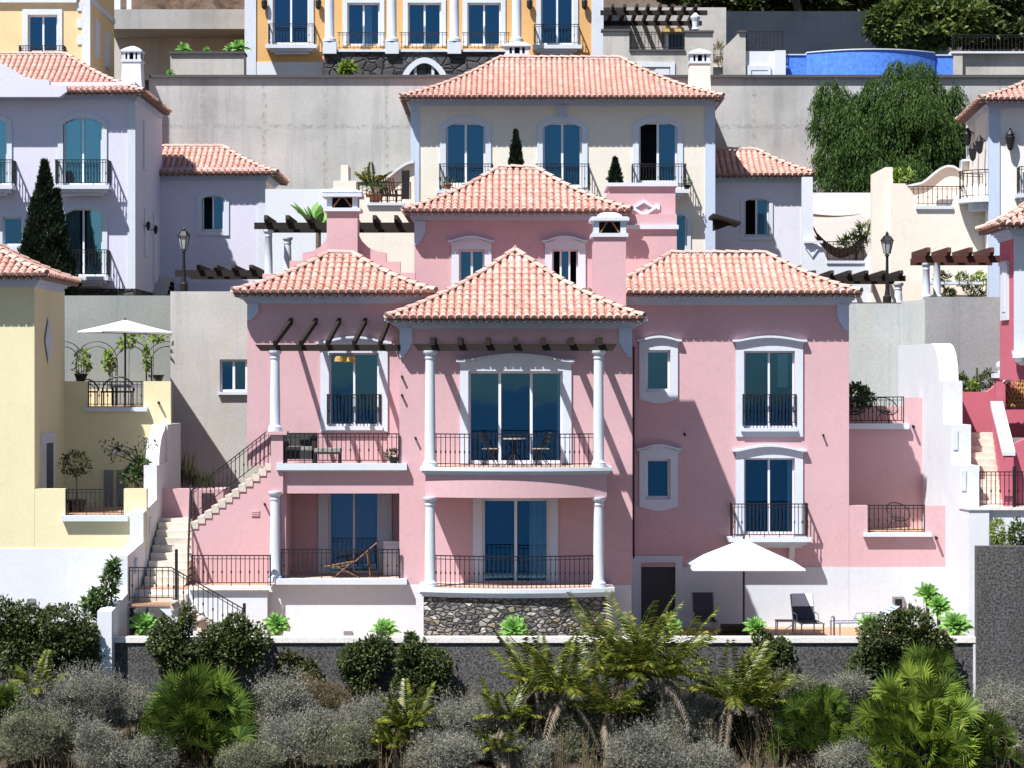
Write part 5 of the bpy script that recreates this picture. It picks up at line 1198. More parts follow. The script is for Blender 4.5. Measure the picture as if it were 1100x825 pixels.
wall_thing('terrace_wall', 'white', 'plain white wall above the dark pergola, left of the big pink chimney', lambda m: m.pbox(285, 386, 203, 330, 90, .3))
m = MB(); m.pbox(400, 430, 285, 330, 84.5, .3); tag(m.build('planter_wall', 'cream', None), 'small cream planter wall behind the left pink roof', 'wall')

# ================================================================ cream terraces (upper right)
tc = thing('terrace_house', 'cream stepped terrace with hammock niche and curved walls at the upper right', 'terrace', P(960, 325, 86))
YC = 86.0
m = MB()
m.pprism([(862, 190), (873, 190), (874, 262), (877, 262), (884, 268), (889, 280.5), (928, 280.5), (935, 272), (943, 262), (943, 207), (960, 196), (960, 335), (862, 335)], YC, .3); m.build('wall', 'white', tc)
m = MB(); m.pbox(888, 928, 280, 283, YC - .05, .4); s_ = m.build('terrace_edge', 'trim', tc)
railing((PX(889, YC), YC + .1, PZ(280.5, YC)), (PX(928, YC), YC + .1, PZ(280.5, YC)), 21 * YC / F, s_, sp=.14)
m = MB(); m.pbox(862, 945, 207, 300, 89.5, .3); m.build('wall', 'ivory', tc)
m = MB(); m.box(PX(868, YC), PX(945, YC), YC + .3, 89.5, PZ(281, YC) - .2, PZ(281, YC)); m.build('terrace_floor', 'terrace_tile', tc)
m = MB(); m.pprism([(937, 187), (951, 179.5), (959, 179.5), (959, 335), (937, 335)], YC - .4, .4); m.build('pier', 'cream', tc)
YE = 85.4
m = MB(); m.pprism([(957, 335), (957, 197), (972, 197), (978, 204), (983, 211), (986, 222.5), (1023, 222.5), (1026, 212), (1034, 205), (1037, 197.5), (1058, 197.5), (1058, 335)], YE, .3); m.build('wall', 'cream', tc)
m = MB(); m.pbox(984, 1024, 221, 224.5, YE - .08, .45); s_ = m.build('terrace_edge', 'trim', tc)
railing((PX(974, YE), YE + .1, PZ(221.5, YE)), (PX(1036, YE), YE + .1, PZ(221.5, YE)), 21.5 * YE / F, s_, sp=.16)
m = MB(); m.box(PX(957, YE), PX(1050, YE), YE + .3, 90, PZ(222, YE) - .2, PZ(222, YE)); m.build('terrace_floor', 'terrace_tile', tc)
S_ = lambda t: 3 * t * t - 2 * t ** 3
sc_ = [(970, 200), (985, 196.5)] + [(985 + 33 * t, 196.5 - 19 * S_(t)) for t in [i / 9 for i in range(1, 10)]] + [(1024, 178), (1032, 183), (1033, 171.5), (1041, 171), (1042, 162), (1058, 162)]
m = MB(); m.pprism(sc_ + [(1058, 260), (970, 260)], 90, .3); m.build('wall', 'cream', tc)
m = MB(); m.ring(wp(sc_, 90), wp([(x, y + 2.4) for x, y in sc_], 90), 89.85, 90.35, closed=False); m.build('coping', 'trim', tc)
m = MB(); m.pbox(994, 1056, 302.5, 305.5, 84.6, .6); m.build('ledge', 'trim', tc)
m = MB(); m.pbox(1010, 1030, 214, 222, 87, .8); m.build('planter', 'grille', tc)
m = MB(); m.pbox(864, 884, 258.5, 261, 85.85, .13); m.prism([(PX(866, 85.6), PZ(265, 85.6)), (PX(874, 85.6), PZ(276, 85.6)), (PX(882, 85.6), PZ(265, 85.6)), (PX(880, 85.6), PZ(265, 85.6)), (PX(874, 85.6), PZ(273.5, 85.6)), (PX(868, 85.6), PZ(265, 85.6))], 85.95, 86.0); m.build('moulding', 'trim', tc)
# shade sail, hammock
m = MB(); m.grid(lambda u, v: (PX(872 + 55 * u, 86.6) , 86.6 + 2.4 * v, PZ(229.5, 86.6) + .10 * v - .07 * math.sin(math.pi * u)), 10, 4); tag(m.build('shade_sail', 'shade_sail', None, smooth='full'), 'pale tan shade sail stretched over the hammock niche', 'shade sail')
hm_ = thing('hammock', 'dark net hammock slung across the niche beside the white wall', 'hammock', P(905, 281, 86.8))
m = MB(); m.grid(lambda u, v: (PX(877 + 54 * u, 86.8), 86.5 + 1.0 * v, PZ(257 - 6 * abs(2 * u - 1) ** 2, 86.8) - .30 * math.sin(math.pi * v) * (0.5 + 0.5 * math.sin(math.pi * u)) - .35 * math.sin(math.pi * u)), 14, 6); m.build('hammock_net', 'net', hm_)
m = MB(); m.tube([P(873, 243, 86.7), P(880, 257, 86.8)], .03); m.tube([P(930, 257, 86.8), P(938, 230, 86.6)], .03); m.build('ropes', 'net', hm_)

# ================================================================ white house at the right edge, turned slightly
wh = thing('house', 'white house at the right edge with tiled eave and black wall lanterns', 'house', P(1062, 320, 84))
YH = 84.0; XH = PX(1063, YH)
facade(wh, 'ivory', YH, 1063, 1250, 108, 335, 7, [(1098, 1140, 185, 225)], name='wall')
window(wh, YH, 1098, 1140, 185, 225, fw=1.8)
m = MB(); m.pbox(1062.6, 1074, 116, 330, YH - .05, .3); m.build('pilaster', 'trim_blue', wh)
hip_roof(wh, PX(1054, 83.3), PX(1054, 83.3) + 9, 83.3, 90.2, PZ(106.5, 83.3), 1.75)
cornice(wh, XH, XH + 7, YH, 90, PZ(107.5, YH), 9 * YH / F, .33)
juliet(wh, YH, 1097, 1150, 179, 208, (1094, 1152, 208, 218), pr=.7)
m = MB(); c = P(1085.5, 151, YH - .22); m.lathe([(.04, -.34), (.1, -.26), (.16, .12), (.1, .18), (.16, .2), (.05, .34), (.02, .42)], c, 8); m.bar(c + Vector((0, .22, .1)), c + Vector((0, 0, .3)), .04); m.build('wall_lantern', 'iron', wh)
for (Y, y) in ((85.0, 155), (87, 163), (88.6, 147)):
    c = Vector((XH - .22, Y, PZ(y, Y))); m = MB(); m.lathe([(.04, -.32), (.1, -.24), (.15, .1), (.1, .16), (.04, .32)], c, 8); m.bar(c + Vector((.22, 0, .1)), c + Vector((0, 0, .28)), .04); m.build('wall_lantern', 'iron', wh)
m = MB(); bz = PZ(214, 84.9); cx_ = XH; yc_ = 85.0
arc = [(cx_ - .95 * math.sin(a), 85.0 - .95 * math.cos(a)) for a in [math.pi * i / 12 for i in range(13)]]
m.zprism(arc, bz - .14, bz); arc2 = [(cx_ - .6 * math.sin(a), 85.0 - .6 * math.cos(a)) for a in [math.pi * i / 12 for i in range(13)]]; m.zprism(arc2, bz - .4, bz - .14); sl_ = m.build('balcony', 'trim', wh)
railing(None, None, .95, sl_, curve=[(cx_ + (x - cx_) * .95, 85.0 + (y - 85.0) * .95, bz) for x, y in arc], sp=.2)
wh.rotation_euler = (0, 0, math.radians(-4))

# ================================================================ pergolas, lamps
def pergola(label, mat, Y, x0, x1, y0, y1, ny, rafters, cols=(), depth=2.2, name='pergola', rh=7, colw=.135, beams=2):
    root = thing(name, label, 'pergola', P((x0 + x1) / 2, cols[0][2] if cols else y1 + 40, Y)); k = Y / F
    for i in range(beams):
        b = MB(); yy = Y + depth * i * .8; dz = 0
        b.box(PX(x0, Y) + .25 * i, PX(x1, Y), yy, yy + .13, PZ(y1, Y), PZ(y0, Y)); b.build('beam', mat, root)
    for x in rafters:
        r = MB(); X = PX(x, Y); z = PZ(y0, Y); r.xprism([(Y - .45, z + rh * k), (Y - .5, z + rh * k * .35), (Y - .3, z - .03), (Y + depth + .3, z - .03), (Y + depth + .3, z + rh * k)], X - .06, X + .06); r.build('rafter', mat, root)
    for (x, yt, yb, Yc) in cols: column(root, x, yt, yb, Yc, colw)
    return root
pergola('dark timber pergola on white columns behind the big pink chimney', 'wood_dark', 82, 273, 446, 239, 246, 2, (287, 310, 333, 357, 380, 403, 426), ((288.5, 247, 300, 82.1), (309, 255, 300, 84.0)), depth=2.4)
pergola('low brown pergola in front of the lilac annex beside a lamp post', 'wood_dark', 83, 188, 286, 290, 297, 2, (215, 233, 252, 271), (), depth=2.6, rh=5)
pergola('dark pergola in front of the hammock niche wall, beside a lamp post', 'wood_dark', 82.5, 868, 973, 296, 302, 2, (873, 892, 911, 929, 948, 966), ((965, 304, 330, 82.6),), depth=3.0, rh=5)
pergola('reddish brown pergola on two white columns in front of the cream terrace', 'wood_red', 79.5, 980, 1078, 274.5, 282, 2, (995, 1017, 1040, 1063), ((995, 282.5, 322, 79.6), (1006.5, 275, 322, 81.4)), depth=2.3, rh=8, colw=.125)
def street_lamp(x, yb, yt, Y, label, gm='iron'):
    b = P(x, yb, Y); k = Y / F; H = (yb - yt) * k; root = thing('street_lamp', label, 'street lamp', b)
    m = MB(); m.lathe([(.14, -.3), (.14, .25), (.09, .3), (.06, .5), (.045, H - .75), (.09, H - .72), (.05, H - .66)], b, 10); m.build('post', gm, root)
    z = H - .66; m = MB(); m.lathe([(.10, z), (.19, z + .42)], b, 6); m.build('lantern_glass', 'lamp_glass', root)
    m = MB()
    for i in range(6):
        a = math.pi * 2 * i / 6; m.bar(b + Vector((.10 * math.cos(a), .10 * math.sin(a), z)), b + Vector((.195 * math.cos(a), .195 * math.sin(a), z + .42)), .022)
    m.lathe([(.23, z + .42), (.21, z + .46), (.12, z + .58), (.05, z + .62), (.06, z + .66), (.01, z + .74)], b, 6); m.build('lantern_frame', gm, root)
    return root
street_lamp(197.5, 313, 246, 82, 'street lamp with white lantern head in front of the lilac annex')
street_lamp(953, 327, 251, 80.5, 'black street lamp standing in front of the cream terrace wall')

# ================================================================ the top of the hillside
o1 = thing('house', 'orange house at the top with white columns and many balcony doors', 'house', P(450, 85, 105))
YO = 106.0
ho = [(293, 332, -20, 47.5), (373, 408, 3, 49), (438, 474, 3, 49), (502, 538, 3, 49), (581, 616, -20, 48)]
facade(o1, 'orange', YO, 263, 648, -60, 86, 8, ho)
for i, h in enumerate(ho): window(o1, YO, *h, sur=(5, 5, 5, 0), kind='french_window', fw=1.8, curtain=[(.5, .75)] if i == 1 else None)
for a, b in ((262.7, 275), (635.5, 648.3)):
    m = MB(); m.pbox(a, b, -60, 86, YO - .06, .3); m.build('pilaster', 'trim', o1)
m = MB(); m.pbox(275.2, 347, 66.5, 86, YO - .03, .2); m.build('plinth', 'white', o1); m = MB(); m.pbox(560, 635.3, 62, 86, YO - .03, .2); m.build('plinth', 'white', o1)
YO2 = 104.2
m = MB(); m.box(PX(348, YO2), PX(563, YO2), YO2 + .1, YO - .01, PZ(87, YO2), PZ(55, YO2)); m.build('stone_base', 'basalt', o1)
m = MB(); m.pbox(347, 563, 53, 55.5, YO2, YO - YO2 - .02); s_ = m.build('balcony', 'trim', o1)
for a, b in ((362, 414), (429, 481), (496, 548)): railing((PX(a, YO2), YO2 + .2, PZ(53, YO2)), (PX(b, YO2), YO2 + .2, PZ(53, YO2)), 18.5 * YO2 / F, s_, sp=.16, posts=False)
m = MB(); arc = [(431 + 50 * i / 16, 84 - 22 * math.sin(math.pi * i / 16) ** .7) for i in range(17)]; arc2 = [(438 + 36 * i / 16, 84 - 16 * math.sin(math.pi * i / 16) ** .7) for i in range(17)]
m.ring(wp(arc, YO2), wp(arc2, YO2), YO2 - .1, YO2 + .2, closed=False)
for x in (446, 465): m.pbox(x - 1.5, x + 1.5, 69, 86, YO2 + .0, .1)
m.build('arched_window', 'trim', o1)
for x in (354, 421, 488, 555):
    m = MB(); m.pbox(x - 7.3, x + 7.3, 45, 57.5, YO2 - .1, .55); b_ = m.build('column_base', 'trim', o1); column(o1, x, -60, 45, YO2 + .15, .2)
for x0, x1, sl_ in ((288, 337, (285, 340, 47.5, 57)), (574, 622, (572, 625, 48, 57.5))): juliet(o1, YO, x0, x1, 25, 47, sl_, pr=.6, sp=.14)
for x in (284, 342, 569, 628):
    m = MB(); c = P(x, 4, YO - .2); m.lathe([(.04, -.25), (.12, -.15), (.13, .12), (.03, .25)], c, 8); m.bar(c, c + Vector((0, .22, .1)), .05); m.build('wall_lamp', 'iron', o1)
o2 = thing('house', 'pale orange house at the top left corner with white quoins', 'house', P(60, 90, 98))
YP = 96.0
facade(o2, 'orange_pale', YP, -80, 96.5, -60, 100, 5.9, [(30, 62, 16, 56)])
window(o2, YP, 30, 62, 16, 56, sur=(5.5, 5, 6, 0), fw=1.8)
juliet(o2, YP, 20, 68, 49, 57, (18, 70, 57, 61), pr=.4)
m = MB(); m.pbox(88, 96.8, -60, 100, YP - .04, .2)
for y in (2, 20, 38): m.pbox(83, 88, y, y + 9.5, YP - .05, .1)
m.build('quoins', 'trim', o2)
m = MB(); m.pbox(-80, 82, -8, 2.5, YP - .15, .2); m.build('string_course', 'trim', o2)
xq = PX(96.5, YP); m = MB(); m.box(xq + .001, xq + .06, YP + .1, 101.8, PZ(0, YP) - .1, PZ(0, YP) + .12); m.build('string_course', 'trim', o2)
for (Y, y0, y1) in ((97.6, 22, 62), (100, 35, 73)):
    m = MB(); m.box(xq - .02, xq + .05, Y - .5, Y + .5, PZ(y1, Y), PZ(y0, Y)); o = m.build('window', 'trim', o2)
    m = MB(); m.box(xq + .05, xq + .06, Y - .3, Y + .3, PZ(y1 - 3, Y), PZ(y0 + 3, Y)); m.build('shutter', 'lilac_pale', o)
# grey walls between the orange houses
wall_thing('retaining_wall', 'concrete_band', 'streaked grey wall band at the very top between the two orange houses', lambda m: m.pbox(112, 275, 10, 31, 110.5, 3.2))
wall_thing('retaining_wall', 'concrete_smooth', 'plain shaded grey wall under the streaked band beside the orange house', lambda m: m.pbox(112, 275, 31, 100, 113.5, .4))
w = wall_thing('planter_wall', 'concrete_smooth', 'grey planter wall with bright rosettes left of the orange house', lambda m: m.pbox(183, 262, 57, 84, 103, 1.0))
m = MB(); m.pbox(182, 262.5, 55, 57.5, 102.9, 1.2); m.build('coping', 'coping', w)
m = MB(); m.pbox(122, 129, -20, 10, 111, .3); m.pbox(136, 141, -20, 10, 111, .3); tag(m.build('white_posts', 'white', None), 'pair of white posts on the grey wall at the top left', 'posts')
m = MB(); m.grid(lambda u, v: (PX(90 + 200 * u, 116), 114.2 + 14 * v, PZ(12, 112) + .2 + 9 * v + .4 * math.sin(u * 20 + v * 9) + rnd.uniform(-.2, .2)), 40, 16); structure(m.build('hill', 'brown_hill', None, smooth='full'))
# right: grey terraces with pergola, stairs, pool
gt = thing('terrace_house', 'grey-white rendered terrace with a dark slatted pergola right of the orange house', 'terrace', P(690, 84, 103))
YT3 = 103.0
m = MB(); m.pbox(648, 676, 33, 86, YT3, .4); m.pbox(676, 736, 54.5, 86, YT3, .4); m.pbox(736, 766, 34, 86, YT3, .4); m.build('wall', 'concrete_stain', gt)
m = MB(); m.pbox(646, 677, 31, 33.2, YT3 - .1, .6); m.pbox(676, 736, 53, 55, YT3 - .08, .5); m.pbox(734.5, 767, 32.5, 34.5, YT3 - .1, .6); m.build('coping', 'coping', gt)
s_ = gt; railing((PX(676.5, YT3), YT3 + .15, PZ(53, YT3)), (PX(735, YT3), YT3 + .15, PZ(53, YT3)), 19 * YT3 / F, gt, sp=.14)
m = MB(); m.ring(wp([(684, 86), (684, 67), (725, 67), (725, 86)], YT3), wp([(688, 86), (688, 72), (720, 72), (720, 86)], YT3), YT3 - .06, YT3, closed=False); m.pbox(704, 719, 74, 86, YT3 - .03, .03); m.build('window', 'trim', gt)
m = MB(); m.pbox(640, 780, 8, 60, 108.5, .4); m.build('back_wall', 'concrete_stain', gt)
m = MB(); m.pbox(714, 735, 36, 56, 108.2, .3); d_ = m.build('door', 'water_dark', gt); m = MB(); m.pbox(714, 718, 34, 56, 108.1, .1); m.build('door_frame', 'white', d_)
m = MB(); m.pbox(712, 735, 30, 34, 107.6, .9); m.build('door_canopy', 'gold', gt)
pg = pergola('dark slatted pergola on the grey terrace at the top', 'wood_dark', 104.5, 645, 760, 11, 16, 2, (658, 671, 684, 696, 709, 722, 735, 747), (), depth=3.8, rh=5)
st_ = thing('garden_stairs', 'pale flight with sloping grey side wall beside the pool', 'stairs', P(780, 84, 103))
m = MB(); m.pprism([(777, 86), (777, 52), (795, 34), (801, 34), (801, 86)], YT3 + .3, .4); m.build('side_wall', 'concrete_stain', st_)
st = MB()
for i in range(6): st.pbox(765, 778, 80 - i * 4, 90, YT3 + .4 + i * .3, 3)
st.build('stair', 'stair_stone', st_)
m = MB(); m.pbox(793, 802, 32.5, 34.6, YT3 + .2, .6); m.build('coping', 'coping', st_)
pl = thing('swimming_pool', 'bright blue pool wall with a bowed front at the top right', 'pool', P(930, 84, 104))
m = MB(); m.pbox(800.5, 834, 55, 86, YT3 + .5, .5); m.pbox(832.5, 844, 54, 86, YT3 + .2, .5); m.build('side_wall', 'white', pl)
m = MB(); m.ring(wp([(803, 86), (803, 69), (829, 69), (829, 86)], YT3), wp([(808, 86), (808, 74), (826, 74), (826, 86)], YT3), YT3 + .4, YT3 + .5, closed=False); m.pbox(808, 826, 75, 86, YT3 + .42, .05); m.build('window', 'trim', pl)
YP2 = 104.0
curve = [(PX(866 + 138 * i / 20, YP2), YP2 - .1 - 1.1 * (1 - (2 * i / 20 - 1) ** 2)) for i in range(21)]
m = MB(); m.zprism(curve + [(PX(1004, YP2), YP2 + 3), (PX(866, YP2), YP2 + 3)], PZ(90, YP2), PZ(57.5, YP2)); m.pbox(843, 866, 59, 90, YP2, .4); m.pbox(1004, 1024, 59.5, 90, YP2, .4); m.build('pool_wall', 'blue_pool', pl)
m = MB(); c2 = [(x, y - .05) for x, y in curve]; m.zprism(c2 + [(PX(1004, YP2), YP2 + .3), (PX(866, YP2), YP2 + .3)], PZ(57.5, YP2), PZ(56.3, YP2)); m.pbox(842.5, 866.5, 58, 59.2, YP2 - .05, .5); m.pbox(1003.5, 1024.5, 58.5, 59.7, YP2 - .05, .5); m.build('pool_edge', 'trim', pl)
m = MB(); m.pbox(1024.2, 1034, 57, 86, YP2 - .1, .5); m.pbox(1034, 1250, 56.7, 86, YP2 + .1, .5); m.build('end_wall', 'concrete_stain', pl)
m = MB(); m.pbox(1022, 1250, 55, 57.2, YP2 - .15, .7); m.build('coping', 'trim', pl)
def fence(x0, x1, yb, h, Y, label):
    r = thing('iron_fence', label, 'fence', P((x0 + x1) / 2, yb, Y)); railing((PX(x0, Y), Y, PZ(yb, Y)), (PX(x1, Y), Y, PZ(yb, Y)), h * Y / F, r, sp=.16)
fence(1023, 1180, 55.5, 18, YP2 + .2, 'black iron fence on the grey wall right of the pool')
fence(802, 841, 54, 20, YT3 + .7, 'black iron fence on the white wall left of the pool')
wall_thing('retaining_wall', 'concrete_band', 'dark stained grey wall under the trees behind the pool', lambda m: m.pbox(730, 1020, 12, 80, 112.5, .5))
m = MB(); m.lathe([(.12, 0), (.16, .04), (.12, .12), (.14, .35), (.2, .5), (.21, .56), (.1, .66), (.05, .72)], P(747, 32.5, YT3 + .1), 10); tag(m.build('garden_urn', 'white', None), 'small white urn on the grey pier at the top', 'urn')
# ================================================================ parasols
def parasol(x, y_pole_bot, ytop, Y, half, drop, label, rz=0.0, base_block=False, lift=0.0):
    b = P(x, y_pole_bot, Y); k = Y / F; H = (y_pole_bot - ytop) * k; root = thing('parasol', label, 'parasol', b)
    m = MB(); m.tube([b + Vector((0, 0, 0)), b + Vector((0, 0, H + .05))], .03, 8); m.build('pole', 'iron', root)
    c = MB(); n = 6; cs = [(-1, -1), (1, -1), (1, 1), (-1, 1)]; rot = lambda p: (p[0] * math.cos(rz) - p[1] * math.sin(rz), p[0] * math.sin(rz) + p[1] * math.cos(rz))
    for i in range(4):
        a, d = rot(cs[i]), rot(cs[(i + 1) % 4])
        def fn(u, v, a=a, d=d):
            q = v; x_ = (a[0] * (1 - u) + d[0] * u) * half * q; y_ = (a[1] * (1 - u) + d[1] * u) * half * q
            sag = .0 + .02 * math.sin(math.pi * q)
            return (b.x + x_, b.y + y_, b.z + H - drop * q + lift * x_ - sag * .6)
        c.grid(fn, 8, n)
        for u in range(8):   # short valance
            p, q = fn(u / 8, 1), fn((u + 1) / 8, 1); c.face([p, q, (q[0], q[1], q[2] - .05), (p[0], p[1], p[2] - .05)])
    c.build('canopy', 'canvas', root)
    r = MB()
    for s_ in cs:
        s_ = rot(s_); r.bar(b + Vector((0, 0, H - .08)), b + Vector((s_[0] * half * .97, s_[1] * half * .97, H - drop - .06 + lift * s_[0] * half)), .022); r.bar(b + Vector((0, 0, H - drop * 1.15)), b + Vector((s_[0] * half * .5, s_[1] * half * .5, H - drop * .55)), .018)
    r.build('ribs', 'iron', root)
    if base_block: m = MB(); m.box(b.x - .7, b.x + .1, b.y - .4, b.y + .4, b.z, b.z + .12); m.box(b.x - .62, b.x + .02, b.y - .3, b.y + .3, b.z + .12, b.z + .3); m.build('base', 'soot', root)
    return root
parasol(799, 683, 578.5, 68.2, 1.52, .73, 'large white square parasol on the lower terrace beside the sun loungers', base_block=True)
parasol(134.5, 437, 343.5, 75.0, 1.12, .36, 'white square parasol on the upper terrace of the yellow house', rz=.5, lift=-.02)
# ================================================================ seats
ZF = ZT1 + .03
def lounger(x, y, rz, label, mat, back=.9, leglen=.34, white_top=False):
    """sun lounger: slung fabric on a metal frame, backrest raised; built facing -Y (feet towards the viewer)"""
    r = thing('sun_lounger', label, 'sun lounger', (x, y, ZF), 'sun loungers on the lower terrace', rz)
    m = MB(); m.grid(lambda u, v: (-.3 + .6 * u, -1.0 + 1.15 * v, leglen - .03 * math.sin(math.pi * v)), 2, 6); m.build('seat', mat, r, local=True)
    m = MB(); L_ = .78; m.grid(lambda u, v: (-.29 + .58 * u, .15 + L_ * v * math.cos(back), leglen + L_ * v * math.sin(back)), 2, 4); bk = m.build('backrest', mat, r, local=True)
    if white_top:
        m = MB(); m.grid(lambda u, v: (-.3 + .6 * u, .13 + L_ * (.52 + .5 * v) * math.cos(back), leglen + .015 + L_ * (.52 + .5 * v) * math.sin(back)), 2, 3); m.build('towel', 'canvas', bk)
    m = MB()
    for sx in (-.31, .31):
        m.tube([(sx, -1.02, leglen), (sx, .15, leglen), (sx, .15 + L_ * math.cos(back), leglen + L_ * math.sin(back))], .02, 6); m.tube([(sx, -.35, leglen), (sx, -.25, leglen + .2), (sx, .1, leglen + .22), (sx, .3, leglen + .2)], .016, 6)
    m.build('frame', 'alu', r, local=True)
    for sx in (-.31, .31):
        for yy in (-.9, .25): m = MB(); m.tube([(sx, yy, leglen), (sx, yy, 0)], .02, 6); m.build('leg', 'alu', r, local=True)
    return r
lounger(PX(757, 69.8), 70.1, 0.0, 'dark grey sun lounger facing out, by the basement door', 'mesh_fabric', back=1.15)
lounger(PX(866, 69.4), 69.6, math.radians(6), 'dark blue sun lounger with a white towel over its back', 'mesh_fabric', back=1.1, white_top=True)
m_, nt_, b_ = newmat('stripes')
wv = N(nt_, 'ShaderNodeTexWave', Scale=3.2); wv.bands_direction = 'Y'; L(nt_, objco(nt_), wv.inputs['Vector']); rr_ = ramp(nt_, [(.45, (.07, .15, .45)), (.5, (.75, .78, .85))]); L(nt_, wv.outputs['Fac'], rr_.inputs['Fac']); L(nt_, rr_.outputs['Color'], b_.inputs['Base Color'])
lounger(PX(933, 68.5), 68.5, math.radians(-82), 'blue and white striped sun lounger side-on at the right end', 'stripes', back=.6, leglen=.42)
t = thing('side_table', 'small metal side table beside the dark blue lounger', 'table', (PX(844, 68.6), 68.6, ZF))
m = MB(); m.box(-.28, .28, -.22, .22, .42, .45); m.build('tabletop', 'grille', t, local=True)
for sx in (-.25, .25):
    for sy in (-.2, .2): m = MB(); m.bar((sx, sy, 0), (sx * 1.0, sy, .42), .03); m.build('leg', 'alu', t, local=True)
m = MB(); m.bar((-.25, -.2, .05), (.25, -.2, .4), .02); m.build('brace', 'alu', t, local=True)
h = thing('pool_handrail', 'small steel hoop handrail between the two right loungers', 'handrail', (PX(894.5, 68), 68.0, ZF))
m = MB(); m.tube([(-.05, 0, 0), (-.05, 0, .5), (-.03, .05, .58), (.03, .1, .6), (.06, .14, .56), (.06, .15, 0)], .025, 8); m.build('hoop', 'alu', h, local=True)
def folding_chair(loc, rz, label):
    r = thing('folding_chair', label, 'chair', loc, 'bistro chairs on the bowed balcony', rz)
    m = MB()
    for i in range(6): m.box(-.2, .2, -.2 + i * .068, -.15 + i * .068, .44, .46)
    m.build('seat', 'seat_slat', r, local=True)
    m = MB()
    for i in range(3): m.box(-.19, .19, .2 + .02 * i, .22 + .02 * i, .62 + i * .1, .69 + i * .1)
    m.build('backrest', 'wicker', r, local=True)
    for sx in (-.2, .2): m = MB(); m.bar((sx, .28, .9), (sx, -.2, 0), .022); m.bar((sx, .24, 0), (sx, -.18, .44), .022); m.build('frame', 'iron', r, local=True)
    return r
zb = PZ(501.5, 65.1) + .02
folding_chair((PX(527, 65.4), 65.4, zb), math.radians(80), 'left bistro chair on the bowed balcony, turned towards the little table')
folding_chair((PX(581, 65.4), 65.4, zb), math.radians(-80), 'right bistro chair on the bowed balcony, turned towards the little table')
t = thing('bistro_table', 'little round bistro table between two folding chairs on the balcony', 'table', (PX(552.5, 65.3), 65.3, zb))
m = MB(); m.lathe([(.3, .70), (.3, .73)], (0, 0, 0), 18); m.build('tabletop', 'seat_slat', t, local=True)
m = MB(); m.tube([(-.26, 0, 0), (0, 0, .36), (.24, 0, .7)], .014); m.tube([(.26, 0, 0), (0, 0, .36), (-.24, 0, .7)], .014); m.tube([(0, -.26, 0), (0, 0, .36), (0, .24, .7)], .014); m.build('legs', 'iron', t, local=True)
# wicker armchair and footstool on the left balcony
zl = PZ(499, 66.8) + .01
a = thing('wicker_armchair', 'dark wicker armchair on the left balcony behind the railing', 'armchair', (PX(322, 67.7), 67.7, zl))
m = MB(); m.box(-.45, .45, -.4, .4, .12, .36); m.build('seat', 'wicker', a, local=True)
m = MB(); m.xprism([(.25, .3), (.4, .3), (.5, .82), (.38, .82)], -.45, .45); m.build('backrest', 'wicker', a, local=True)
for sx in (-1, 1): m = MB(); m.box(sx * .45, sx * .36, -.4, .4, .1, .6); m.build('armrest', 'wicker', a, local=True)
m = MB(); m.box(-.35, .35, -.36, .25, .36, .46); m.build('cushion', 'cushion', a, local=True)
for sx in (-.4, .4):
    for sy in (-.36, .36): m = MB(); m.box(sx - .03, sx + .03, sy - .03, sy + .03, 0, .12); m.build('leg', 'iron', a, local=True)
f = thing('footstool', 'cushioned footstool beside the wicker armchair on the left balcony', 'footstool', (PX(352, 67.5), 67.5, zl))
m = MB(); m.box(-.36, .36, -.3, .3, .26, .32); m.build('seat', 'wicker', f, local=True); m = MB(); m.box(-.35, .35, -.29, .29, .32, .42); m.build('cushion', 'cushion', f, local=True)
for sx in (-.33, .33):
    for sy in (-.27, .27): m = MB(); m.box(sx - .025, sx + .025, sy - .025, sy + .025, 0, .26); m.build('leg', 'iron', f, local=True)
# loggia: wooden deck chair, white cupboard
zg = PZ(622.5, 66.8) + .01
dc = thing('deck_chair', 'wooden deck chair reclining in the shaded left loggia', 'deck chair', (PX(375, 67.6), 67.6, zg))
m = MB(); m.grid(lambda u, v: (-.6 + 1.35 * u, -.28 + .56 * v, .3 - .12 * math.sin(math.pi * u) + .62 * u ** 1.6), 8, 2); m.build('sling', 'wood_chair', dc, local=True)
for sy in (-.3, .3): m = MB(); m.tube([(-.65, sy, .3), (.2, sy, .45), (.78, sy, .95)], .025, 6); m.tube([(-.4, sy, .34), (.3, sy, 0)], .022, 6); m.tube([(.1, sy, .42), (-.4, sy, 0)], .022, 6); m.tube([(.5, sy, .7), (.6, sy, 0)], .022, 6); m.build('frame', 'wood_chair', dc, local=True)
cb = thing('cupboard', 'small white cupboard in the corner of the shaded left loggia', 'cupboard', (PX(421, 68.3), 68.3, zg))
m = MB(); m.box(-.22, .22, -.2, .2, 0, .9); m.box(-.24, .24, -.22, .22, .9, .94); m.build('cabinet', 'white', cb, local=True); m = MB(); m.box(-.18, .18, -.215, -.2, .08, .84); m.build('door', 'white', cb, local=True)
def wire_chair(loc, rz, label, group=None):
    r = thing('wire_chair', label, 'chair', loc, group, rz); m = MB(); n = 16
    rim = [(0.36 * math.cos(2 * math.pi * i / n), -.05 + .28 * math.sin(2 * math.pi * i / n), .52 + .26 * math.sin(2 * math.pi * i / n)) for i in range(n + 1)]; m.tube(rim, .016, 5, cap=False)
    c = (0, -.05, .34)
    for i in range(n): m.tube([rim[i], (rim[i][0] * .5, rim[i][1] * .5 - .05, .39 + .08 * math.sin(2 * math.pi * i / n)), c], .006, 4, cap=False)
    m.build('seat_shell', 'iron', r, local=True)
    for sx, sy in ((-.25, -.25), (.25, -.25), (.22, .22), (-.22, .22)): m = MB(); m.tube([(sx * .4, sy * .4, .36), (sx, sy, 0)], .012, 5); m.build('leg', 'iron', r, local=True)
    return r
zt = PZ(571.5, 71.4) + .01; zu = PZ(455.5, 73.9) + .01
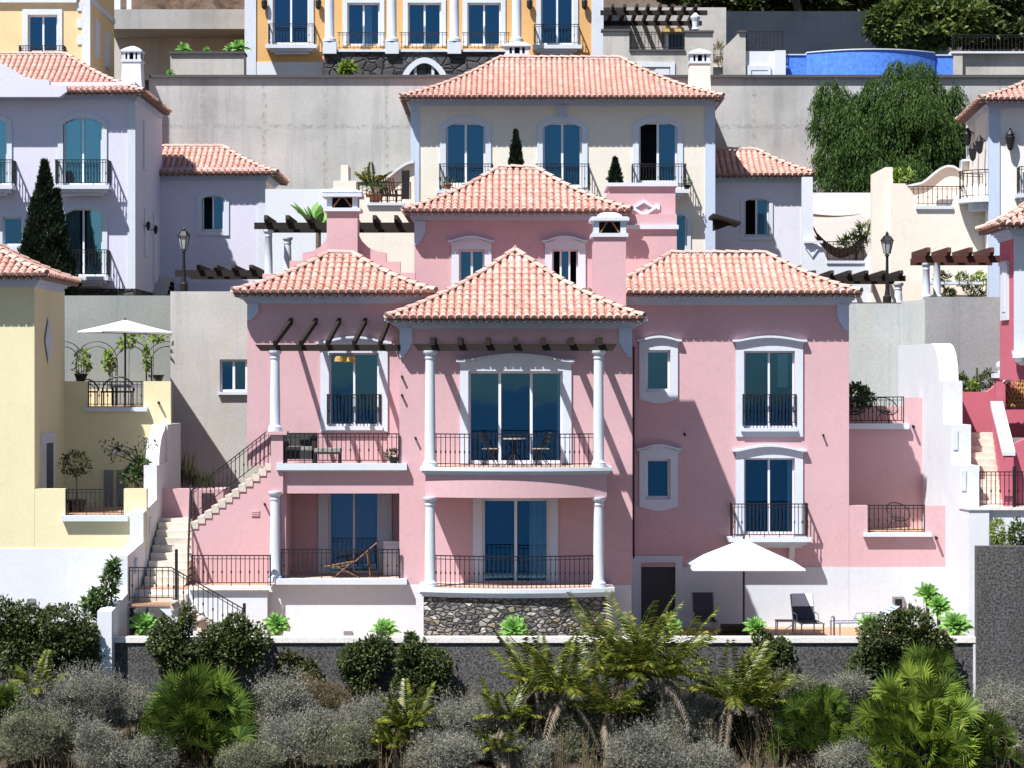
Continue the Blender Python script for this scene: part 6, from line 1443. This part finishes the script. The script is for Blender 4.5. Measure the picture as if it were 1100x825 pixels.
wire_chair((PX(964, 72.5), 72.5, zt), .3, 'round wire chair in the shade of the lower right pink terrace')
wire_chair((PX(918, 74.7), 74.7, zu), -.2, 'round wire chair at the left end of the upper right pink terrace')
wire_chair((PX(951, 74.7), 74.7, zu), .3, 'round wire chair in the middle of the upper right pink terrace')
# yellow house upper terrace
zy = PZ(437, 72.6) + .01
def trellis(xc, label):
    Y = 77.2; r = thing('trellis_arch', label, 'trellis arch', (PX(xc, Y), Y, zy), 'iron trellis arches against the grey-green wall'); w = .48; H = 1.35
    for dx in (0, .16):
        m = MB(); m.tube([(-w - dx, 0, 0), (-w - dx, 0, H)] + [(-(w + dx) * math.cos(a), 0, H + (w + dx) * math.sin(a)) for a in [math.pi * i / 12 for i in range(1, 12)]] + [(w + dx, 0, H), (w + dx, 0, 0)], .014, 5); m.build('hoop', 'iron', r, local=True)
    m = MB()
    for i in range(9):
        z = .1 + i * .16
        for sg in (-1, 1): m.bar((sg * w, 0, z), (sg * (w + .16), 0, z), .012)
    m.build('rungs', 'iron', r, local=True); return r
trellis(68, 'iron trellis arch half hidden by the yellow house wall'); trellis(104, 'iron trellis arch left of the parasol pole'); trellis(141, 'iron trellis arch behind the parasol pole'); trellis(179, 'iron trellis arch half hidden by the pale retaining wall')
def pot_bowl(x, yb, Y, r, label, leaf='leaf_mid', hgt=.35, cat='potted plant', n=260, potmat='pot_black', lift=0, pot_h=None, ln=.1, wd=.05):
    b = P(x, yb, Y); t = thing('potted_plant', label, cat, b); ph = pot_h or r * 1.1
    m = MB(); m.lathe([(r * .55, 0), (r * .75, ph * .4), (r, ph * .92), (r * 1.08, ph * .93), (r * 1.08, ph), (r * .9, ph), (r * .88, ph * .85)], b, 14); m.build('pot', potmat, t)
    if n: bush([(b.x, b.y, b.z + ph + hgt * .6 + lift, r * 1.5, r * 1.4, hgt)], n, leaf, t, ln=ln, wd=wd)
    if lift: m = MB(); m.tube([b + Vector((0, 0, ph * .8)), b + Vector((.02, 0, ph + lift)), b + Vector((0, 0, ph + lift + hgt * .5))], .02, 6); m.build('stem', 'bark', t)
    return t
pot_bowl(87, 409.5, 72.75, .2, 'black bowl pot with yellow-green plant on the left terrace post', 'leaf_lime', .5, n=160)
pot_bowl(170, 409.5, 72.75, .17, 'small black bowl pot on the right terrace post of the yellow house', n=0)
def vine(pts, Y, label, n, mat='leaf_lime'):
    b = P(pts[0][0], 436, Y); r = thing('climbing_vine', label, 'vine', b); k = Y / F
    bush([(PX(x, Y), Y, PZ(y, Y), rx * k, .2, ry * k) for x, y, rx, ry in pts], n, mat, r, ln=.14, wd=.11)
    stems([[b, P(pts[0][0] + 1, pts[0][1], Y)]], .015, r)
vine([(138, 366, 9, 8), (145, 362, 6, 5), (130, 372, 5, 5)], 76.9, 'yellow-green vine hanging behind the parasol pole', 160)
vine([(117, 390, 7, 10), (116, 383, 5, 6)], 76.9, 'yellow-green vine on the trellis left of the parasol pole', 150)
vine([(164, 364, 10, 3.5), (172, 362, 7, 2.5), (158, 386, 4, 16)], 76.9, 'straggling vine over the right trellis arch', 150)
vine([(92, 388, 5, 12)], 76.8, 'small vine on the left trellis above the black bowl pot', 80)
def iron_set(x, Y, label, w=.8):
    r = thing('garden_bench', label, 'bench', (PX(x, Y), Y, zy)); m = MB(); n = 12
    m.tube([(w * .5 * math.cos(math.pi * i / n), 0.2, .45 + w * .45 * math.sin(math.pi * i / n)) for i in range(n + 1)], .03, 6); m.tube([(w * .38 * math.cos(math.pi * i / n), 0.2, .45 + w * .3 * math.sin(math.pi * i / n)) for i in range(n + 1)], .015, 6); m.build('backrest', 'iron', r, local=True)
    m = MB(); m.box(-w / 2, w / 2, -.2, .2, .4, .45); m.build('seat', 'wicker', r, local=True)
    for sx in (-1, 1):
        for sy in (-.18, .2): m = MB(); m.bar((sx * w * .46, sy, 0), (sx * w * .46, sy, .45), .035); m.build('leg', 'iron', r, local=True)
iron_set(90, 74.4, 'arched iron seat behind the left terrace post of the yellow house'); iron_set(126, 73.9, 'arched iron seat behind the terrace railing under the parasol', .95)
t = thing('garden_table', 'grey garden table under the parasol on the yellow house terrace', 'table', (PX(141, 74), 74.0, zy))
m = MB(); m.box(-.55, .5, -.35, .35, .55, .62); m.build('tabletop', 'grille', t, local=True)
for sx in (-.5, .45):
    for sy in (-.3, .3): m = MB(); m.bar((sx, sy, 0), (sx, sy, .55), .05); m.build('leg', 'iron', t, local=True)
# yellow house lower terrace
pot_bowl(82, 553, 69.2, .28, 'small round-headed tree in a black pot on the lower yellow terrace', 'leaf_olive', .42, n=420, lift=.75, pot_h=.42, ln=.12, wd=.06)
b = shrub(146, 520, 70.0, [(143, 510, 12, 10), (152, 500, 9, 9)], 420, 'leaf_mid', 'bright leafy shrub against the white stepped wall on the yellow terrace', ln=.15, wd=.06)
r = thing('bare_shrub', 'sprawling thin-leaved branch shrub above the yellow terrace parapet', 'shrub', P(155, 520, 70.6))
st = [[P(155, 520, 70.6), P(150, 500, 70.6), P(135, 486, 70.6), P(116, 478, 70.6)], [P(150, 500, 70.6), P(146, 484, 70.6), P(130, 478, 70.6)], [P(152, 505, 70.6), P(156, 485, 70.6), P(160, 472, 70.6)], [P(148, 497, 70.6), P(138, 494, 70.6), P(122, 487, 70.6)]]
stems(st, .025, r); bush([(PX(x, 70.6), 70.6, PZ(y, 70.6), .35, .2, .2) for x, y in ((120, 479), (135, 484), (147, 487), (158, 476), (130, 489))], 190, 'leaf_olive', r, ln=.12, wd=.05)
# small plants on balconies
pot_bowl(423, 498, 67.1, .16, 'small dark green pot plant at the right end of the left balcony', 'leaf_dark', .14, n=120, potmat='pot_green')
pot_bowl(481, 203, 93.3, .16, 'terracotta pot with flowers on the left arched balcony of the beige house', 'leaf_mid', .16, n=90, potmat='terracotta')
pot_bowl(738, 203, 93.35, .14, 'little pot on the right arched balcony of the beige house', 'leaf_mid', .14, n=60)
# upper-left terrace of the beige house
feather_palm(399, 217, 89.5, (399, 199), 16, .85, 'feather', 'small palm in the corner of the cream terrace', trunk_r=.06, dead=0, leafl=.25)
pot_bowl(402, 218.5, 88.7, .3, 'pinkish clay pot with a green plant on the cream terrace', 'leaf_mid', .25, n=200, potmat='terracotta')
ch = thing('rocking_chair', 'dark brown slatted armchair on the cream terrace behind the railing', 'chair', (PX(421, 89.5), 89.5, PZ(219, 88) + .01), rz=.5)
m = MB(); m.box(-.3, .3, -.3, .3, .38, .43); m.build('seat', 'wood_red', ch, local=True)
m = MB()
for i in range(7): m.bar((-.3 + i * .1, .28, .4), (-.3 + i * .1, .55, 1.1), .05, .02)
m.build('backrest', 'wood_red', ch, local=True)
for sx in (-.3, .3): m = MB(); m.tube([(sx, -.5, .05), (sx, 0, 0), (sx, .5, .06)], .03); m.bar((sx, -.25, 0), (sx, -.25, .6), .05); m.bar((sx, .25, 0), (sx, .25, .6), .05); m.bar((sx, -.3, .62), (sx, .35, .62), .06, .03); m.build('frame', 'wood_red', ch, local=True)
m = MB(); m.pbox(431.5, 440, 183, 214, 91.5, .05); 
tag(m.build('iron_gate', 'iron', None), 'tall dark gate leaf at the end of the cream terrace', 'gate')
rnd.seed(2024); NR = np.random.default_rng(77)
# ================================================================ planting
# cypresses
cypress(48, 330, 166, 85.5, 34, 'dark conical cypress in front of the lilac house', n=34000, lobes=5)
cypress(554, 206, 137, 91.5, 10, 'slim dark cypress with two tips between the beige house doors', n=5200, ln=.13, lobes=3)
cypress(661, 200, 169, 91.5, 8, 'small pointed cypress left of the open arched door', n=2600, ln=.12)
# pepper tree and the trees above the pool
tree(955, 207, 95.5, [(893, 100, 15, 16, .3), (884, 128, 9, 22), (905, 128, 16, 20, -.5), (914, 155, 20, 22, -.9), (893, 165, 15, 22, -.2), (903, 186, 22, 18, -.4), (932, 186, 22, 20, -1), (962, 74, 11, 9, -.2), (988, 78, 15, 14, .2), (938, 98, 13, 14, -.4), (972, 98, 18, 16, -.7), (952, 122, 20, 20, -.7), (985, 122, 20, 22, -1.1), (1010, 105, 14, 16, .2), (1020, 138, 13, 24), (1000, 152, 20, 22, -.9), (962, 152, 22, 24, -.5), (975, 184, 24, 20, -1.0), (1012, 178, 17, 24, -.2), (938, 145, 18, 20, .6), (1028, 98, 6, 10), (920, 112, 12, 14, .2), (1030, 160, 7, 18)], 84000, 'pepper', 'large drooping pepper tree in front of the grey retaining wall', trunk_r=.3, hang=8, ln=.16, wd=.04)
tree(820, 40, 117, [(780, 2, 45, 16), (830, -2, 50, 20), (870, 0, 40, 18)], 9000, 'leaf_dark', 'dark tree crown at the top behind the slatted pergola', ln=.35, wd=.2, name='shade_tree')
tree(975, 60, 108.5, [(955, 25, 25, 20), (985, 18, 35, 26), (1030, 20, 30, 22), (1000, 40, 40, 14), (960, 42, 22, 12)], 17000, 'leaf_bush', 'olive green bushy tree above the right end of the pool', ln=.28, wd=.15, name='shade_tree')
tree(1075, 55, 115.5, [(1060, 5, 45, 32), (1110, 10, 50, 40), (1070, 38, 50, 16)], 11000, 'leaf_dark', 'dark tree at the top right corner behind the iron fence', ln=.32, wd=.18, name='shade_tree')
tree(920, 25, 119, [(905, -8, 50, 20), (955, -12, 45, 24), (880, -5, 30, 18)], 9000, 'leaf_dark', 'dark tree crown at the top above the stained wall', ln=.35, wd=.2, name='shade_tree')
tree(1000, 5, 122, [(1000, -25, 70, 35), (1080, -30, 60, 40)], 8000, 'leaf_dark', 'high dark tree crown at the top edge above the pool', ln=.4, wd=.22, name='shade_tree')
tree(860, 12, 114.5, [(700, -95, 60, 45, -5), (780, -110, 60, 45, -5), (860, -100, 60, 45, -5.2), (940, -105, 60, 45, -5), (820, -60, 60, 30, -4), (900, -40, 60, 30, -4), (740, -40, 40, 24, -4)], 16000, 'leaf_dark', 'broad dark tree overhanging the stained wall at the top', ln=.4, wd=.22, name='shade_tree')
tree(720, 8, 121, [(735, -14, 40, 20), (700, -20, 30, 14)], 5000, 'leaf_dark', 'dark tree crown at the top above the grey back wall', ln=.35, wd=.2, name='shade_tree')
# agaves: (px, y of the foot, radius in metres)
for (x, y, Y, r, lb) in ((154, 684, 64.4, .42, 'green rosette agave under the landing stones at the left'), (297, 684, 64.25, .40, 'green rosette agave below the left column on the terrace edge'), (413, 690, 64.2, .38, 'green rosette agave on the white edge below the deck chair loggia'),
                     (552, 689, 64.2, .42, 'green rosette agave in front of the rubble stone base'), (810, 687, 64.2, .36, 'green rosette agave below the white parasol'), (932, 684, 64.3, .34, 'green rosette agave in front of the striped lounger'),
                     (996, 650, 66.0, .36, 'topmost green rosette agave by the right end of the white basement wall'), (1008, 664, 65.3, .38, 'middle green rosette agave of the three at the right end'), (1026, 685, 64.5, .46, 'lowest and largest green rosette agave at the right end'),
                     (722, 686, 64.3, .30, 'green rosette agave half hidden by palm fronds near the basement door')):
    agave(P(x, y, Y), r, lb, stem=.28)
for (x, y, r, lb) in ((197, 56, .36, 'green rosette agave at the left end of the grey planter'), (222, 57, .2, 'low dull rosette in the middle of the grey planter'), (257, 55, .5, 'tall green rosette agave at the right end of the grey planter'), (247, 56, .3, 'green rosette agave leaning beside the tallest one in the grey planter'), (183, 82, .22, 'small yellow-green rosette below the grey planter')):
    agave(P(x, y, 103.3 if y < 80 else 100.5), r, lb, stem=.1, group='rosettes in the grey planter', n=26)
b = shrub(373, 84, 101.5, [(373, 74, 8, 6)], 260, 'leaf_lime', 'yellow-green bush at the foot of the orange house stone base', ln=.25, wd=.12)
# banana-like plant behind the left chimney
r = thing('banana_plant', 'bright green broad-leaved plant left of the big pink chimney', 'plant', P(342, 275, 85.5)); V = []; FC = []
for i in range(13):
    az = rnd.uniform(0, 6.28); el = rnd.uniform(.6, 1.4); L_ = rnd.uniform(1.1, 1.8); b0 = P(340 + rnd.uniform(-4, 4), 247, 85.5); d = Vector((math.cos(az) * math.cos(el), math.sin(az) * math.cos(el), math.sin(el))); s = Vector((-math.sin(az), math.cos(az), .3)).normalized() * .17
    p = [b0 + d * L_ * t - Vector((0, 0, .35 * t * t)) for t in (0, .35, .7, 1)]; ws = (.15, 1, .9, .08)
    for q in range(3):
        o = len(V); V += [p[q] - s * ws[q], p[q] + s * ws[q], p[q + 1] + s * ws[q + 1], p[q + 1] - s * ws[q + 1]]; FC.append([o, o + 1, o + 2, o + 3])
npmesh('broad_leaves', np.array([tuple(v) for v in V]), np.array(FC), 'agave', r); m = MB(); m.tube([P(342, 300, 85.5), P(342, 248, 85.5)], .09, 8); m.build('stem', 'bark', r)
# bits of planting on the terraces
shrub(922, 436, 75.2, [(918, 424, 11, 12), (930, 428, 8, 8)], 500, 'leaf_mid', 'leafy green bush behind the upper right pink terrace', ln=.16, wd=.09)
shrub(1075, 592, 67.5, [(1071, 572, 7, 18), (1078, 582, 9, 9)], 700, 'leaf_lime', 'yellow-green pointed bush below the red house terrace', ln=.12, wd=.04, name='conifer_bush')
shrub(1097, 592, 67.5, [(1096, 574, 13, 14)], 600, 'leaf_mid', 'round green bush at the right edge below the red house terrace', ln=.13, wd=.06)
shrub(1036, 425, 75.4, [(1034, 411, 7, 10)], 300, 'leaf_dark', 'dark bush right of the white stepped wall by the red wall', ln=.13, wd=.06)
shrub(1045, 422, 75.2, [(1044, 415, 6, 6)], 240, 'leaf_lime', 'lime green low bush above the red stair wall', ln=.12, wd=.05)
shrub(1062, 420, 75.6, [(1060, 408, 10, 10)], 380, 'leaf_olive', 'wispy olive bush beside the red pier with ball finial', ln=.14, wd=.04)
r = thing('cactus', 'tall thin cactus stems above the red stair wall', 'cactus', P(1048, 420, 75.8)); m = MB()
for x, y in ((1046, 404), (1049, 395), (1052, 407)): m.tube([P(x, 424, 75.8), P(x + .5, y, 75.8)], .05, 6, r1=.03)
m.build('stems', 'leaf_mid', r)
for x, y, rr, lb, mt in ((1020, 316, 6, 'spiky dark succulent left of the larger one under the red pergola', 'leaf_olive'), (1048, 314, 10, 'bushy green succulent under the right part of the red pergola', 'leaf_olive'), (1035, 300, 9, 'red flowered plants on the ledge of the cream terrace', 'leaf_mid'), (1052, 299, 7, 'yellow-green plants at the right end of the cream ledge', 'leaf_lime'), (1012, 299, 8, 'thin flowering plant at the left end of the cream ledge', 'leaf_olive')):
    Y = 78.5 if y > 305 else 84.8; shrub(x, y + rr * .9, Y, [(x, y, rr, rr * .9)], 240, mt, lb, ln=.14, wd=.05)
shrub(920, 278, 88, [(915, 262, 12, 9), (930, 250, 10, 9)], 420, 'leaf_lime', 'yellow-green palm-like bush behind the hammock', ln=.3, wd=.05)
shrub(975, 195, 91.5, [(968, 190, 12, 6), (955, 192, 10, 7)], 260, 'leaf_lime', 'bright green leaves rising behind the cream pier', ln=.3, wd=.12)
shrub(740, 70, 104.5, [(772, 58, 7, 9)], 200, 'drygrass', 'dry yellow grass tuft on the stair beside the grey pier', ln=.4, wd=.03)
# tall grasses by the left stair, foot of the pale retaining wall
V = []; FC = []
for x in range(190, 232, 3):
    tuft(V, FC, P(x, 527, 75.5), 16, rnd.uniform(.5, 1.3) if x < 218 else rnd.uniform(.4, .9), .5)
o = npmesh('tall_grass', np.array([tuple(v) for v in V]), np.array(FC), 'leaf_olive'); tag(o, 'tall reedy grass in the strip beneath the pale retaining wall', 'grass', kind='stuff')
m = MB(); m.pbox(172, 240, 525.5, 560, 75.0, 2.0); tag(m.build('planter_wall', 'pink', None), 'pink planter at the head of the left stairs', 'planter')
# plant against the white wall between yellow house and steps
r = shrub(112, 668, 63.9, [(104, 645, 10, 14), (118, 626, 8, 20), (98, 655, 9, 12), (122, 610, 5, 10)], 700, 'leaf_mid', 'tall loose plant against the white plinth of the yellow house', ln=.2, wd=.08)
# dark leafy bushes on the wall line
BL = [
 (22, 735, 63.2, [(15, 690, 26, 32), (30, 668, 20, 22), (5, 665, 18, 20), (35, 700, 20, 26)], 2600, 'dark leafy bush at the left edge below the yellow house'),
 (72, 735, 63.0, [(62, 672, 24, 26), (82, 700, 26, 32), (55, 700, 20, 26), (92, 690, 14, 20)], 2700, 'broad dark leafy bush in front of the short dark wall'),
 (190, 735, 63.2, [(178, 690, 18, 24), (200, 668, 8, 18), (192, 705, 22, 20)], 1700, 'dark leafy bush with a tall sprig below the garden steps'),
 (245, 735, 63.1, [(235, 695, 26, 28), (262, 692, 24, 26), (250, 672, 16, 14)], 2300, 'rounded dark bush in front of the garden steps railing foot'),
 (388, 750, 63.2, [(380, 708, 16, 20), (405, 700, 18, 22), (390, 728, 18, 20)], 1700, 'dark leafy bush on the wall left of the stone base'),
 (450, 760, 63.0, [(440, 708, 18, 24), (465, 718, 24, 24), (448, 738, 28, 20), (442, 690, 8, 12)], 2500, 'large dark leafy bush below the left end of the stone base'),
 (824, 745, 63.2, [(822, 690, 12, 14), (835, 705, 18, 22), (815, 715, 16, 22)], 1700, 'dark leafy bush below the parasol agave'),
 (965, 745, 63.2, [(950, 690, 32, 30), (980, 672, 24, 22), (935, 712, 26, 26), (990, 700, 26, 26), (966, 668, 12, 12), (1010, 690, 16, 14)], 4300, 'big dark leafy bush in front of the wall at the right'),
 (315, 740, 63.3, [(310, 712, 14, 14), (330, 720, 14, 12)], 700, 'thin olive bush on the dark wall between two larger bushes'),
]
for i, (x, y, Y, bl, n, lb) in enumerate(BL): shrub(x, y, Y, bl, int(n * 2.4), 'leaf_dark' if i != 8 else 'leaf_olive', lb, ln=.105, wd=.06, gaps=1)
# fan palms
fan_palm(213, 800, 60.6, 58, 72, 210, 'fanpalm', 'large round dark green fan palm clump at the lower left', leaf=.6)
fan_palm(875, 800, 60.8, 42, 58, 170, 'fanpalm', 'dark green fan palm clump left of the yellowish one at the lower right', leaf=.45)
fan_palm(985, 815, 60.2, 66, 90, 230, 'fanpalm_yellow', 'tallest yellow-green fan palm at the lower right', leaf=.62)
fan_palm(1050, 812, 60.0, 40, 40, 70, 'fanpalm', 'low dark fan palm beside the yellow-green one', leaf=.5)
fan_palm(2, 775, 60.8, 22, 34, 50, 'fanpalm', 'dark fan palm cut by the left edge', leaf=.5)
fan_palm(995, 748, 61.6, 34, 46, 80, 'fanpalm', 'fan palm head rising behind the yellow-green palm', leaf=.5)
# feather palms
feather_palm(598, 815, 61.0, (606, 745), 16, 1.5, 'feather', 'slender feather palm with a bare pale trunk below the stone base', dead=2, up=1.1)
feather_palm(575, 800, 61.4, (576, 740), 18, 1.3, 'feather', 'small feather palm left of the bare-trunked one', dead=2, up=1.2)
feather_palm(668, 800, 61.4, (670, 728), 23, 1.7, 'feather', 'tall bushy feather palm in the middle of the garden', dead=2, up=1.25)
feather_palm(706, 800, 61.2, (712, 726), 23, 1.6, 'feather', 'tall feather palm right of the bushy middle one', dead=2, up=1.1)
feather_palm(690, 800, 61.9, (684, 712), 23, 1.25, 'feather', 'topmost feather palm fronds before the basement door', dead=2, up=1.0)
feather_palm(650, 815, 60.8, (652, 765), 16, 1.2, 'feather', 'low feather palm at the foot of the middle palms', dead=2, up=1.0)
feather_palm(778, 812, 61.0, (784, 752), 19, 1.5, 'feather', 'feather palm with yellow top and drooping dead fronds', dead=2, up=1.0)
feather_palm(812, 815, 61.2, (812, 758), 16, 1.2, 'feather', 'small feather palm left of the dark fan palm', dead=2, up=.8)
feather_palm(440, 820, 60.6, (437, 782), 21, .85, 'feather', 'small yellowish feather palm among the grey shrubs', dead=2, up=1.2, leafl=.28)
feather_palm(425, 825, 60.4, (421, 800), 18, .75, 'feather', 'lowest little yellow palm among the grey shrubs', dead=1, up=1.0, leafl=.25)
feather_palm(543, 820, 60.6, (545, 770), 18, .95, 'feather', 'small yellow-green palm right of the grey shrubs', dead=2, up=1.0, leafl=.3)
feather_palm(548, 825, 60.2, (540, 805), 15, .8, 'feather', 'stubby yellow palm at the bottom edge of the picture', dead=1, up=.8, leafl=.28)
feather_palm(38, 760, 61.6, (40, 740), 12, .8, 'feather', 'yellowing palm fronds by the left grey shrubs', dead=1, up=1.0, leafl=.3)
# dark understorey between the palms
for (x, y, Y, bl, n, lb) in ((600, 815, 61.9, [(585, 770, 22, 30), (615, 785, 24, 24), (560, 780, 16, 22)], 2600, 'dark green undergrowth around the slender bare-trunked palm'), (690, 815, 61.8, [(660, 772, 22, 30), (700, 775, 24, 32), (680, 798, 28, 22), (725, 795, 20, 22)], 4200, 'dark green undergrowth filling the clump of middle palms'), (795, 815, 61.9, [(775, 780, 20, 28), (805, 790, 20, 26)], 2300, 'dark green undergrowth below the yellow-topped palm')):
    shrub(x, y, Y, bl, n, 'leaf_olive', lb, ln=.16, wd=.05, name='undergrowth_bush', cat='bush', gaps=1)
# grey scrub mounds
GS = [(70, 760, 61.2, 48, 36, 'grey scrub mound at the lower left behind the bare soil'), (125, 755, 61.6, 30, 32, 'grey scrub mound left of the round fan palm'), (35, 795, 60.2, 32, 26, 'low grey scrub at the lower left corner'), (110, 805, 59.8, 28, 22, 'small grey scrub mound before the bare soil'),
      (300, 765, 61.6, 30, 34, 'grey scrub mound right of the round fan palm'), (318, 795, 60.4, 34, 28, 'grey scrub mound at the bottom right of the round fan palm'), (365, 800, 60.2, 32, 24, 'grey scrub mound at the bottom between fan palm and yellow palms'), (390, 775, 61.2, 28, 20, 'grey scrub below the dark leafy bushes'),
      (500, 785, 60.9, 46, 36, 'large grey scrub mound left of the slender feather palm'), (475, 812, 59.9, 30, 20, 'grey scrub at the bottom beside the yellow palms'), (625, 785, 61.2, 30, 34, 'grey-green scrub under the slender feather palm'), (690, 805, 60.2, 46, 28, 'pale scrub at the bottom below the middle palms'),
      (745, 775, 61.4, 30, 30, 'grey scrub between the middle palms and the yellow-topped palm'), (755, 818, 59.8, 30, 18, 'low grey scrub at the bottom edge under the yellow-topped palm'), (855, 745, 62.4, 26, 18, 'grey scrub on the wall behind the dark fan palm'), (905, 745, 62.4, 24, 18, 'grey scrub on the wall right of the dark fan palm'), (1085, 785, 61.0, 36, 42, 'tall grey scrub at the lower right corner'),
      (565, 812, 60.3, 26, 20, 'grey scrub at the foot of the slender feather palm'), (265, 818, 59.6, 28, 16, 'grey scrub in front of the round fan palm'), (345, 750, 62.4, 26, 16, 'brownish dry scrub on the wall behind the grey mounds'), (160, 812, 59.7, 24, 18, 'small grey scrub at the lower left foot of the fan palm'), (910, 815, 59.8, 24, 18, 'grey scrub between the two right fan palms'), (10, 770, 61.4, 20, 24, 'grey scrub at the left edge behind the dark fan palm'), (1060, 765, 62.2, 22, 28, 'grey scrub against the tall dark wall')]
for i, (x, y, Y, rx, ry, lb) in enumerate(GS): grey_shrub(x, y, Y, rx * 1.12, ry * 1.3, int(820 * (rx + ry)), lb, mat='drygrass' if 'brownish' in lb else ('greenshrub' if i % 4 == 2 else 'greyshrub'))
# dry grass over the slope
V = []; FC = []
for _ in range(3200):
    x = NR.uniform(-14.5, 14.5); y = NR.uniform(58.0, 63.8); z = -10.6 + (y - 57) * (2.1 / 6.9)
    tuft(V, FC, Vector((x, y, z)), 7, rnd.uniform(.2, .6) if rnd.random() < .8 else rnd.uniform(.7, 1.15), .8 if rnd.random() < .7 else .4, .009)
o = npmesh('dry_grass', np.array([tuple(v) for v in V]), np.array(FC), 'drygrass'); tag(o, 'dry straw grass covering the garden slope', 'grass', kind='stuff')
V = []; FC = []
for _ in range(420):
    x = NR.uniform(-14.5, 14.5); y = NR.uniform(59.5, 63.3); z = -10.6 + (y - 57) * (2.1 / 6.9); b0 = Vector((x, y, z)); hgt = rnd.uniform(.8, 1.7); ln_ = Vector((rnd.uniform(-.25, .25), rnd.uniform(-.2, .2), 1)).normalized()
    for i in range(rnd.randint(2, 5)):
        l2 = (ln_ + Vector((rnd.uniform(-.25, .25), rnd.uniform(-.2, .2), 0))).normalized(); t_ = b0 + l2 * hgt * rnd.uniform(.7, 1.05); m_ = b0.lerp(t_, .5); sd = Vector((.007, 0, 0)); o_ = len(V)
        V += [b0 - sd, b0 + sd, t_ + sd * .4, t_ - sd * .4]; FC.append([o_, o_ + 1, o_ + 2, o_ + 3])
        for q in range(7):
            c_ = b0.lerp(t_, rnd.uniform(.55, 1)); dd = Vector((rnd.uniform(-1, 1), rnd.uniform(-1, 1), rnd.uniform(0, 1))) * .07; o_ = len(V); V += [c_, c_ + dd * .5 + sd, c_ + dd, c_ + dd * .5 - sd]; FC.append([o_, o_ + 1, o_ + 2, o_ + 3])
o = npmesh('dead_stalks', np.array([tuple(v) for v in V]), np.array(FC), 'drygrass'); tag(o, 'dry flower stalks standing among the scrub', 'dry stalks', kind='stuff')
# ================================================================ camera, sun, sky
cam = bpy.data.cameras.new('camera'); co = bpy.data.objects.new('camera', cam); COL.objects.link(co)
cam.sensor_width = 36; cam.lens = 36 * F / 1100; cam.clip_start = 1; cam.clip_end = 12000
co.location = (0, 0, 0); co.rotation_euler = (math.radians(90), 0, 0); scene.camera = co
sun_dir = Vector((0.41, 0.47, -1.0)).normalized()
sl = bpy.data.lights.new('sun', 'SUN'); sl.energy = 5.0; sl.angle = math.radians(.55); sl.color = (1.0, .97, .935)
so = bpy.data.objects.new('sun', sl); COL.objects.link(so); so.rotation_euler = sun_dir.to_track_quat('-Z', 'Y').to_euler(); so.location = (-20, -20, 60)
w = bpy.data.worlds.new('World'); scene.world = w; w.use_nodes = True; nt = w.node_tree
sky = nt.nodes.new('ShaderNodeTexSky'); sky.sky_type = 'NISHITA'; sky.sun_disc = False
sky.ozone_density = 3.0; sky.dust_density = 0.4; sky.sun_elevation = math.asin(-sun_dir.z); sky.sun_rotation = math.atan2(-sun_dir.x, -sun_dir.y)
bg = nt.nodes['Background']; bg.inputs['Strength'].default_value = .057; nt.links.new(sky.outputs['Color'], bg.inputs['Color'])
scene.view_settings.view_transform = 'Standard'; scene.view_settings.look = 'None'; scene.view_settings.gamma = 1; scene.view_settings.exposure = 0.72
scene.render.engine = 'CYCLES'; scene.cycles.max_bounces = 6; scene.cycles.transparent_max_bounces = 12; scene.cycles.caustics_reflective = False; scene.cycles.caustics_refractive = False; scene.cycles.use_denoising = True
